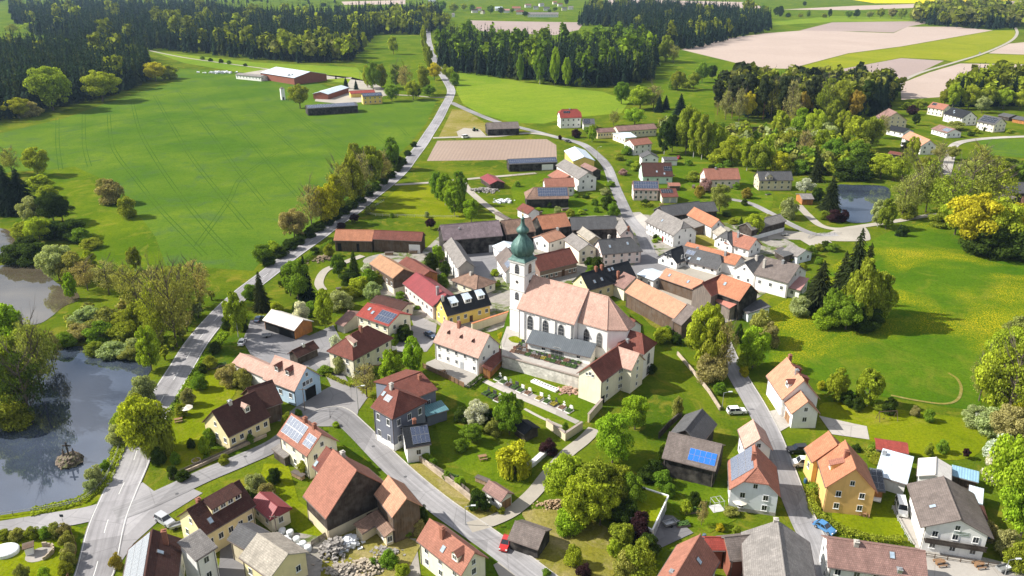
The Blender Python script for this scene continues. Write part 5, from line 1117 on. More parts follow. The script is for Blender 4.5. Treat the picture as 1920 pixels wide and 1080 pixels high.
# urn plinth and rubble
a_, b_ = U(fp('z3', (830, 330))), U(fp('z3', (1110, 445))); d_ = (b_-a_); ln = d_.length; d_.normalize(); q_ = Vector((-d_.y, d_.x, 0))
pr = empty('urn_wall', a_); tag(pr, 'low white slab with a row of dark urn plates in the lower cemetery', 'memorial')
m = MB(); m.obox((a_+b_)/2+Vector((0, 0, .25)), d_*ln/2, q_*.8, Vector((0, 0, .25))); o = m.build('slab', wall_mat('white'), pr, fix=False); o.matrix_basis = Matrix.Translation(-pr.location)
for i in range(9):
    m = MB(); m.obox(a_ + d_*ln*(i+.5)/9 + q_*.2 + Vector((0, 0, .53)), d_*.16, q_*.35, Vector((0, 0, .03))); o = m.build('urn_plate', GR_S[0], pr, fix=False); o.matrix_basis = Matrix.Translation(-pr.location)
def stones(label, px, n, size, mat, seed, f='f', spread=(2.5, 1.5), name='rubble_pile', cat='rubble', hgt=1.0):
    rr = random.Random(seed); c = U(fp(f, px)); m = MB()
    for i in range(n):
        x, y = rr.gauss(0, spread[0]*.5), rr.gauss(0, spread[1]*.5); r_ = size*rr.uniform(.5, 1.3)
        zt = hgt*max(0, 1-(x/spread[0])**2-(y/spread[1])**2)*rr.uniform(.3, 1)
        a1 = rr.uniform(0, 3.14); m.obox((x, y, zt+r_*.3), Vector((math.cos(a1), math.sin(a1), rr.uniform(-.3, .3)))*r_, Vector((-math.sin(a1), math.cos(a1), rr.uniform(-.3, .3)))*r_*.7, Vector((rr.uniform(-.3, .3), rr.uniform(-.3, .3), 1))*r_*.5)
    o = m.build(name, mat, fix=False); o.location = c; tag(o, label, cat); o['kind'] = 'stuff'; return o
stones('heap of reddish stones below the cemetery wall', (1240, 435), 90, .32, plain('red_stones', (.40, .26, .20), .9, nscale=1.2, var=.5), 3, 'z3', (2.6, 2.0), hgt=.7)
# ------------------------------------------------------------------ trees
def leaf_mat(name, attr=False, dense=False):
    t = NT(name)
    if attr:
        at = t.n('Attribute'); at.attribute_name = 'Col'; col = at.outputs['Color']
    else:
        oi = t.n('ObjectInfo'); col = oi.outputs['Color']
    ge = t.n('NewGeometry'); rnd = ge.outputs['Random Per Island']
    var = t.ramp(rnd, [(0.0, .55), (.5, 1.0), (1.0, 1.55)])
    c = t.mix(1.0, col, var, 'MULTIPLY')
    ob = t.coord('Object'); big = t.noise(ob, 4.0 if not attr else .25, 3, .6)
    c = t.mix(.6, c, t.ramp(big, [(.3, .68), (.7, 1.3)]), 'MULTIPLY')
    t.b.inputs['Specular IOR Level'].default_value = .04
    t.col(c, .85)
    tr = t.n('BsdfTranslucent'); t.l(t.mix(1.0, c, (1.0, 1.0, .45), 'MULTIPLY'), tr.inputs['Color'])
    ms = t.n('MixShader'); ms.inputs[0].default_value = .45
    t.l(t.b.outputs[0], ms.inputs[1]); t.l(tr.outputs[0], ms.inputs[2]); t.l(ms.outputs[0], t.out.inputs['Surface'])
    return t.m
M_LEAF = leaf_mat('leaves'); M_WOODS = leaf_mat('woodland_leaves', True)
M_BARK = plain('bark', (.12, .095, .075), .95, var=.4, nscale=6); M_BIRCH = plain('birch_bark', (.50, .48, .45), .9, var=.45, nscale=5)

def quads_mesh(name, C, A, B, mats):
    """C centres, A and B half-axes, arrays (n,3): one leaf-clump quad each"""
    n = len(C); V = np.empty((n, 4, 3)); V[:, 0] = C-A-B; V[:, 1] = C+A-B; V[:, 2] = C+A+B; V[:, 3] = C-A+B
    me = bpy.data.meshes.new(name); me.vertices.add(n*4); me.vertices.foreach_set('co', V.reshape(-1))
    me.loops.add(n*4); me.loops.foreach_set('vertex_index', np.arange(n*4, dtype=np.int32))
    me.polygons.add(n); me.polygons.foreach_set('loop_start', np.arange(0, n*4, 4, dtype=np.int32)); me.polygons.foreach_set('loop_total', np.full(n, 4, dtype=np.int32))
    for m_ in mats: me.materials.append(m_)
    me.update(); me.validate(); return me
def unit(v): return v/np.maximum(1e-9, np.linalg.norm(v, axis=-1, keepdims=True))
def orient(N, s, rng, jitter=.55, stretch=1.3):
    n = len(N); N = unit(N + rng.normal(0, jitter, (n, 3))); T = unit(np.cross(N, rng.normal(0, 1, (n, 3)))); Bt = np.cross(N, T)
    sz = s*rng.uniform(.6, 1.35, (n, 1)); return T*sz*stretch, Bt*sz
def blob_crown(rng, nb, nl, z0, z1, prof, s, br=(.13, .22), inner=.2):
    """many clumps inside an outline of unit height and unit width"""
    Cb = []; tries = 0
    while len(Cb) < nb and tries < 20000:
        tries += 1; z = rng.uniform(0, 1); R = prof(z); a = rng.uniform(0, 2*math.pi); q = math.sqrt(rng.uniform(.0, 1)); Cb.append((.45*R*q*math.cos(a), .45*R*q*math.sin(a), z0+(z1-z0)*z))
    Cb = np.array(Cb); rb = rng.uniform(br[0], br[1], nb)*np.array([max(.45, prof((c[2]-z0)/(z1-z0))) for c in Cb])
    k = rng.choice(nb, nl, p=rb**2/np.sum(rb**2)); D = unit(rng.normal(0, 1, (nl, 3))); D[:, 2] = np.abs(D[:, 2])*np.where(rng.random(nl) < .72, 1, -1)
    rad = np.where(rng.random(nl) < inner, rng.uniform(.3, 1, nl), rng.uniform(.82, 1.08, nl))
    zr = (z1-z0)*.95
    C = Cb[k] + D*(rb[k]*rad)[:, None]*np.array([1, 1, max(.55, min(1.0, zr))])
    A, B = orient(D, s, rng); return C, A, B
def trunk_mesh(name, rng, mat, h=.62, r=.028, limbs=9, spread=.3, z0=.25, fine=0):
    m = MB(); m.tube((0, 0, -.02), (0, 0, h*.5), r, r*.75, 7); m.tube((0, 0, h*.5), (rng.uniform(-.02, .02), rng.uniform(-.02, .02), h), r*.75, r*.3, 6)
    for i in range(limbs):
        a = i*2.4 + rng.uniform(-.3, .3); zs = z0 + (h-z0)*i/limbs; l_ = spread*rng.uniform(.6, 1.1); e = Vector((l_*math.cos(a), l_*math.sin(a), zs+l_*rng.uniform(.5, 1.0)))
        m.tube((0, 0, zs), e, r*.42, r*.14, 5)
        for j in range(fine):
            t_ = rng.uniform(.35, 1.0); st = Vector((0, 0, zs)).lerp(e, t_); a2 = a+rng.uniform(-1.2, 1.2); l2 = .17*rng.uniform(.5, 1.2)
            m.tube(st, st+Vector((l2*math.cos(a2), l2*math.sin(a2), l2*rng.uniform(.4, 1.3))), r*.16, r*.06, 3, cap=False)
    return m.mesh(name, mat)
def round_prof(z): return math.sqrt(max(.02, 1-(1.7*z-.75)**2)) if z > 0 else .5
def tall_prof(z): return .35+.65*math.sin(math.pi*min(1, max(0, z*.92+.08)))**.8
def wide_prof(z): return math.sqrt(max(.03, 1-(1.35*z-.45)**2))
PROTO = {}
def P_(kind, crown, trunk): PROTO.setdefault(kind, []).append((crown, trunk))
for s_ in range(3):
    r_ = np.random.default_rng(20+s_)
    P_('round', quads_mesh('crown', *blob_crown(r_, 62, 15000, .2, .9, round_prof, .0112, (.07, .22)), [M_LEAF]), trunk_mesh('trunk', r_, M_BARK, .6, .028))
    P_('tall', quads_mesh('crown', *blob_crown(r_, 70, 14000, .14, .94, tall_prof, .0125, (.06, .19)), [M_LEAF]), trunk_mesh('trunk', r_, M_BARK if s_ else M_BIRCH, .8, .022, 11, .22))
    P_('bare', quads_mesh('crown', *blob_crown(r_, 80, 3600, .2, .97, tall_prof, .0095, (.08, .21), .85), [M_LEAF]), trunk_mesh('trunk', r_, M_BARK, .9, .024, 18, .32, .18, 9))
    P_('bush', quads_mesh('crown', *blob_crown(r_, 44, 9000, .08, .84, wide_prof, .0155, (.1, .27)), [M_LEAF]), trunk_mesh('trunk', r_, M_BARK, .4, .03, 6, .25, .08))
def willow():
    r_ = np.random.default_rng(50); C, A, B = blob_crown(r_, 26, 1800, .5, .9, round_prof, .02, (.14, .22)); n = 5200
    a = r_.uniform(0, 2*math.pi, 110)[r_.integers(0, 110, n)]; rr = .5*np.sqrt(r_.uniform(.25, 1, 110))[r_.integers(0, 110, n)]; 
    a = a + r_.normal(0, .03, n); z = .1 + .72*r_.uniform(0, 1, n)*np.sqrt(np.maximum(.05, 1-(rr/.55)**2))
    C2 = np.stack([rr*np.cos(a), rr*np.sin(a), z], 1); T = np.stack([r_.normal(0, .12, n), r_.normal(0, .12, n), np.ones(n)], 1)*.03; N = np.stack([-np.sin(a), np.cos(a), np.zeros(n)], 1)*.009
    return quads_mesh('crown', np.vstack([C, C2]), np.vstack([A, N]), np.vstack([B, T]), [M_LEAF])
P_('willow', willow(), trunk_mesh('trunk', np.random.default_rng(3), M_BARK, .7, .035, 9, .3))
def spruce(seed, wv=46):
    r_ = np.random.default_rng(seed); C = []; A = []; B = []
    for i in range(wv):
        z = .06 + .93*(i/(wv-1)); R = .5*(1-z)**.82*(1+.12*r_.normal())+.012; nb = int(7+22*(1-z))
        for k in range(nb):
            a = 2*math.pi*k/nb + r_.uniform(-.25, .25); Rl = R*r_.uniform(.72, 1.12); ns = 4 if z < .7 else 3
            for j in range(ns):
                f_ = (j+.6)/ns; rad = Rl*f_; zz = z - .10*R*f_*f_*2 + r_.normal(0, .004)
                d = np.array([math.cos(a), math.sin(a), -.35*f_]); t = np.array([-math.sin(a), math.cos(a), 0])
                C.append([rad*math.cos(a), rad*math.sin(a), zz]); A.append(d*Rl*.5/ns*1.5); B.append(t*max(.008, .022*(1-f_*.4)*(1.2-z)) + np.array([0, 0, r_.normal(0, .006)]))
    return quads_mesh('crown', np.array(C), np.array(A), np.array(B), [M_LEAF])
for s_ in range(2):
    tm = MB(); tm.tube((0, 0, -.02), (0, 0, .95), .02, .003, 6); P_('spruce', spruce(70+s_), tm.mesh('trunk', M_BARK))
def pine(seed):
    r_ = np.random.default_rng(seed); return quads_mesh('crown', *blob_crown(r_, 40, 6000, .42, .94, lambda z: .45+.4*math.sin(math.pi*z), .0145, (.08, .2)), [M_LEAF])
P_('pine', pine(80), trunk_mesh('trunk', np.random.default_rng(8), plain('pine_bark', (.20, .10, .06), .95), .85, .022, 6, .22, .5))
rc = np.random.default_rng(90); P_('column', quads_mesh('crown', *blob_crown(rc, 50, 3800, .04, .96, lambda z: .3+.7*math.sin(math.pi*min(1, z*.7+.28)), .028, (.16, .24)), [M_LEAF]), trunk_mesh('trunk', rc, M_BARK, .5, .03, 4, .1))
# real-world leaf colours
LC0 = {'yg': (.124, .150, .012), 'ygd': (.100, .116, .012), 'y': (.175, .165, .010), 'g': (.066, .106, .010), 'gd': (.048, .078, .012), 'bg': (.104, .150, .010), 'ol': (.112, .118, .028), 'olb': (.130, .118, .046),
      'sp': (.017, .032, .018), 'spl': (.036, .048, .016), 'pi': (.050, .066, .026), 'wh': (.50, .52, .44), 'pur': (.045, .020, .024), 'pk': (.34, .20, .20), 'gr': (.132, .152, .064), 'or': (.140, .108, .018)}
LC = {k: tuple(x*(2.75 if k not in ('sp', 'spl', 'pi', 'wh', 'pk', 'pur', 'gd') else 1.2) for x in v) for k, v in LC0.items()}
CNAME = {'yg': 'yellow-green', 'ygd': 'olive green', 'y': 'golden yellow', 'g': 'mid green', 'gd': 'dark green', 'bg': 'bright green', 'ol': 'sparse olive', 'olb': 'bare brownish', 'sp': 'dark', 'spl': 'brown-green', 'pi': 'dark', 'wh': 'white blossoming', 'pur': 'purple-leaved', 'pk': 'pink blossoming', 'gr': 'grey-green', 'or': 'orange-tinged'}
KNAME = {'round': ('broadleaf_tree', 'broadleaf tree', 'tree'), 'tall': ('tall_tree', 'tall slender tree', 'tree'), 'bare': ('thin_crowned_tree', 'thin-crowned tree', 'tree'), 'bush': ('bush', 'bush', 'bush'), 'willow': ('weeping_willow', 'weeping willow', 'tree'),
         'spruce': ('spruce_tree', 'spruce', 'tree'), 'pine': ('pine_tree', 'pine', 'tree'), 'column': ('conical_conifer', 'narrow conifer', 'tree')}
LAND = [((985, 620), 'beside the church'), ((1100, 740), 'by the cemetery'), ((580, 740), 'near the blue fire station'), ((730, 780), 'by the blue-grey house'), ((865, 660), 'by the white parsonage'), ((660, 650), 'near the cream hipped house'),
        ((540, 605), 'by the timber garage'), ((200, 800), 'on the bank of the cross pond'), ((60, 720), 'left of the cross pond'), ((330, 600), 'between the ponds and road'), ((70, 550), 'by the upper left pond'), ((70, 420), 'on the left pasture edge'), ((220, 370), 'on the pasture beside the wheat field'),
        ((620, 380), 'in the row along the main road'), ((850, 370), 'by the paddock'), ((560, 180), 'by the farm in the fields'), ((740, 160), 'behind the yellow farmhouse'), ((750, 90), 'in the meadow behind the farm'), ((830, 150), 'at the roadside bend'), ((150, 170), 'at the edge of the left wood'),
        ((1000, 130), 'before the central wood'), ((1290, 130), 'on the meadow below the ploughed field'), ((1180, 220), 'behind the north houses'), ((1300, 260), 'in the wood above the east gardens'), ((1480, 200), 'in the mixed wood'), ((1560, 270), 'in the thicket above the east pond'), ((1620, 380), 'by the east pond'), ((1820, 380), 'at the corner of the dandelion meadow'),
        ((1730, 250), 'around the hamlet'), ((1850, 200), 'in the wood behind the hamlet'), ((1570, 560), 'in the clump on the dandelion meadow'), ((1330, 640), 'by the east street bend'), ((1880, 660), 'on the right edge of the meadow'), ((1600, 740), 'behind the orange roofed house'), ((1880, 900), 'behind the chalet'), ((1560, 970), 'in the orange-yellow house garden'),
        ((1100, 930), 'in the grove by the gravel lane'), ((1300, 930), 'in the garden behind the black barn'), ((900, 850), 'in the garden of the blue-grey house'), ((640, 540), 'in the garden by the red barn'), ((1080, 370), 'in the north gardens'), ((1270, 320), 'in the gardens east of the street'), ((1400, 400), 'by the east lane'),
        ((400, 780), 'in the walled west garden'), ((90, 1030), 'on the corner lawn'), ((520, 920), 'in the yard behind the big barn'), ((800, 1010), 'beside the narrow barn'), ((1180, 1030), 'on the orchard slope'), ((1500, 780), 'by the white house on the east street'), ((1720, 820), 'on the orchard lawn'), ((1220, 430), 'by the big white house'), ((850, 500), 'by the grey farmhouse'),
        ((1680, 30), 'in the far hedgerow'), ((900, 20), 'by the far village'), ((40, 50), 'in the far left clearing')]
TREES = []; rt = random.Random(9)
def tree(kind, x, yb, yt, w, col, where=None, jit=.12):
    base = U((x, yb)); h = height_between((x, yb), (x, yt)); sc = PX((base.x, base.y, 0))[2]; wd = w/sc
    pr = PROTO[kind][rt.randrange(len(PROTO[kind]))]; nm, desc, cat = KNAME[kind]
    o = empty(nm, base, rt.uniform(0, 6.28)); kw = 1.06 if kind in ('spruce', 'willow', 'column') else .88; o.scale = (wd*kw, wd*kw, h)
    c = LC[col]; k = 1+rt.uniform(-jit, jit); k2 = 1+rt.uniform(-.08, .08)
    cr_ = link('crown', pr[0], o); cr_.color = (c[0]*k*k2, c[1]*k, c[2]*k, 1); link('trunk', pr[1], o)
    if where is None: where = min(LAND, key=lambda t_: (t_[0][0]-x)**2 + 2.2*(t_[0][1]-yb)**2)[1]
    TREES.append((o, x, h, '%s %s' % (CNAME[col], desc), where, cat)); return o
def trees(txt):
    for ln in txt.strip().split(';'):
        p = ln.split()
        if p: tree(p[0], float(p[1]), float(p[2]), float(p[3]), float(p[4]), p[5])
# left side, ponds and pasture
trees('''round 100 207 118 84 yg; round 193 190 128 76 yg; round 292 152 114 46 y; bush 318 148 118 36 ygd; round 36 222 180 50 y; bush 60 218 188 40 olb; round 60 60 40 34 yg; bare 25 62 45 30 ygd; bare 100 66 50 30 ol;
round 72 330 272 52 yg; bare 24 326 278 48 ol; spruce 22 400 308 60 sp; spruce 46 398 315 62 sp; spruce 8 385 318 50 sp; bush 78 355 325 44 yg; bush 92 372 345 36 yg; round 62 418 366 46 gr; round 102 420 355 60 gd; round 118 415 370 48 gd; bush 210 382 330 50 olb; bush 240 408 364 38 ygd; bush 195 352 332 30 ol;
round 76 455 405 52 yg; bush 48 448 412 40 ygd; bush 105 448 412 50 gd; bush 138 448 408 58 gd; bush 152 455 425 40 g; bush 30 492 455 60 gd; bush 68 492 450 62 gd; bush 55 470 440 44 gd; round 112 525 455 66 gr; round 140 530 470 60 ol; bush 170 465 445 40 ygd; tall 172 508 468 30 yg; tall 254 508 462 30 ygd; tall 136 562 510 26 bg; bare 165 545 490 56 olb; bare 205 552 488 60 olb; bare 240 560 498 54 ol;
bare 262 590 505 70 ol; bare 300 600 498 66 olb; bare 332 650 500 80 ol; bare 372 575 488 66 olb; bare 350 600 495 66 ol; bare 300 655 530 66 ygd; tall 285 695 610 52 yg; bush 235 640 600 60 ygd; round 238 620 580 56 ygd; round 270 640 560 64 ygd; bush 200 620 575 66 ol; bush 170 615 572 60 gr; bush 190 640 598 56 g; bush 150 635 605 44 olb; bush 255 665 630 40 gr; bush 215 668 640 60 gr; bush 180 662 640 40 ygd; bush 245 672 648 40 ol; bush 125 650 620 44 g;
round 22 690 565 96 bg; round 60 720 610 100 ygd; bare 80 740 600 84 ol; round 20 770 640 100 ygd; bare 60 790 660 100 gd; bush 20 800 740 80 ygd; bare 100 690 620 50 olb; bush 270 752 700 46 gr; bush 258 775 735 40 ygd; bush 243 800 760 44 gr; bush 232 815 770 44 yg; bush 222 832 792 36 gr; round 275 852 740 96 yg; willow 300 850 765 60 ygd; bush 180 905 870 32 gr; bush 172 920 898 28 gr; bush 198 880 862 20 g; tall 447 632 545 46 yg''')
# main road row and hedge
trees('''round 494 497 455 38 g; bush 512 480 448 36 yg; round 553 450 388 56 olb; bare 585 428 345 54 olb; tall 612 420 345 56 y; bare 640 400 305 58 ol; tall 628 405 325 48 y; tall 664 385 290 56 ygd; bare 682 372 288 54 olb; tall 700 352 270 50 ygd; bare 716 345 282 50 olb; tall 735 318 255 38 g; tall 670 350 265 44 ygd; tall 690 332 272 40 g; bush 747 316 290 24 gd;
bush 505 498 478 26 gd; bush 528 482 462 30 gd; bush 545 468 446 30 gd; bush 562 457 436 28 gd; bush 580 445 424 28 gd; bush 597 434 414 28 gd; bush 613 422 402 28 gd; bush 630 412 392 26 gd; bush 645 402 382 26 gd; bush 660 391 372 26 gd; bush 675 380 362 24 gd; bush 690 368 350 24 gd; bush 705 357 340 22 gd; bush 720 345 328 22 gd; bush 733 334 318 20 gd; bush 745 322 306 18 gd; bush 756 308 294 16 gd; bush 765 292 280 14 gd; bush 776 275 264 14 gd''')
# fields and farm
trees('''round 563 203 155 46 ygd; tall 700 168 114 30 g; tall 690 165 120 22 yg; tall 715 165 118 26 ygd; bare 742 168 120 28 gd; bare 760 170 122 36 olb; round 735 190 156 30 g; round 775 188 148 34 yg; round 795 178 122 28 ygd; round 805 182 158 26 g; round 780 186 158 24 gd; spruce 649 166 144 12 sp; spruce 668 168 149 10 sp; round 738 102 65 23 yg; tall 682 92 59 18 yg; round 815 150 115 26 y; tall 800 120 80 18 yg; tall 795 95 45 14 yg; tall 806 130 85 16 ygd; bush 790 140 120 18 yg; bush 845 150 122 18 yg; bush 852 160 132 20 g; bush 835 140 118 16 ygd; tall 822 112 80 20 yg;
round 835 112 78 24 yg; bush 395 115 108 10 gd; bush 380 112 104 9 g; bush 415 118 109 9 gd; bush 430 120 112 9 g; bush 460 124 118 8 gd; spruce 630 148 141 4 sp''')
# middle: before the central wood and north houses
trees('''tall 975 155 100 16 g; tall 1012 158 90 26 g; tall 1040 160 85 24 bg; tall 1062 162 105 20 bg; tall 1085 155 95 22 g; tall 1145 150 85 22 bg; bush 1015 157 140 14 yg; bush 1085 162 142 16 yg; bush 1100 160 145 16 bg; tall 1247 116 64 30 ygd; bare 1262 118 84 28 ol; round 1300 168 132 26 ygd; round 1316 155 114 26 g; round 1270 170 130 30 ygd; bush 1285 165 145 24 yg; bush 1262 168 142 20 g; round 1335 150 120 22 gd;
round 1165 195 150 32 g; round 1200 205 158 52 yg; bare 1225 205 160 44 olb; spruce 1235 210 178 20 sp; spruce 1248 205 178 18 sp; spruce 1275 215 175 28 sp; round 1190 235 200 48 bg; bare 1150 235 208 26 ol; round 1260 285 210 36 gd; round 1285 290 190 44 ygd; tall 1300 295 205 36 yg; tall 1315 300 210 34 ygd; round 1338 300 225 40 yg; tall 1245 290 225 30 gd; round 1370 310 250 44 yg; bush 1345 305 275 40 yg; tall 1400 320 255 36 yg; round 1420 325 265 44 ygd; tall 1435 320 250 34 yg; bush 1460 325 280 40 y; round 1110 258 232 18 bg; tall 1110 266 240 18 bg; bush 1080 258 240 20 pur; bush 1050 262 252 8 pur; round 1100 250 237 16 g''')
# mixed wood and thicket above the east pond
trees('''pine 1345 215 150 34 pi; pine 1372 222 140 40 pi; pine 1400 220 135 42 pi; bare 1385 228 165 34 olb; bare 1360 225 170 30 olb; round 1402 226 168 30 y; pine 1430 225 138 44 pi; bare 1445 225 150 40 ol; pine 1465 228 140 44 pi; round 1500 225 168 30 or; pine 1520 222 140 46 pi; bare 1545 228 145 44 ygd; round 1570 222 145 40 ygd; round 1600 225 165 36 or; pine 1620 215 148 38 gd; spruce 1640 218 142 28 sp; spruce 1655 205 145 26 sp; tall 1672 188 150 26 gd; bare 1480 232 150 40 olb; tall 1560 235 185 36 ygd;
tall 1460 260 205 34 yg; bare 1490 255 195 40 ol; tall 1500 265 200 40 bg; round 1525 270 200 44 yg; bush 1545 275 225 50 gr; tall 1575 270 205 40 yg; tall 1600 285 215 44 yg; round 1630 280 215 48 ygd; bare 1650 260 215 36 olb; round 1480 290 240 46 ygd; bare 1505 300 245 44 olb; tall 1535 300 240 40 yg; round 1560 315 255 50 g; round 1600 320 258 54 g; bush 1455 295 262 40 gr; bush 1580 335 295 50 gd; bush 1610 338 300 50 gd; round 1625 330 285 50 gd; round 1650 335 285 60 yg; round 1675 340 292 50 yg; bush 1535 325 295 44 gd; bush 1505 325 295 40 g; spruce 1530 340 290 30 spl; bush 1470 325 295 40 ygd;
spruce 1555 392 328 42 spl; round 1510 365 332 34 wh; bush 1530 375 348 24 gd; bush 1562 416 390 26 pur; bush 1580 416 390 22 pur; bush 1545 412 392 16 ygd; tall 1645 425 372 34 gr; tall 1660 430 370 36 ygd; bare 1690 410 335 60 ol; bare 1715 400 305 70 ol; bare 1735 398 300 64 ygd; bush 1700 408 380 40 ygd; bare 1690 340 278 40 ygd; bush 1478 410 365 34 gr; tall 1470 405 370 22 yg; bush 1690 442 420 22 gd; spruce 1686 442 420 16 sp''')
# dandelion meadow corner, hamlet
trees('''bare 1775 415 320 90 ygd; bare 1810 400 300 100 ol; bare 1850 405 310 100 ygd; round 1820 468 358 118 y; round 1862 468 366 100 yg; round 1790 440 370 70 yg; bush 1850 480 420 90 gd; bush 1900 480 420 90 gd; bush 1880 470 400 80 gd; bush 1920 485 430 80 gd; bare 1830 340 272 60 ol; round 1860 345 290 60 ygd; round 1890 335 295 50 gd; tall 1910 345 300 40 g; round 1905 430 378 60 y; bush 1760 425 390 40 ygd;
tall 1708 300 255 30 yg; round 1735 330 290 44 ygd; bare 1760 305 268 36 olb; round 1785 300 272 30 ol; bush 1710 215 195 22 pur; bush 1664 203 191 14 pur; tall 1716 235 212 16 gd; round 1725 205 186 26 ygd; bush 1700 205 190 20 yg; bush 1790 243 225 36 ol; bush 1830 250 238 14 yg; bush 1890 250 242 12 yg; tall 1845 247 238 5 gd; bush 1700 280 262 24 gd; bush 1820 255 245 14 gd;
round 1785 205 152 30 yg; spruce 1795 200 140 22 sp; round 1815 205 155 34 yg; spruce 1832 200 142 24 sp; round 1848 205 160 34 ygd; spruce 1860 198 138 24 sp; round 1880 205 162 36 yg; spruce 1895 198 140 24 sp; round 1912 206 165 36 yg; round 1840 212 178 30 gr; round 1770 198 165 24 ygd''')
# meadow clump, east street, right edge
trees('''spruce 1590 592 428 74 spl; spruce 1532 582 488 66 spl; tall 1560 610 540 56 g; round 1585 618 552 70 g; tall 1612 612 480 74 ygd; tall 1640 602 505 62 ygd; spruce 1612 585 455 60 spl; tall 1600 600 505 56 yg; bush 1497 590 552 44 gr; bush 1545 612 575 50 bg; bush 1625 618 570 60 gd; spruce 1572 570 470 50 spl; bush 1510 575 545 30 gd;
tall 1318 690 565 74 yg; tall 1335 700 590 60 ygd; bare 1355 705 600 50 olb; bush 1330 712 660 60 olb; bush 1300 650 615 36 ygd; bush 1268 645 622 20 gd; column 1384 642 608 14 gd; round 1410 690 608 62 bg; bush 1425 640 575 52 ol; bush 1395 690 660 30 yg; bush 1440 650 600 36 olb; bush 1240 640 612 34 yg; bush 1250 628 610 24 g; bush 1395 705 685 18 y; bush 1350 740 715 24 g;
tall 1565 752 688 46 yg; tall 1625 762 690 54 yg; bush 1590 760 730 34 gd; bush 1605 768 745 26 gd; bush 1665 775 742 30 gd; bush 1715 780 760 18 olb; bush 1740 790 765 22 g; bush 1650 770 752 24 ygd; bush 1540 730 712 16 y;
round 1885 700 612 90 yg; tall 1860 770 650 90 yg; bare 1885 790 640 110 ygd; bare 1835 752 665 56 ol; tall 1910 760 650 70 gr; bush 1825 795 758 50 gr; bush 1850 810 760 60 gr; round 1890 830 760 80 olb; bush 1870 870 810 70 wh; bush 1905 660 610 60 yg; bush 1835 800 770 34 wh; bush 1910 640 590 60 ol; bush 1905 800 745 60 y;
round 1888 975 808 122 bg; round 1912 1010 880 100 bg; bush 1870 900 850 60 wh; bush 1885 1040 990 50 olb; bush 1905 1065 1015 50 ygd; bush 1850 1010 975 34 olb; round 1810 860 840 16 pur; bush 1765 848 822 22 g; bush 1740 855 828 16 ygd; bush 1640 850 830 28 g; bush 1645 870 850 30 ygd; bush 1605 845 832 18 gd''')
# village heart
trees('''round 560 562 482 62 g; round 545 555 500 44 gd; spruce 575 560 478 34 sp; spruce 492 582 508 36 spl; tall 610 615 540 44 yg; bush 580 590 565 40 g; bush 640 580 540 44 gr; bush 565 605 560 30 wh; column 557 602 568 16 gd; bush 520 590 562 26 yg; bush 600 580 555 36 gd; tall 635 520 475 30 g; spruce 665 520 468 26 gd; bush 690 540 500 40 g; bush 675 550 515 40 yg; bush 655 535 500 36 gd; bush 700 560 525 36 gr; bush 715 535 505 30 ygd; bush 650 560 535 34 ygd; bush 690 512 492 26 wh; bush 618 480 455 20 ygd; bush 590 475 462 20 gd; bush 470 560 530 30 g; bush 455 620 590 24 gd; bush 430 615 590 28 gd; round 640 510 485 24 gd;
tall 735 722 655 52 bg; tall 775 702 630 48 bg; bare 688 745 684 60 olb; bush 640 700 660 30 gr; bush 610 700 685 30 g; bush 630 655 625 24 wh; bush 740 645 624 20 g; bush 760 640 605 30 gd; bush 705 700 685 16 yg; bush 560 780 765 14 g; bush 540 800 770 20 ygd; bush 750 560 545 20 g; bush 782 580 572 12 g; bush 805 570 562 10 gd; bush 760 580 560 24 gd;
tall 955 815 735 58 g; round 895 805 748 48 wh; bush 870 790 760 40 gd; bush 920 800 765 36 gd; bush 925 815 780 30 ol; round 885 830 795 46 g; bush 865 845 820 30 g; willow 965 888 830 62 y; round 1148 868 772 86 bg; round 1190 805 738 62 bg; bush 1222 700 680 20 gd; bush 1290 810 780 26 bg; bush 1028 850 822 34 pur; bush 1270 780 740 22 ol; bush 1060 810 790 14 g;
round 1060 945 850 96 yg; round 1110 960 862 100 ygd; round 1150 950 870 80 ygd; round 1090 985 890 90 yg; round 1125 985 905 74 yg; bush 1070 990 945 60 bg; bush 1060 1000 965 40 bg; round 1180 960 885 60 g; bush 1170 990 940 60 gd; bush 1200 1010 955 44 pur; bush 1165 1020 978 52 ygd; bush 1195 1075 1010 70 ygd; bush 1170 1080 1030 44 ol; bush 1215 1040 1000 44 gd; bush 1240 910 880 40 g; bush 1225 890 860 36 gd; bush 1210 900 870 40 gd; tall 1242 870 830 20 bg; bush 1280 890 868 18 bg; bush 1330 900 870 24 gd; column 1285 962 938 20 yg; bare 1315 985 940 26 olb; bush 1350 995 980 18 y; bush 1370 965 950 30 ol; bush 1380 1000 985 16 ygd; bush 1150 1040 1010 26 yg; bush 1075 1060 1020 34 yg; bush 1095 1085 1055 30 pur; bush 1190 940 900 40 gd; bush 1255 930 905 26 g; bush 1300 945 920 24 gd; bush 1025 1078 1065 18 g''')
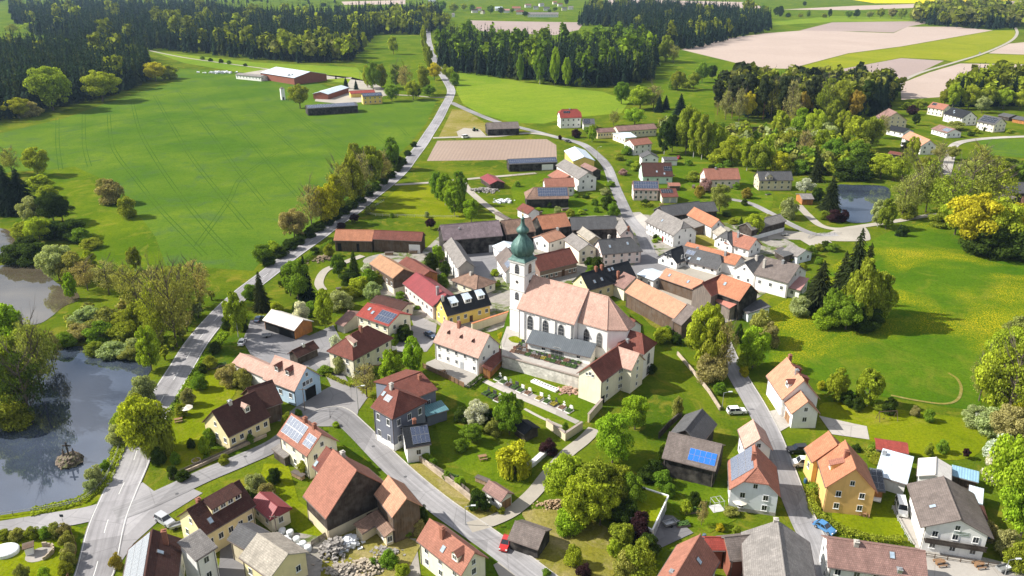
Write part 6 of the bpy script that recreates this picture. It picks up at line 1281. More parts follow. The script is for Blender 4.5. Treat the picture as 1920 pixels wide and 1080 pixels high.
# west garden, corner lawn, barns
trees('''bush 395 690 665 30 ygd; bush 430 720 680 44 olb; bush 455 725 690 40 ol; bush 375 730 695 30 g; bush 355 760 725 28 olb; bush 340 780 755 24 ygd; bush 430 780 760 20 g; bush 470 755 738 20 g; bush 360 840 820 18 gd; bush 395 830 800 26 g; bush 385 850 815 22 bg; bush 345 900 880 26 gd; bush 330 870 845 20 g; bush 325 895 870 20 gd; bush 420 870 850 22 ygd; bush 300 870 835 30 gd; bush 470 830 812 16 g; bush 380 700 680 18 gd; bush 405 660 640 26 gd;
bush 10 1010 992 26 ygd; bush 35 1010 990 28 ol; bush 62 1008 986 28 ygd; bush 88 1008 985 26 g; bush 105 1005 978 26 ol; bush 122 1005 978 26 olb; bush 128 1025 995 28 ol; bush 132 1045 1015 28 olb; bush 130 1062 1032 28 ol; bush 45 1090 1055 28 ol; bush 85 1095 1062 30 bg; bush 125 1075 1050 26 ygd; bush 220 1065 1035 24 or;
bush 480 920 885 40 gr; bush 500 935 905 34 olb; bush 515 905 875 26 gd; bush 465 945 915 30 gd; bush 570 890 860 24 ygd; bush 765 990 960 26 gd; bush 790 980 945 30 gd; bush 785 1000 970 26 olb; bush 765 1005 985 20 g; bush 730 1060 1030 36 g; bush 755 1080 1055 30 yg; bush 700 1060 1045 20 g; bush 680 1005 985 16 bg; bush 785 852 835 22 bg; bush 800 865 848 20 bg; bush 812 875 858 18 g; bush 838 898 882 18 g; bush 862 912 892 22 bg; bush 898 955 915 38 gd; bush 925 958 948 14 y; bush 940 962 950 16 ygd; bush 630 800 790 14 bg; bush 600 810 800 14 g''')
# gardens of the north and east, field edges
trees('''tall 835 385 322 40 bg; tall 820 375 320 30 g; tall 850 395 335 40 bg; tall 862 385 318 34 g; tall 852 405 345 36 bg; round 884 418 370 36 bg; round 808 430 408 22 pur; round 665 418 400 20 pur; bush 690 402 385 12 ol; bush 640 428 416 18 pur; round 700 398 382 14 ol; bush 735 408 398 8 g; bush 800 408 395 10 gr;
bush 970 350 338 12 g; bush 1020 345 335 16 bg; bush 1100 372 360 10 g; bush 1115 385 370 14 g; bush 1140 395 362 30 gd; bush 1150 405 375 26 g; bush 1135 365 350 22 gr; bush 1090 402 392 16 yg; bush 1070 405 390 20 ygd; bush 1030 390 378 10 gd; bush 1045 400 385 14 gr; bush 1145 350 338 18 g; bush 1118 398 385 12 g; bush 1098 372 364 14 gd; bush 1010 395 388 12 bg; bush 1080 370 362 12 g; bush 1160 300 285 20 ygd; bush 1180 310 298 18 g; bush 1168 328 315 18 pk; bush 1192 320 300 20 yg; bush 1172 290 280 14 g;
round 1348 398 342 46 ol; bush 1322 360 332 26 pk; bush 1300 340 318 30 ygd; bush 1310 370 345 20 or; bush 1210 385 372 20 gd; bush 1175 290 272 20 g; bush 1290 310 298 16 g; bush 1350 318 305 18 g; bush 1365 312 298 20 g; bush 1335 318 306 14 gd; bush 1400 372 350 20 or; bush 1380 355 340 14 g; bush 1395 385 372 14 gd; round 1412 445 398 38 yg; spruce 1388 430 405 14 gd; bush 1375 420 408 20 ygd; bush 1362 405 395 20 gd; bush 1440 415 400 18 ol; bush 1370 445 430 14 ygd; bush 1240 450 440 20 g; bush 1230 448 438 14 gd; bush 1228 455 447 12 bg; bush 1475 385 372 20 ygd; bush 1120 520 475 26 gd; bush 1105 500 480 20 gd; bush 1108 515 495 22 g; bush 1520 480 458 24 g; bush 1535 470 455 20 ygd; bush 1480 490 478 18 ygd; bush 1535 495 480 16 g; bush 1505 505 492 16 ygd; bush 1560 470 455 26 g; bush 1548 465 450 20 gd;
bush 830 540 510 24 g; bush 820 500 455 26 bg; bush 810 510 470 30 gd; bush 835 520 485 22 gd; bush 928 518 503 16 yg; bush 934 537 524 12 bg; bush 905 545 535 10 g; bush 845 570 555 14 g; bush 808 490 478 16 g; bush 825 545 530 16 gd; bush 940 635 622 14 y; bush 1130 605 595 10 g''')
# far hedgerows
trees('''tall 1455 30 12 12 gd; tall 1462 32 10 14 gd; tall 1515 32 18 10 g; tall 1555 33 16 9 gd; round 1590 34 18 16 g; round 1605 34 16 14 gd; round 1630 34 20 14 ol; round 1650 34 14 18 ygd; round 1672 35 14 20 olb; round 1690 36 14 18 ygd; round 1712 40 12 20 ygd; round 1735 40 10 20 yg; bush 1545 33 24 10 ygd; bush 1478 32 22 10 g; bush 1500 32 24 10 ygd; round 1508 12 2 9 gd; round 1395 12 2 8 g; round 1405 12 1 8 gd; round 1430 25 8 10 g; round 1435 35 10 14 ygd;
round 885 24 6 12 g; round 920 27 8 16 g; round 940 27 12 14 gd; round 850 24 4 18 ygd; round 870 20 5 14 yg; round 985 32 20 14 gd; round 1062 10 -3 10 gd; round 830 22 0 20 g; round 570 14 5 9 g; round 607 15 4 12 gd; round 640 16 8 8 g; round 1040 22 12 12 g; round 1030 26 16 8 g; round 960 25 14 10 g; round 405 14 2 10 yg''')
# ------------------------------------------------------------------ woods that read as one mass
def woodland(name, px, spacing, mix, hgt, label, seed, edge_rough=.3, nq=80):
    rng = np.random.default_rng(seed); poly = [U(p) for p in px]; xs = [p.x for p in poly]; ys = [p.y for p in poly]; pts = []
    y = min(ys)
    while y < max(ys):
        x = min(xs); sp = spacing*(1 + max(0, y-700)/900)
        while x < max(xs):
            qx, qy = x+rng.normal(0, sp*.3), y+rng.normal(0, sp*.3)
            if in_poly(qx, qy, poly): pts.append((qx, qy, sp/spacing))
            x += sp
        y += sp
    CC, AA, BB, KK = [], [], [], []
    kinds = list(mix); pk = np.array([mix[k] for k in kinds], float); pk /= pk.sum()
    ph = rng.uniform(0, 6.28, 4)
    for (x, y, sf) in pts:
        zone = .5+.5*math.sin(x*.021+ph[0]+1.3*math.sin(y*.017+ph[1])); p2 = pk.copy()
        for i, k in enumerate(kinds):
            if k[0] == 's': p2[i] *= .35+1.3*zone
        p2 /= p2.sum(); k = kinds[rng.choice(len(kinds), p=p2)]; kind, col = k.split('_')
        h = hgt*rng.uniform(.72, 1.18)*(.85 if kind == 'b' else 1.0); n = nq
        c = np.array(LC[col])*rng.uniform(.75, 1.25)*(1.0 if kind == 's' else .68 if hgt > 15 else .85)
        if kind == 's':
            R = h*.115*rng.uniform(.8, 1.2)*(.7+.3*sf); z = 1-np.sqrt(rng.uniform(.0, 1, n))*.92; z[:3] = [.97, .93, .9]; a = rng.uniform(0, 6.283, n); rad = R*(1-z)**.9*rng.uniform(.5, 1.0, n)
            C = np.stack([x+rad*np.cos(a), y+rad*np.sin(a), z*h], 1); d = np.stack([np.cos(a), np.sin(a), -1.3*np.ones(n)], 1); t = np.stack([-np.sin(a), np.cos(a), np.zeros(n)], 1)
            w_ = (R*.34*(1.15-z))[:, None]; A = d*w_*1.1; B = t*w_*.9
        else:
            R = h*(.2 if kind == 't' else .27)*(.7+.3*sf); D = unit(rng.normal(0, 1, (n, 3))); D[:, 2] = np.where(D[:, 2] < -.5, -D[:, 2], D[:, 2]); zc, zr = (.58, .40) if kind != 'p' else (.74, .24)
            lump = 1+.25*np.sin(D[:, 0]*5+x)+.2*np.sin(D[:, 2]*7+y); rad = rng.uniform(.75, 1.05, n)*lump
            C = np.stack([x+R*D[:, 0]*rad, y+R*D[:, 1]*rad, h*(zc+zr*D[:, 2]*rad)], 1); A, B = orient(D, R*.26, rng, .6)
        CC.append(C); AA.append(A); BB.append(B); KK.append(np.repeat(c[None], n, 0)*rng.uniform(.7, 1.35, (n, 1)))
        # the stem
        m_ = 2; CC.append(np.array([[x, y, h*.25], [x, y, h*.25]])); AA.append(np.array([[.22, 0, 0], [0, .22, 0]])); BB.append(np.array([[0, 0, h*.27], [0, 0, h*.27]])); KK.append(np.array([[.07, .055, .045]]*2))
    C = np.vstack(CC); me = quads_mesh(name, C, np.vstack(AA), np.vstack(BB), [M_WOODS])
    at = me.attributes.new('Col', 'FLOAT_COLOR', 'POINT'); K = np.ones((len(C), 4, 4), np.float32); K[:, :, :3] = np.vstack(KK)[:, None, :]; at.data.foreach_set('color', K.reshape(-1))
    o = link(name, me); tag(o, label, 'wood'); o['kind'] = 'stuff'; print(name, len(pts)); return o
woodland('spruce_wood', [(-160, 245), (-60, 238), (0, 228), (60, 214), (110, 203), (220, 178), (285, 150), (276, 112), (200, 100), (100, 96), (-160, 110)], 5.6, {'s_sp': 10, 's_spl': 2.0, 't_ygd': .05}, 27, 'dense dark spruce wood at the edge of the wheat field', 1)
woodland('spruce_wood', [(268, 94), (340, 98), (480, 113), (600, 118), (668, 113), (690, 82), (705, 64), (800, 66), (835, 45), (822, 22), (640, 30), (480, 34), (400, 16), (250, 12), (100, 14), (20, 22), (25, 40), (60, 66), (150, 80)], 8.0, {'s_sp': 12, 's_spl': 2.2, 't_yg': .06, 't_ygd': .22}, 28, 'broad dark wood behind the farm at upper left', 2, nq=70)
woodland('leafy_wood_edge', [(485, 112), (560, 118), (660, 118), (668, 100), (600, 98), (520, 100)], 8, {'t_yg': 2.2, 't_ygd': 1.5, 'b_ol': 1.5, 's_sp': 3}, 23, 'light green leafy edge of the wood behind the farm', 12)
woodland('central_wood', [(822, 125), (850, 136), (900, 142), (960, 149), (1010, 154), (1060, 161), (1130, 166), (1170, 160), (1225, 152), (1232, 112), (1212, 82), (1150, 80), (1100, 98), (1040, 102), (960, 100), (880, 84), (832, 84)], 6.2, {'s_sp': 9, 's_spl': 2.4, 't_g': .6, 't_bg': .18}, 27, 'dark wood with light green edge beyond the road', 3)
woodland('upper_wood', [(1085, 48), (1180, 54), (1232, 92), (1292, 94), (1372, 74), (1442, 60), (1446, 42), (1400, 28), (1250, 14), (1100, 16)], 7.5, {'s_sp': 10, 's_spl': 1.5, 't_ygd': .25}, 28, 'dark spruce wood beside the large ploughed field', 4, nq=70)
woodland('hilltop_wood', [(1710, 42), (1780, 52), (1860, 56), (1930, 54), (1960, 30), (1820, 22), (1720, 28)], 8, {'s_sp': 3, 'b_ygd': 2, 'b_yg': .8, 'b_ol': 2, 's_spl': 3}, 30, 'mixed wood on the rise at upper right', 5, nq=70)
woodland('mixed_wood', [(1345, 212), (1400, 222), (1500, 222), (1600, 222), (1660, 200), (1690, 182), (1640, 168), (1480, 170), (1400, 168), (1355, 182)], 7.5, {'p_pi': 1.5, 'b_ol': 3, 'b_ygd': 2, 's_sp': 2, 's_spl': 2, 't_ygd': 2}, 21, 'mixed pine and leafy wood below the ploughed fields', 6)
woodland('hamlet_wood', [(1768, 195), (1800, 202), (1860, 202), (1990, 203), (1990, 165), (1850, 162), (1785, 180)], 8, {'s_sp': 4, 'b_yg': 2, 'b_ygd': 2, 's_spl': 1}, 23, 'wood of spruces and yellow-green trees behind the hamlet', 7)
woodland('far_woods', [(-300, 14), (200, 10), (640, 8), (640, 1), (-300, 1)], 22, {'s_sp': 5, 'b_gd': 1}, 28, 'hazy blue far woods on the left horizon', 8, nq=40)
woodland('copse_far', [(620, 62), (700, 66), (840, 62), (840, 46), (760, 40), (640, 50)], 11, {'s_sp': 3, 'b_ygd': 2, 't_yg': 1}, 24, 'copse of mixed trees above the farm meadow', 9, nq=70)
woodland('thicket', [(1450, 262), (1560, 280), (1650, 300), (1680, 330), (1560, 335), (1470, 318), (1400, 300), (1350, 298), (1250, 275), (1240, 250), (1330, 250), (1380, 262)], 6.5, {'b_yg': 2, 'b_ygd': 3, 'b_g': 2, 'b_ol': 2, 'b_gr': 1}, 11, 'leafy thicket between the gardens and the east pond', 10, nq=90)
woodland('waterside_thicket', [(120, 600), (200, 580), (280, 600), (360, 580), (400, 560), (350, 640), (300, 690), (250, 660), (130, 650)], 5.0, {'b_ol': 2, 'b_olb': 2, 'b_gr': 2, 'b_ygd': 2}, 5, 'low waterside thicket between the two ponds', 11, nq=120)
# ------------------------------------------------------------------ labels that single out each tree
GRP = {}
for (o, x, h, desc, where, cat) in TREES: GRP.setdefault((desc, where, cat), []).append((x, h, o))
ORD = ['leftmost', 'second from left', 'third from left', 'fourth from left', 'fifth from left', 'sixth from left', 'seventh from left', 'eighth from left', 'ninth from left', 'tenth from left', 'eleventh from left', 'twelfth from left']
for (desc, where, cat), L in GRP.items():
    L.sort(key=lambda t_: t_[0]); n = len(L)
    for i, (x, h, o) in enumerate(L):
        lab = '%s %s' % (desc, where)
        if n == 2: lab += ', the %s one' % ('left' if i == 0 else 'right')
        elif n > 2: lab += ', ' + (ORD[i] if i < 12 and i < n-1 else 'rightmost')
        tag(o, lab, cat, '%ss %s' % (cat if cat == 'tree' else 'bushe', where))
print('trees', len(TREES))
# ------------------------------------------------------------------ wheel tracks in the wheat
wf = bpy.data.objects['wheat_field']; M_TRACK = grass_mat('trodden_wheat', (.036, .088, .010), (.047, .104, .011), (.07, .12, .013), 1.0)
for pts in ([(108, 222), (108, 270), (114, 318)], [(157, 212), (158, 270), (168, 312)], [(203, 200), (208, 262), (222, 295), (250, 330), (300, 392), (352, 446), (385, 480)], [(248, 192), (262, 245), (292, 300), (342, 372), (395, 435), (440, 480)],
            [(290, 180), (325, 240), (362, 300), (420, 372), (470, 430)], [(335, 172), (395, 250), (445, 318), (500, 385)], [(390, 178), (455, 250), (520, 325), (560, 370)], [(440, 170), (505, 236), (575, 300)], [(500, 165), (580, 240), (650, 300)],
            [(560, 215), (640, 268), (680, 300)], [(368, 462), (428, 378), (448, 338), (480, 312), (520, 285)], [(640, 208), (700, 250), (735, 280)], [(700, 205), (745, 235), (765, 255)], [(390, 300), (420, 292), (450, 285), (470, 275)], [(150, 240), (250, 222), (330, 232), (420, 205), (520, 200)]):
    P = smooth_line([U(p) for p in pts], False, 8); tk = MB()
    for off in (-.95, .95):
        q, _, _ = ribbon(P, .42, .034, off)
        for fc in q.f: tk.face([q.v[i] for i in fc])
    tk.build('wheel_track', M_TRACK, wf)
# ------------------------------------------------------------------ vehicles
TYRE = plain('tyre', (.02, .02, .02), .9); RIM = plain('rim', (.5, .5, .52), .35, .7); LAMP = plain('headlamp', (.75, .75, .72), .15, spec=.6); TAIL = plain('tail_lamp', (.35, .01, .01), .3); CGL = plain('car_glass', (.015, .02, .028), .05, var=.1, spec=.7)
def car_meshes(kind):
    L, Wd, Hh = {'car': (4.2, 1.76, 1.46), 'suv': (4.6, 1.86, 1.70), 'van': (5.0, 1.95, 2.05), 'pickup': (5.2, 1.9, 1.75)}[kind]
    hl, hw = L/2, Wd/2; zb, zw = .28, .28+(Hh-.28)*.52
    prof = {'car': [(-hl, zb), (-hl, zw*.8), (-hl*.86, zw*.98), (-hl*.45, zw*1.02), (hl*.45, zw*1.0), (hl*.88, zw*.84), (hl, zw*.62), (hl, zb)],
            'suv': [(-hl, zb), (-hl, zw*.95), (-hl*.9, zw*1.03), (-hl*.4, zw*1.04), (hl*.42, zw*1.02), (hl*.92, zw*.92), (hl, zw*.7), (hl, zb)],
            'van': [(-hl, zb), (-hl, zw), (-hl*.95, zw*1.04), (-hl*.4, zw*1.04), (hl*.55, zw*1.02), (hl*.95, zw*.8), (hl, zw*.6), (hl, zb)],
            'pickup': [(-hl, zb), (-hl, zw), (-hl*.95, zw*1.02), (-hl*.3, zw*1.02), (hl*.45, zw*1.0), (hl*.9, zw*.94), (hl, zw*.7), (hl, zb)]}[kind]
    body = MB(); n = len(prof)
    for k in range(n):
        (x0, z0_), (x1, z1_) = prof[k], prof[(k+1) % n]
        def wid(x, z): return hw*(1-.10*(abs(x)/hl)**4)*(1 if z < zw*.75 else .95)
        body.face([(x0, -wid(x0, z0_), z0_), (x1, -wid(x1, z1_), z1_), (x1, wid(x1, z1_), z1_), (x0, wid(x0, z0_), z0_)])
    for s in (-1, 1): body.face([(x, s*hw*(1-.10*(abs(x)/hl)**4)*(1 if z < zw*.75 else .95), z) for x, z in prof])
    xa, xb, ta, tb = {'car': (-hl*.8, hl*.42, -hl*.5, hl*.08), 'suv': (-hl*.94, hl*.42, -hl*.82, hl*.12), 'van': (-hl*.98, hl*.62, -hl*.96, hl*.38), 'pickup': (-hl*.12, hl*.46, -hl*.05, hl*.2)}[kind]
    cab = MB(); zt = Hh-.06; wb, wt = hw*.93, hw*.76; zc = zw*.98
    B_ = [(xa, -wb, zc), (xb, -wb, zc), (xb, wb, zc), (xa, wb, zc)]; T_ = [(ta, -wt, zt), (tb, -wt, zt), (tb, wt, zt), (ta, wt, zt)]
    for k in range(4): cab.face([B_[k], B_[(k+1) % 4], T_[(k+1) % 4], T_[k]])
    roofm = MB(); roofm.box(ta-.03, tb+.03, -wt-.02, wt+.02, zt, Hh)
    for s in (-1, 1):
        for (p0, p1) in ((B_[0], T_[0]), (B_[1], T_[1])): roofm.tube((p0[0], s*abs(p0[1]), p0[2]), (p1[0], s*abs(p1[1]), p1[2]), .05, n=4)
        xm = (xa+xb)/2; roofm.tube((xm, s*(wb+.005), zc), ((ta+tb)/2, s*(wt+.005), zt), .045, n=4)
    wh = MB(); wh.lathe([(-.11, .2), (-.11, .30), (-.07, .33), (.07, .33), (.11, .30), (.11, .2)], 16); rm = MB(); rm.lathe([(-.115, .02), (-.115, .2), (.115, .2), (.115, .02)], 12)
    return body, cab, roofm, wh, rm, L, Wd, zw
CM = {}
for k in ('car', 'suv', 'van', 'pickup'):
    b_, c_, r_, w_, rm_, L, Wd, zw = car_meshes(k)
    hd = MB(); hd.box(L/2-.16, L/2+.01, -.16, .16, zw*.62, zw*.62+.15); tl = MB(); tl.box(-L/2-.01, -L/2+.08, -.1, .1, zw*.66, zw*.66+.24)
    CM[k] = (b_.mesh('body', M_FRAME), c_.mesh('windows', CGL), r_.mesh('car_roof', M_FRAME), w_.mesh('wheel', TYRE), rm_.mesh('rim', RIM), hd.mesh('headlight', LAMP), tl.mesh('tail_light', TAIL), L, Wd)
def car_paint(name, c):
    t = NT(name); t.b.inputs['Coat Weight'].default_value = .6; t.b.inputs['Specular IOR Level'].default_value = .5; return t.col(c, .3)
PAINTS = {'silver': (.42, .43, .45), 'white': (.78, .78, .78), 'black': (.018, .019, .022), 'blue': (.07, .22, .45), 'red': (.42, .015, .012), 'dblue': (.05, .08, .14), 'green': (.05, .22, .04)}
CARP = {k: car_paint('paint_'+k, c) for k, c in PAINTS.items()}
def car(kind, rear, front, paint, label, f='f', z=.19):
    P0, P1 = U(fp(f, rear)), U(fp(f, front)); ctr = (P0+P1)/2; d = P1-P0; o = empty(kind if kind in ('van',) else 'parked_car', (ctr.x, ctr.y, z), math.atan2(d.y, d.x)); tag(o, label, 'van' if kind == 'van' else 'car', 'vehicles parked in the village')
    bm_, cm_, rm_, wm_, rim_, hm_, tm_, L, Wd = CM[kind]
    for me, nm in ((bm_, 'body'), (cm_, 'windows'), (rm_, 'car_roof')):
        p = link(nm, me, o)
        if nm != 'windows': p.material_slots[0].link = 'OBJECT'; p.material_slots[0].material = CARP[paint]
    for sx in (-.31, .31):
        for sy in (-1, 1):
            w = link('wheel', wm_, o, Matrix.Translation((L*sx, sy*(Wd/2-.1), .33)) @ Matrix.Rotation(math.pi/2, 4, 'X')); link('rim', rim_, w)
    for sy in (-1, 1): link('headlight', hm_, o, Matrix.Translation((0, sy*Wd*.36, 0))); link('tail_light', tm_, o, Matrix.Translation((0, sy*Wd*.4, 0)))
    return o
car('suv', (1190, 655), (1290, 715), 'silver', 'silver estate car parked beside the main road junction', 't03')
car('car', (1275, 352), (1335, 385), 'dblue', 'dark blue car parked beside the white parsonage', 't12')
car('car', (1670, 195), (1745, 172), 'black', 'black car parked in front of the yellow house', 't12')
car('suv', (1630, 945), (1735, 940), 'white', 'white estate car parked on the east street bank', 't22')
car('suv', (285, 150), (150, 155), 'black', 'black estate car parked beside the orange roof house', 't33')
car('van', (320, 260), (215, 255), 'white', 'white van parked behind the black estate car', 't33')
car('car', (820, 465), (812, 520), 'white', 'white car under the solar carport', 't33')
car('van', (985, 545), (1005, 640), 'white', 'white van in the drive beside the chalet', 't33')
car('car', (365, 705), (475, 770), 'blue', 'light blue car parked at the hedge corner', 't33')
car('car', (1890, 810), (1855, 900), 'red', 'red car parked beside the small black barn', 't13')
car('car', (1238, 118), (1262, 105), 'red', 'red car on the lawn beside the white gabled house', 't21')
car('car', (452, 650), (458, 640), 'white', 'white car at the edge of the garage yard')
car('car', (482, 606), (490, 598), 'dblue', 'dark car beside the timber garage')
car('van', (866, 260), (880, 258), 'white', 'white van on the gravel yard by the tilled plot')
car('car', (1832, 103), (1842, 98), 'silver', 'silver car on the track between the ploughed fields')
car('car', (1060, 266), (1070, 268), 'black', 'black car on the north street by the tilled plot')
# tractor
tr = empty('tractor', U((891, 246)), .4); tag(tr, 'green tractor on the mown plot beside the black barn', 'tractor')
m = MB(); m.box(-.2, 1.9, -.4, .4, .8, 1.5); m.box(-1.3, -.2, -.6, .6, .7, 1.3); m.build('body', CARP['green'], tr, fix=False); m = MB(); m.box(-1.2, -.1, -.6, .6, 1.3, 2.4); m.build('cab', CGL, tr, fix=False); m = MB(); m.box(-1.3, 0, -.7, .7, 2.4, 2.5); m.build('cab_roof', CARP['green'], tr, fix=False)
for (x, r) in ((-.8, .8), (1.4, .5)):
    for sy in (-1, 1):
        m = MB(); m.tube((x, sy*.55, r), (x, sy*.95, r), r, n=18); m.build('wheel', TYRE, tr, fix=False)
# ------------------------------------------------------------------ pond islet with crucifix
ic = U((132, 866)); isl = empty('pond_islet', ic); tag(isl, 'round stone islet with a cross and two statues in the pond', 'islet')
rr = np.random.default_rng(2); m = MB(); rings = 9; nseg = 26; grid = []
for j in range(rings+1):
    t = j/rings; R = 2.7*math.cos(t*1.45)+.05; z = -.3 + 2.3*math.sin(t*1.5)
    grid.append([(R*(1+.10*rr.normal())*math.cos(2*math.pi*k/nseg), R*(1+.10*rr.normal())*math.sin(2*math.pi*k/nseg), z+.09*rr.normal()) for k in range(nseg)])
for j in range(rings):
    for k in range(nseg): m.face([grid[j][k], grid[j][(k+1) % nseg], grid[j+1][(k+1) % nseg], grid[j+1][k]])
m.face(list(reversed(grid[-1])))
def rocky():
    t = NT('islet_rock'); ob = t.coord('Object'); v = t.n('TexVoronoi'); v.inputs['Scale'].default_value = 2.2; t.l(ob, v.inputs['Vector'])
    c = t.mix(t.ramp(v.outputs['Color'], [(.2, 0.0), (.8, 1.0)]), (.055, .04, .03), (.20, .16, .12)); c = t.mix(t.ramp(t.noise(ob, 1.2, 4), [(.5, 0.0), (.7, .7)]), c, (.10, .13, .03)); t.bump(v.outputs['Distance'], .8, .15); return t.col(c, .95)
m.build('rock_mound', rocky(), isl); m = MB(); m.box(-.13, .13, -.13, .13, 1.8, 5.0); m.box(-.9, .9, -.11, .11, 4.0, 4.26); m.build('cross', wall_mat('dwood'), isl, fix=False)
for (x, y) in ((-.95, -.2), (1.0, .15)):
    m = MB(); m.lathe([(1.5, .28), (1.9, .3), (2.4, .22), (2.75, .24), (2.95, .12), (3.02, .1), (3.12, .14), (3.25, .14), (3.36, .05)], 12, (x, y, 0)); m.build('statue', plain('statue_stone', (.13, .10, .08), .9), isl, smooth=True)
# ------------------------------------------------------------------ fences, rails, poles
def fence(label, px, h, kind='rail', f='f', mat=None, name='fence', step=2.0):
    P = smooth_line([U(fp(f, p)) for p in px], False, 3); root = empty(name, (P[0].x, P[0].y, 0)); tag(root, label, 'fence')
    mat = mat or wall_mat('fence'); tot = 0; r = MB(); last = None; org = Vector((P[0].x, P[0].y, 0))
    for a_, b_ in zip(P, P[1:]):
        d = b_-a_; ln = d.length; n = max(1, round(ln/step)); d3 = Vector((d.x, d.y, 0)).normalized(); q = Vector((-d3.y, d3.x, 0)); A3 = Vector((a_.x, a_.y, 0))-org
        for i in range(n):
            c = A3 + d3*(ln*i/n); pm = MB(); pm.box(c.x-.06, c.x+.06, c.y-.06, c.y+.06, -.1, h+.05); pm.build('post', mat, root, fix=False)
        c = A3 + d3*ln/2
        if kind == 'board':
            k = max(1, int(ln/.22))
            for i in range(k): r.obox(A3 + d3*(ln*(i+.5)/k) + q*.08 + Vector((0, 0, h*.5)), d3*.09, q*.015, Vector((0, 0, h*.48)))
        for z in ((h*.95, h*.5) if kind != 'board' else (h*.8, h*.25)): r.obox(c + Vector((0, 0, z)), d3*ln/2, q*.025, Vector((0, 0, .05)))
    o = r.build('rails', mat, root, fix=False); o['kind'] = 'stuff'; return root
fence('metal railing along the bank of the cross pond', [(0, 970), (90, 956), (150, 942), (190, 912), (212, 872), (228, 830), (245, 795)], 1.0, mat=M_METAL, name='railing', step=3.0)
fence('brown board fence around the parsonage terrace', [(793, 690), (830, 707), (870, 727)], 1.5, 'board')
fence('white post fence around the paddock', [(720, 378), (690, 402), (760, 407), (860, 409)], 1.1, mat=plain('fence_white', (.6, .58, .54), .8), step=4)
fence('timber fence beside the gravel track', [(960, 332), (1000, 328), (1040, 322)], 1.1, step=3)
fence('railing beside the east pond turning place', [(1515, 448), (1530, 442), (1578, 440)], 1.1, mat=M_METAL, name='railing', step=2)
fence('picket fence along the corner lawn', [(128, 992), (143, 1025), (138, 1050), (125, 1090)], 1.0, 'board')
fence('garden fence along the village street', [(320, 897), (400, 862), (480, 826)], 1.1, 'board', mat=wall_mat('gwood'))
fence('timber fence beside the rubble yard', [(585, 1025), (640, 990), (700, 955)], 1.3, 'board', mat=wall_mat('gwood'))
fence('grey garden fence on the wall below the willow', [(806, 878), (845, 902), (880, 930)], 1.6, 'board', mat=wall_mat('gwood'))
fence('balustrade of the drive beside the chalet', [(1672, 955), (1690, 990), (1708, 1022)], .9, mat=wall_mat('concrete'), step=1.5)
fence('timber fence in front of the chalet', [(1735, 1045), (1800, 1055), (1870, 1065)], 1.0, mat=wall_mat('wood'))
def lamp(label, base, top, f='f', arm=(1.2, 0)):
    p = U(fp(f, base)); h = height_between(fp(f, base), fp(f, top)); o = empty('street_lamp', p); tag(o, label, 'street lamp', 'street lamps')
    m = MB(); m.tube((0, 0, 0), (0, 0, h), .09, .06, 8); m.tube((0, 0, h-.05), (arm[0], arm[1], h+.25), .045, n=6); m.build('pole', M_METAL, o, fix=False)
    m = MB(); m.obox((arm[0]*1.3, arm[1]*1.3, h+.27), Vector((.45, 0, .02)), Vector((0, .16, 0)), Vector((0, 0, .08))); m.build('lamp_head', plain('lamp_head', (.62, .64, .66), .4), o, fix=False)
lamp('street lamp beside the white estate car', (1575, 905), (1595, 785), 't22'); lamp('white street lamp in front of the chalet yard', (1775, 1075), (1815, 960), 't33'); lamp('street lamp at the corner of the gravel lane', (873, 985), (873, 950)); lamp('street lamp on the north street', (1120, 300), (1120, 276)); lamp('street lamp at the village square', (672, 770), (672, 725))
def pole(label, base, top, name='utility_pole', cat='pole', arms=1):
    p = U(base); h = height_between(base, top); o = empty(name, p); tag(o, label, cat)
    m = MB(); m.tube((0, 0, 0), (0, 0, h), .13, .09, 8); m.build('pole', wall_mat('gwood'), o, fix=False); m = MB()
    for i in range(arms): m.box(-1.0, 1.0, -.05, .05, h-.4-i*.7, h-.28-i*.7)
    m.build('crossarm', wall_mat('gwood'), o, fix=False)
pole('timber pole with crossarm in front of the bale yard', (520, 1008), (517, 966)); pole('timber pole in the meadow behind the farm', (675, 156), (675, 134)); pole('timber pole on the green beside the far hall', (1061, 40), (1061, 28), arms=2); pole('timber pole behind the street at the fire station', (572, 770), (570, 728))
sg = empty('road_sign', U((120, 985))); tag(sg, 'small dark road sign at the side road junction', 'sign'); m = MB(); m.tube((0, 0, 0), (0, 0, 2.6), .04, n=6); m.build('pole', M_METAL, sg, fix=False); m = MB(); m.box(-.35, .35, -.05, -.02, 2.0, 2.6); m.build('sign_plate', plain('sign_dark', (.05, .06, .08), .5), sg, fix=False)
# transformer tower in the wheat
tt = empty('transformer_tower', U((531, 187)), .5); tag(tt, 'slim white transformer tower beside the round field tree', 'tower'); hT = height_between((531, 187), (531, 166)); m = MB(); m.box(-1.5, 1.5, -1.5, 1.5, 0, hT); m.build('wall', wall_mat('white'), tt); m = MB()
for a_, b_ in (((-1.7, -1.7), (1.7, -1.7)), ((1.7, -1.7), (1.7, 1.7)), ((1.7, 1.7), (-1.7, 1.7)), ((-1.7, 1.7), (-1.7, -1.7))): m.face([(*a_, hT), (*b_, hT), (0, 0, hT+1.3)])
m.build('roof', roof_mat('grey'), tt); m = MB(); m.box(-.5, .5, -1.54, -1.5, 0, 2.2); m.build('door', M_DARK, tt, fix=False)
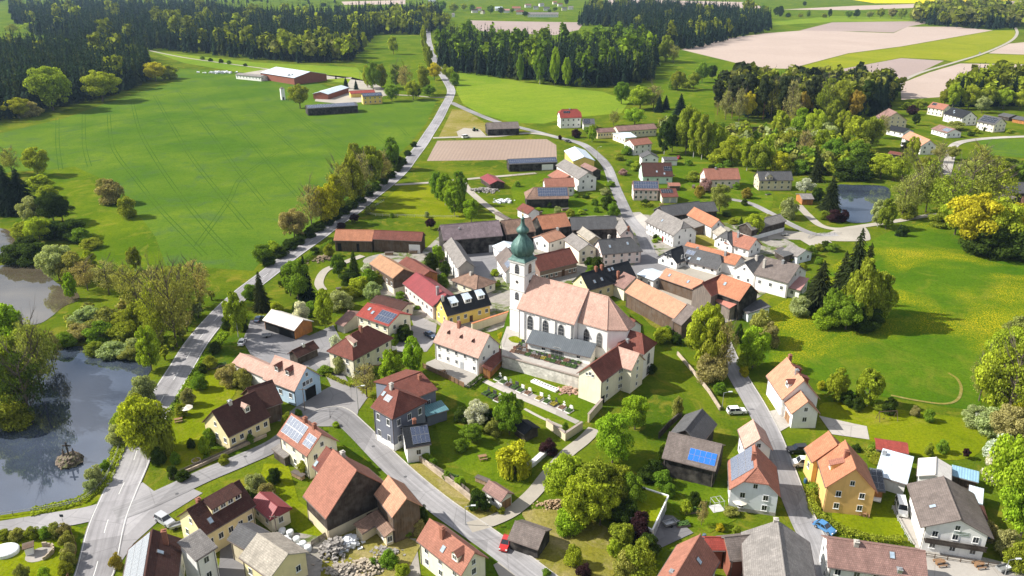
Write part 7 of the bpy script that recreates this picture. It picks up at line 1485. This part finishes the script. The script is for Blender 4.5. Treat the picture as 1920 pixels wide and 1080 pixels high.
# silos at the cattle hall
for i, x in enumerate((543, 549)):
    so_ = empty('feed_silo', U((x, 156))); tag(so_, 'grey feed silo at the cattle hall, the %s one' % ('left' if i == 0 else 'right'), 'silo', 'feed silos'); m = MB(); m.lathe([(1.0, .3), (2.2, 1.3), (7.5, 1.3), (8.4, .2)], 16); m.build('tank', M_METAL, so_); m = MB()
    for a_ in range(4): m.tube((math.cos(a_*1.57)*1.1, math.sin(a_*1.57)*1.1, 0), (math.cos(a_*1.57)*1.1, math.sin(a_*1.57)*1.1, 2.4), .08, n=5)
    m.build('legs', M_METAL, so_, fix=False)
# wrapped bales
bl = MB(); bl.lathe([(0, .02), (0, .58), (.08, .66), (.6, .68), (1.1, .66), (1.18, .55), (1.2, .02)], 20); BALE = bl.mesh('bale', plain('bale_wrap', (.66, .68, .68), .35, var=.12, nscale=3, spec=.5)); BALE.polygons.foreach_set('use_smooth', [True]*len(BALE.polygons))
BP = [(200, 740), (258, 752), (228, 800), (308, 803), (355, 838), (392, 868), (343, 905), (310, 862), (175, 775), (245, 820)]
for i, p in enumerate(BP):
    o = link('silage_bale', BALE); q = U(fp('t13', (p[0], p[1]+25))); o.location = (q.x, q.y, .02); o.rotation_euler = (0, 0, i*.7); tag(o, 'white wrapped silage bale in the yard, %s' % ['at its upper end', 'second along the back', 'behind the large front one', 'large one in the middle', 'second from the lower end', 'at the lower right end', 'by the yellow gable', 'tucked in mid row', 'by the dark red annex', 'fourth along the front'][i], 'bale', 'wrapped bales in the yard')
DEB = plain('debris_grey', (.30, .28, .26), .95, var=.6, nscale=1.5); WHT = plain('tarp_white', (.68, .70, .73), .6, var=.2)
stones('large grey debris heap in the rubble yard', (590, 890), 220, .3, DEB, 21, 't13', (3.0, 3.2), hgt=2.0); stones('white and blue plastic sheets heaped beside the debris', (690, 850), 60, .5, WHT, 22, 't13', (2.2, 2.0), hgt=1.3)
stones('heap of timber scraps at the bottom of the rubble yard', (650, 1050), 200, .28, plain('scrap', (.34, .30, .25), .95, var=.6, nscale=1.5), 23, 't13', (3.2, 2.2), hgt=1.2); stones('sandy rubble mound in the yard', (830, 1030), 110, .3, plain('sand_rubble', (.40, .34, .26), .95, var=.4), 24, 't13', (3.2, 2.6), hgt=1.2)
stones('loose stones beside the mossy outbuilding', (980, 905), 60, .3, DEB, 25, 't13', (2.6, 1.4), hgt=.6); stones('pile of pale stones beside the barn track', (905, 358), 120, .5, DEB, 26, 'f', (7, 4), hgt=1.0); stones('stacked white blocks along the barn track', (945, 378), 40, .55, WHT, 27, 'f', (5, 3), hgt=.8)
stones('heap of split firewood under the orange-tinged tree', (330, 555), 260, .2, plain('firewood', (.42, .30, .19), .9, var=.5, nscale=2), 28, 't23', (3.6, 1.2), name='firewood_heap', cat='firewood', hgt=1.5); stones('brush heap beside the garden path', (605, 486), 80, .4, plain('brush', (.22, .17, .11), .95), 29, 'f', (4, 3), hgt=.8)
stones('spoil heaps beside the far farm', (412, 137), 80, 1.0, WHT, 30, 'f', (14, 5), hgt=1.5); stones('clutter of crates beside the dark flat shed', (1490, 482), 50, .4, plain('clutter', (.35, .25, .18), .9, var=.6, nscale=1), 31, 'f', (3, 2), hgt=.9); stones('planks and scrap beside the chalet shed', (1475, 455), 40, .4, plain('clutter', (.35, .25, .18)), 32, 't33', (2, 1.6), hgt=.6)
# grass-roofed garage
C4 = [U(fp('t23', p), 3.0) for p in ((962, 420), (1172, 487), (1052, 745), (858, 640))]; gg = empty('green_roof_garage', (C4[0].x, C4[0].y, 0)); tag(gg, 'low garage with turf roof and white parapet frame', 'garage'); org = Matrix.Translation((-C4[0].x, -C4[0].y, 0))
m = MB(); cx = sum((p for p in C4), Vector())/4; m.prism([tuple((cx + (p-cx)*.96).xy) for p in C4], -.2, 2.9); o = m.build('wall', wall_mat('white'), gg); o.matrix_basis = org
m = MB(); m.prism([tuple(p.xy) for p in C4], 2.9, 3.15); o = m.build('turf_roof', G_BRIGHT, gg); o.matrix_basis = org
m = MB()
for a_, b_ in zip(C4, C4[1:]+C4[:1]):
    d = (b_-a_).normalized(); m.obox((a_+b_)/2 + Vector((0, 0, .1)), d*((b_-a_).length/2), Vector((-d.y, d.x, 0))*.12, Vector((0, 0, .3)))
o = m.build('parapet', M_FRAME, gg, fix=False); o.matrix_basis = org
for t_ in (.27, .73):
    a_, b_ = C4[1], C4[2]; d = (b_-a_).normalized(); n_ = Vector((-d.y, d.x, 0)); n_ = n_ if n_.dot(a_-cx) > 0 else -n_; pt = a_.lerp(b_, t_); pt.z = 0; pt = cx.xy.to_3d() + (pt-cx.xy.to_3d())*.965
    o = link('garage_door', door_mesh('grey'), gg, org @ frame_on(pt+n_*.02, Vector((-n_.y, n_.x, 0)), n_) @ Matrix.Diagonal((2.8, 1, 2.4, 1)))
# chalet balcony
s_ = CH; m = MB(); yw0, yw1 = min(s_.wE, s_.wF), max(s_.wE, s_.wF); m.box(s_.wx1+.02, s_.wx1+1.2, yw0, yw1, 2.75, 2.9); m.build('balcony_floor', wall_mat('dwood'), s_.root, fix=False); m = MB(); k = int((yw1-yw0)/.2)
for i in range(k): m.box(s_.wx1+1.14, s_.wx1+1.19, yw0+i*.2, yw0+i*.2+.15, 2.9, 3.75)
m.box(s_.wx1+1.1, s_.wx1+1.24, yw0, yw1, 3.75, 3.87); m.build('balcony_rail', wall_mat('dwood'), s_.root, fix=False)
# white pergola, swing, playground ruin, pool cover
pg = empty('garden_pergola', U(fp('t23', (1535, 575))), .25); tag(pg, 'white metal pergola beside the half-hipped house', 'pergola'); pg.scale = (.8, .8, .9); m = MB()
for x in (-1.3, 1.3):
    for y in (-1.1, 1.1): m.tube((x, y, 0), (x, y, 2.4), .05, n=6)
for x in (-1.3, 0, 1.3): m.box(x-.04, x+.04, -1.2, 1.2, 2.36, 2.44)
for y in (-1.1, 1.1): m.box(-1.4, 1.4, y-.04, y+.04, 2.44, 2.52)
m.build('frame', plain('pergola_grey', (.45, .46, .46), .6), pg, fix=False); m = MB(); m.box(-1.6, 1.6, -1.4, 1.4, .02, .14); m.build('deck', wall_mat('concrete'), pg, fix=False)
sw = empty('swing_frame', U(fp('t32', (890, 990))), .1); tag(sw, 'timber swing frame on the orchard lawn', 'swing'); m = MB(); m.tube((-2.2, 0, 2.4), (2.2, 0, 2.4), .08, n=6)
for x in (-2.2, 2.2):
    for y in (-.9, .9): m.tube((x, y, 0), (x, 0, 2.4), .07, n=6)
m.build('frame', wall_mat('wood'), sw, fix=False); m = MB()
for x in (-.8, .8): m.tube((x-.2, 0, 2.4), (x-.2, 0, .5), .015, n=4); m.tube((x+.2, 0, 2.4), (x+.2, 0, .5), .015, n=4); m.box(x-.25, x+.25, -.1, .1, .45, .5)
m.build('seat', wall_mat('dwood'), sw, fix=False)
pl = empty('stone_barbecue', U(fp('t03', (300, 920))), .5); tag(pl, 'half-round stone barbecue place with roofed oven on the corner lawn', 'barbecue'); m = MB(); m.prism([(2.4*math.cos(a_*.42), 2.0*math.sin(a_*.42)) for a_ in range(15)], .02, .12); m.build('paving', PAVE, pl); m = MB()
for i in range(9):
    a_ = -1.2+i*.3; m.obox((2.3*math.cos(a_), 2.0*math.sin(a_), .35+.1*(i % 3)), Vector((.12*math.cos(a_), .12*math.sin(a_), 0)), Vector((-.4*math.sin(a_), .4*math.cos(a_), 0)), Vector((0, 0, .35+.1*(i % 3))))
m.build('ring_wall', M_STONE2, pl, fix=False); m = MB(); m.box(-2.2, -.9, .6, 1.9, 0, 1.7); m.build('oven', wall_mat('white'), pl, fix=False); m = MB(); m.box(-2.5, -.6, .3, 2.2, 1.75, 1.9); m.build('oven_roof', wall_mat('wood'), pl, fix=False)
pc = MB(); pc.lathe([(0, 2.4), (.9, 2.4), (1.05, 2.2), (1.35, .02)], 20); o = pc.build('pool_cover', WHT, None, smooth=False); o.location = U(fp('t03', (45, 905))); o.scale = (1.0, .8, .8); tag(o, 'round covered garden pool on the corner lawn', 'pool')
fb_ = empty('flower_bed', U(fp('t03', (1472, 218)))); tag(fb_, 'small round stone flower bed on the west garden lawn', 'flower bed'); m = MB(); m.lathe([(0, 1.0), (.3, 1.0), (.3, .8), (.1, .8)], 18); m.build('stone_rim', M_STONE2, fb_); m = MB(); m.lathe([(.1, .78), (.4, .5), (.9, .1), (1.0, .02)], 10); m.build('planting', FLW[1], fb_)
# ------------------------------------------------------------------ clipped hedges
def hedge(label, px, w, h, col, f='f', dens=90, seed=0):
    rng = np.random.default_rng(seed+300); P = [U(fp(f, p)) for p in px]; C = []; D = []
    for a_, b_ in zip(P, P[1:]):
        d = b_-a_; ln = d.length; n = int(ln*dens); t = rng.uniform(0, 1, n); u = rng.uniform(-1, 1, n); v = rng.uniform(0, 1, n); d.normalize(); q = np.array([-d.y, d.x, 0])
        k = rng.random(n); side = np.where(k < .45, 0, np.where(k < .72, 1, -1)); off = np.where(side == 0, u*w/2, side*w/2); z = np.where(side == 0, h, v*h)*(1+.07*np.sin(t*ln*1.7))
        C.append(np.array(a_)[None]+np.array(d)[None]*(t*ln)[:, None]+q[None]*(off*(1+.12*np.sin(t*ln*2.3)))[:, None]+np.stack([0*z, 0*z, z], 1)+rng.normal(0, .07, (n, 3))); D.append(np.where((side == 0)[:, None], np.array([[0, 0, 1.0]]), q[None]*side[:, None]))
    C = np.vstack(C); A, B = orient(np.vstack(D), .1, rng); me = quads_mesh('foliage', C-np.array(P[0]), A, B, [M_LEAF]); root = empty('hedge', P[0]); tag(root, label, 'hedge'); o = link('foliage', me, root); o.color = (*LC[col], 1)
    return root
hedge('clipped hedge round the orange-yellow house garden', [(300, 440), (335, 600), (480, 720), (640, 790), (810, 835), (1000, 835)], 1.4, 1.3, 'ygd', 't33', seed=1); hedge('square dark hedge beside the orange-yellow house', [(300, 440), (440, 470)], 1.6, 1.6, 'g', 't33', seed=2)
hedge('low hedge beside the parsonage terrace', [(878, 730), (905, 708)], .9, 1.2, 'gd', seed=3); hedge('dark hedge along the right side of the main road', [(545, 508), (590, 476), (630, 450)], 1.2, 1.3, 'g', seed=4)
hedge('clipped box hedge beside the pinkish solar house', [(1200, 388), (1222, 388)], 1.8, 1.6, 'ygd', seed=5); hedge('hedge in front of the cream hipped house', [(612, 705), (640, 718), (662, 726)], .8, .8, 'ygd', seed=6)
hedge('low hedge behind the workshop lawn', [(1625, 850), (1650, 868)], 2.0, 1.5, 'ygd', seed=7)
hedge('grassy roadside strip of tall weeds along the main road', [(325, 770), (350, 728), (385, 672), (420, 625)], 2.2, .5, 'bg', dens=60, seed=8)
hedge('reed belt on the far shore of the cross pond', [(180, 648), (215, 655), (245, 662), (268, 672)], 4.0, 1.3, 'gr', dens=200, seed=9)
hedge('strip of long bright grass on the pond bank', [(60, 962), (150, 942), (195, 908), (220, 850), (242, 800)], 2.4, .45, 'yg', dens=120, seed=10)
# ------------------------------------------------------------------ far houses
def far_house(px, wpx, ang, roof, wall, label):
    p = U(px); sc = PX((p.x, p.y, 0))[2]; L = wpx/sc; d = Vector((math.cos(ang), math.sin(ang), 0)); q = Vector((d.y, -d.x, 0)); W_ = max(7, min(11, L*.6)); he = 5; hr = he + W_/2*.7
    if q.y > 0: q = -q
    A_, B_, E_ = p-d*L/2+Vector((0, 0, hr)), p+d*L/2+Vector((0, 0, hr)), p+d*L/2+q*W_/2+Vector((0, 0, he))
    b('f', PX(A_)[:2], PX(B_)[:2], PX(E_)[:2], he, 35, roof, wall, label, 'house', st=1, group='houses of the far village')
FH_ = [((890, 24), 12, .3, 'pinkbrown', 'white'), ((898, 20), 10, .0, 'terra', 'white'), ((905, 26), 9, 1.2, 'redbrown', 'cream'), ((935, 20), 14, .1, 'wmetal', 'white'), ((950, 24), 12, .0, 'pinkmetal', 'white'), ((968, 20), 16, .1, 'terra', 'cream'), ((975, 27), 14, -.1, 'redbrown', 'white'), ((990, 14), 12, .2, 'pinkbrown', 'white'), ((1005, 18), 10, 0, 'dgrey', 'white'),
       ((1015, 12), 10, .5, 'grey', 'white'), ((1025, 20), 12, 0, 'dgrey', 'white'), ((1050, 12), 9, .2, 'redbrown', 'white'), ((1058, 20), 10, .1, 'dgrey', 'cream'), ((1070, 18), 10, 0, 'grey', 'white'), ((1018, 32), 58, -.03, 'grey', 'white'), ((390, 14), 12, .4, 'grey', 'white'), ((375, 18), 10, 0, 'pinkbrown', 'white'), ((850, 32), 6, 0, 'grey', 'white'), ((810, 4), 14, 0, 'wmetal', 'white'), ((1040, 8), 8, .3, 'terra', 'cream')]
FD = {'pinkbrown': 'pinkish roofed', 'terra': 'red roofed', 'redbrown': 'dark red roofed', 'wmetal': 'pale metal roofed', 'pinkmetal': 'pink sheet roofed', 'dgrey': 'slate roofed', 'grey': 'grey roofed'}
cnt = {}
for i, (p, w_, a_, r_, wl_) in sorted(enumerate(FH_), key=lambda t_: t_[1][0][0]):
    k = FD[r_]; cnt[k] = cnt.get(k, 0)+1
    far_house(p, w_, a_, r_, wl_, 'small %s house in the far distance, %s of its kind from the left' % (k, ['first', 'second', 'third', 'fourth', 'fifth'][cnt[k]-1]))

# ------------------------------------------------------------------ small things in yards and gardens
def log_stack():
    e = MB(); rr = random.Random(3)
    for j in range(5):
        for i in range(14-j % 2):
            x = -1.5+i*.22+(j % 2)*.11; e.tube((x, -.5+rr.uniform(-.05, .05), .12+j*.19), (x, .5, .12+j*.19), .1, n=6)
    c = MB(); c.obox((0, 0, 1.08), (1.7, 0, .05), (0, .62, .02), (0, 0, .025)); return [('logs', e.mesh('logs', plain('firewood', (.42, .30, .19)))), ('cover', c.mesh('cover', roof_mat('greybrown')))]
def barrel_():
    e = MB(); e.lathe([(0, .02), (0, .33), (.3, .37), (.75, .37), (1.0, .33), (1.02, .02)], 14); l_ = MB(); l_.lathe([(1.02, .02), (1.03, .34), (1.08, .3), (1.1, .02)], 14); return [('tank', e.mesh('tank', plain('barrel_blue', (.03, .10, .22), .5))), ('lid', l_.mesh('lid', plain('barrel_lid', (.10, .13, .16), .5)))]
def table_():
    t = MB(); t.box(-.9, .9, -.4, .4, .7, .76); l_ = MB(); l_.box(-.75, -.65, -.3, .3, 0, .7); l2 = MB(); l2.box(.65, .75, -.3, .3, 0, .7)
    b1 = MB(); b1.box(-.9, .9, -.95, -.65, .42, .47); b2 = MB(); b2.box(-.9, .9, .65, .95, .42, .47)
    for bb_ in (b1, b2):
        y = -.8 if bb_ is b1 else .8
        for x in (-.7, .7): bb_.box(x-.04, x+.04, y-.12, y+.12, 0, .42)
    wd = wall_mat('fence'); return [('table_top', t.mesh('table_top', wd)), ('leg', l_.mesh('leg', wd)), ('leg', l2.mesh('leg', wd)), ('bench', b1.mesh('bench', wd)), ('bench', b2.mesh('bench', wd))]
def bed_():
    f_ = MB(); f_.box(-1.3, 1.3, -.65, -.58, 0, .4); f_.box(-1.3, 1.3, .58, .65, 0, .4); f_.box(-1.3, -1.23, -.58, .58, 0, .4); f_.box(1.23, 1.3, -.58, .58, 0, .4); s_ = MB(); s_.box(-1.23, 1.23, -.58, .58, .02, .32)
    rr = random.Random(8)
    for i in range(16):
        for j in range(5):
            a_ = rr.uniform(.05, .14); s_.obox((-1.15+i*.15, -.5+j*.25, .32+a_*.6), (a_, 0, .02), (0, a_, 0), (0, 0, a_*rr.uniform(.8, 2.2)))
    return [('frame', f_.mesh('frame', wall_mat('gwood'))), ('planting', s_.mesh('planting', FLW[2]))]
def parasol_():
    p_ = MB(); p_.tube((0, 0, 0), (0, 0, 2.3), .03, n=6); c_ = MB(); n = 8
    for k in range(n):
        a1, a2 = 2*math.pi*k/n, 2*math.pi*(k+1)/n; c_.face([(1.5*math.cos(a1), 1.5*math.sin(a1), 2.0), (1.5*math.cos(a2), 1.5*math.sin(a2), 2.0), (0, 0, 2.5)]); c_.face([(0, 0, 2.47), (1.5*math.cos(a2), 1.5*math.sin(a2), 1.97), (1.5*math.cos(a1), 1.5*math.sin(a1), 1.97)])
    return [('pole', p_.mesh('pole', M_METAL)), ('canopy', c_.mesh('canopy', plain('parasol_cloth', (.66, .62, .52), .9)))]
def trailer_():
    b_ = MB(); b_.box(-1.2, 1.2, -.65, .65, .45, .55)
    for (x0, x1, y0, y1) in ((-1.2, 1.2, -.65, -.6), (-1.2, 1.2, .6, .65), (-1.2, -1.15, -.6, .6), (1.15, 1.2, -.6, .6)): b_.box(x0, x1, y0, y1, .55, .95)
    d_ = MB(); d_.box(1.2, 2.3, -.04, .04, .42, .5); out = [('bed', b_.mesh('bed', M_METAL)), ('drawbar', d_.mesh('drawbar', M_METAL))]
    for y in (-.75, .75):
        w_ = MB(); w_.tube((0, y-.09, .3), (0, y+.09, .3), .3, n=14); out.append(('wheel', w_.mesh('wheel', TYRE)))
    return out
SM = {'woodpile': (log_stack(), 'stacked firewood under a board', 'woodpile'), 'water_barrel': (barrel_(), 'blue water barrel', 'barrel'), 'picnic_table': (table_(), 'brown picnic table with benches', 'table'), 'raised_bed': (bed_(), 'timber raised vegetable bed', 'raised bed'), 'garden_parasol': (parasol_(), 'cream garden parasol', 'parasol'), 'box_trailer': (trailer_(), 'grey box trailer', 'trailer')}
SMALL = []
def small(kind, x, y, a):
    parts, desc, cat = SM[kind]; o = empty(kind, U((x, y), .1), a)
    for nm, me in parts: link(nm, me, o)
    SMALL.append((o, x, desc, min(LAND, key=lambda t_: (t_[0][0]-x)**2 + 2.2*(t_[0][1]-y)**2)[1], cat))
for ln in """woodpile 655 905 .9; woodpile 640 545 .2; woodpile 775 475 .1; woodpile 1010 402 .3; woodpile 1300 352 1.2; woodpile 1462 470 .4; woodpile 560 895 -.6; woodpile 1385 875 1.4; woodpile 905 905 -.6; woodpile 1255 870 .3; woodpile 1060 395 .2; woodpile 730 478 0;
water_barrel 600 985 0; water_barrel 612 980 0; water_barrel 1320 1010 0; water_barrel 1510 905 0; water_barrel 800 825 0; water_barrel 960 785 0; water_barrel 655 615 0; water_barrel 1350 590 0; water_barrel 1855 1015 0; water_barrel 1235 565 0; water_barrel 575 885 0; water_barrel 935 945 0; water_barrel 1420 610 0;
picnic_table 335 790 .4; picnic_table 830 700 .6; picnic_table 1570 955 .2; picnic_table 1385 940 1.0; picnic_table 905 860 .3; picnic_table 1240 385 .1; picnic_table 1075 348 .2; picnic_table 1620 965 1.2; picnic_table 1425 348 .2; picnic_table 705 690 .2; picnic_table 1762 1058 .15; picnic_table 1835 1062 .15;
raised_bed 860 905 -.6; raised_bed 848 895 -.6; raised_bed 400 690 .3; raised_bed 415 685 .3; raised_bed 1295 960 .2; raised_bed 1280 985 .2; raised_bed 1260 330 0; raised_bed 1230 320 0; raised_bed 1215 345 .1; raised_bed 1425 420 .3; raised_bed 690 530 .2; raised_bed 640 560 .1; raised_bed 825 535 .3; raised_bed 1095 395 .2; raised_bed 1345 330 .1; raised_bed 1440 365 .5;
garden_parasol 352 778 0; garden_parasol 1605 915 0; garden_parasol 1385 955 0; garden_parasol 1245 378 0; garden_parasol 735 665 0; garden_parasol 1850 245 0;
box_trailer 330 990 .5; box_trailer 500 632 .3; box_trailer 560 600 .2; box_trailer 880 535 1.2; box_trailer 1290 545 .5; box_trailer 1470 442 .2; box_trailer 800 478 .1; box_trailer 930 248 .1; box_trailer 1880 1070 .3; box_trailer 1255 985 .4""".replace('\n', '').split(';'):
    q = ln.split(); small(q[0], float(q[1]), float(q[2]), float(q[3]))
G2 = {}
for (o, x, desc, where, cat) in SMALL: G2.setdefault((desc, where, cat), []).append((x, o))
for (desc, where, cat), L in G2.items():
    L.sort(key=lambda t_: t_[0]); n = len(L)
    for i, (x, o) in enumerate(L): tag(o, desc + ' ' + where + ('' if n == 1 else ', the %s one' % ('left' if i == 0 else 'right' if i == n-1 else ['', 'second', 'third', 'fourth'][i])), cat, cat + 's in yards and gardens')
# manhole covers
mh = MB(); mh.tube((0, 0, 0), (0, 0, .02), .36, n=16); MH = mh.mesh('manhole_cover', plain('cast_iron', (.10, .10, .105), .6))
vs = bpy.data.objects['village_street']
for p in ((332, 927), (460, 857), (632, 768), (700, 838), (760, 895)):
    o = link('manhole_cover', MH, vs); q = U(p); o.location = (q.x, q.y, 0)
    o.location.z = max(v.co.z for v in vs.data.vertices)+.002
# painted landscape on the chalet gable
mu = NT('mural_paint'); mu_c = mu.ramp(mu.noise(mu.coord('Object', (.6, .6, 2.2)), 1.6, 4, .6), [(.3, (.10, .16, .09)), (.5, (.34, .38, .34)), (.7, (.55, .60, .62))])
m = MB(); m.box(CH.wx1+.01, CH.wx1+.05, CH.wF+(CH.wE-CH.wF)*.42-1.3, CH.wF+(CH.wE-CH.wF)*.42+1.3, 4.6, 5.5); m.build('mural', mu.col(mu_c, .9), CH.root, fix=False)
# ------------------------------------------------------------------ air
m = MB(); m.box(-3500, 3500, -250, 6000, -1.5, 125)
hz = m.build('haze', bpy.data.materials.new('haze_air')); hz['kind'] = 'stuff'; hz['label'] = 'thin bluish haze in the air over the valley'
hm = hz.data.materials[0]; hm.use_nodes = True; hm.node_tree.nodes.clear()
vo_ = hm.node_tree.nodes.new('ShaderNodeOutputMaterial'); pv_ = hm.node_tree.nodes.new('ShaderNodeVolumePrincipled')
pv_.inputs['Color'].default_value = (.5, .72, 1.0, 1); pv_.inputs['Density'].default_value = .00005; pv_.inputs['Anisotropy'].default_value = .2
hm.node_tree.links.new(pv_.outputs['Volume'], vo_.inputs['Volume'])
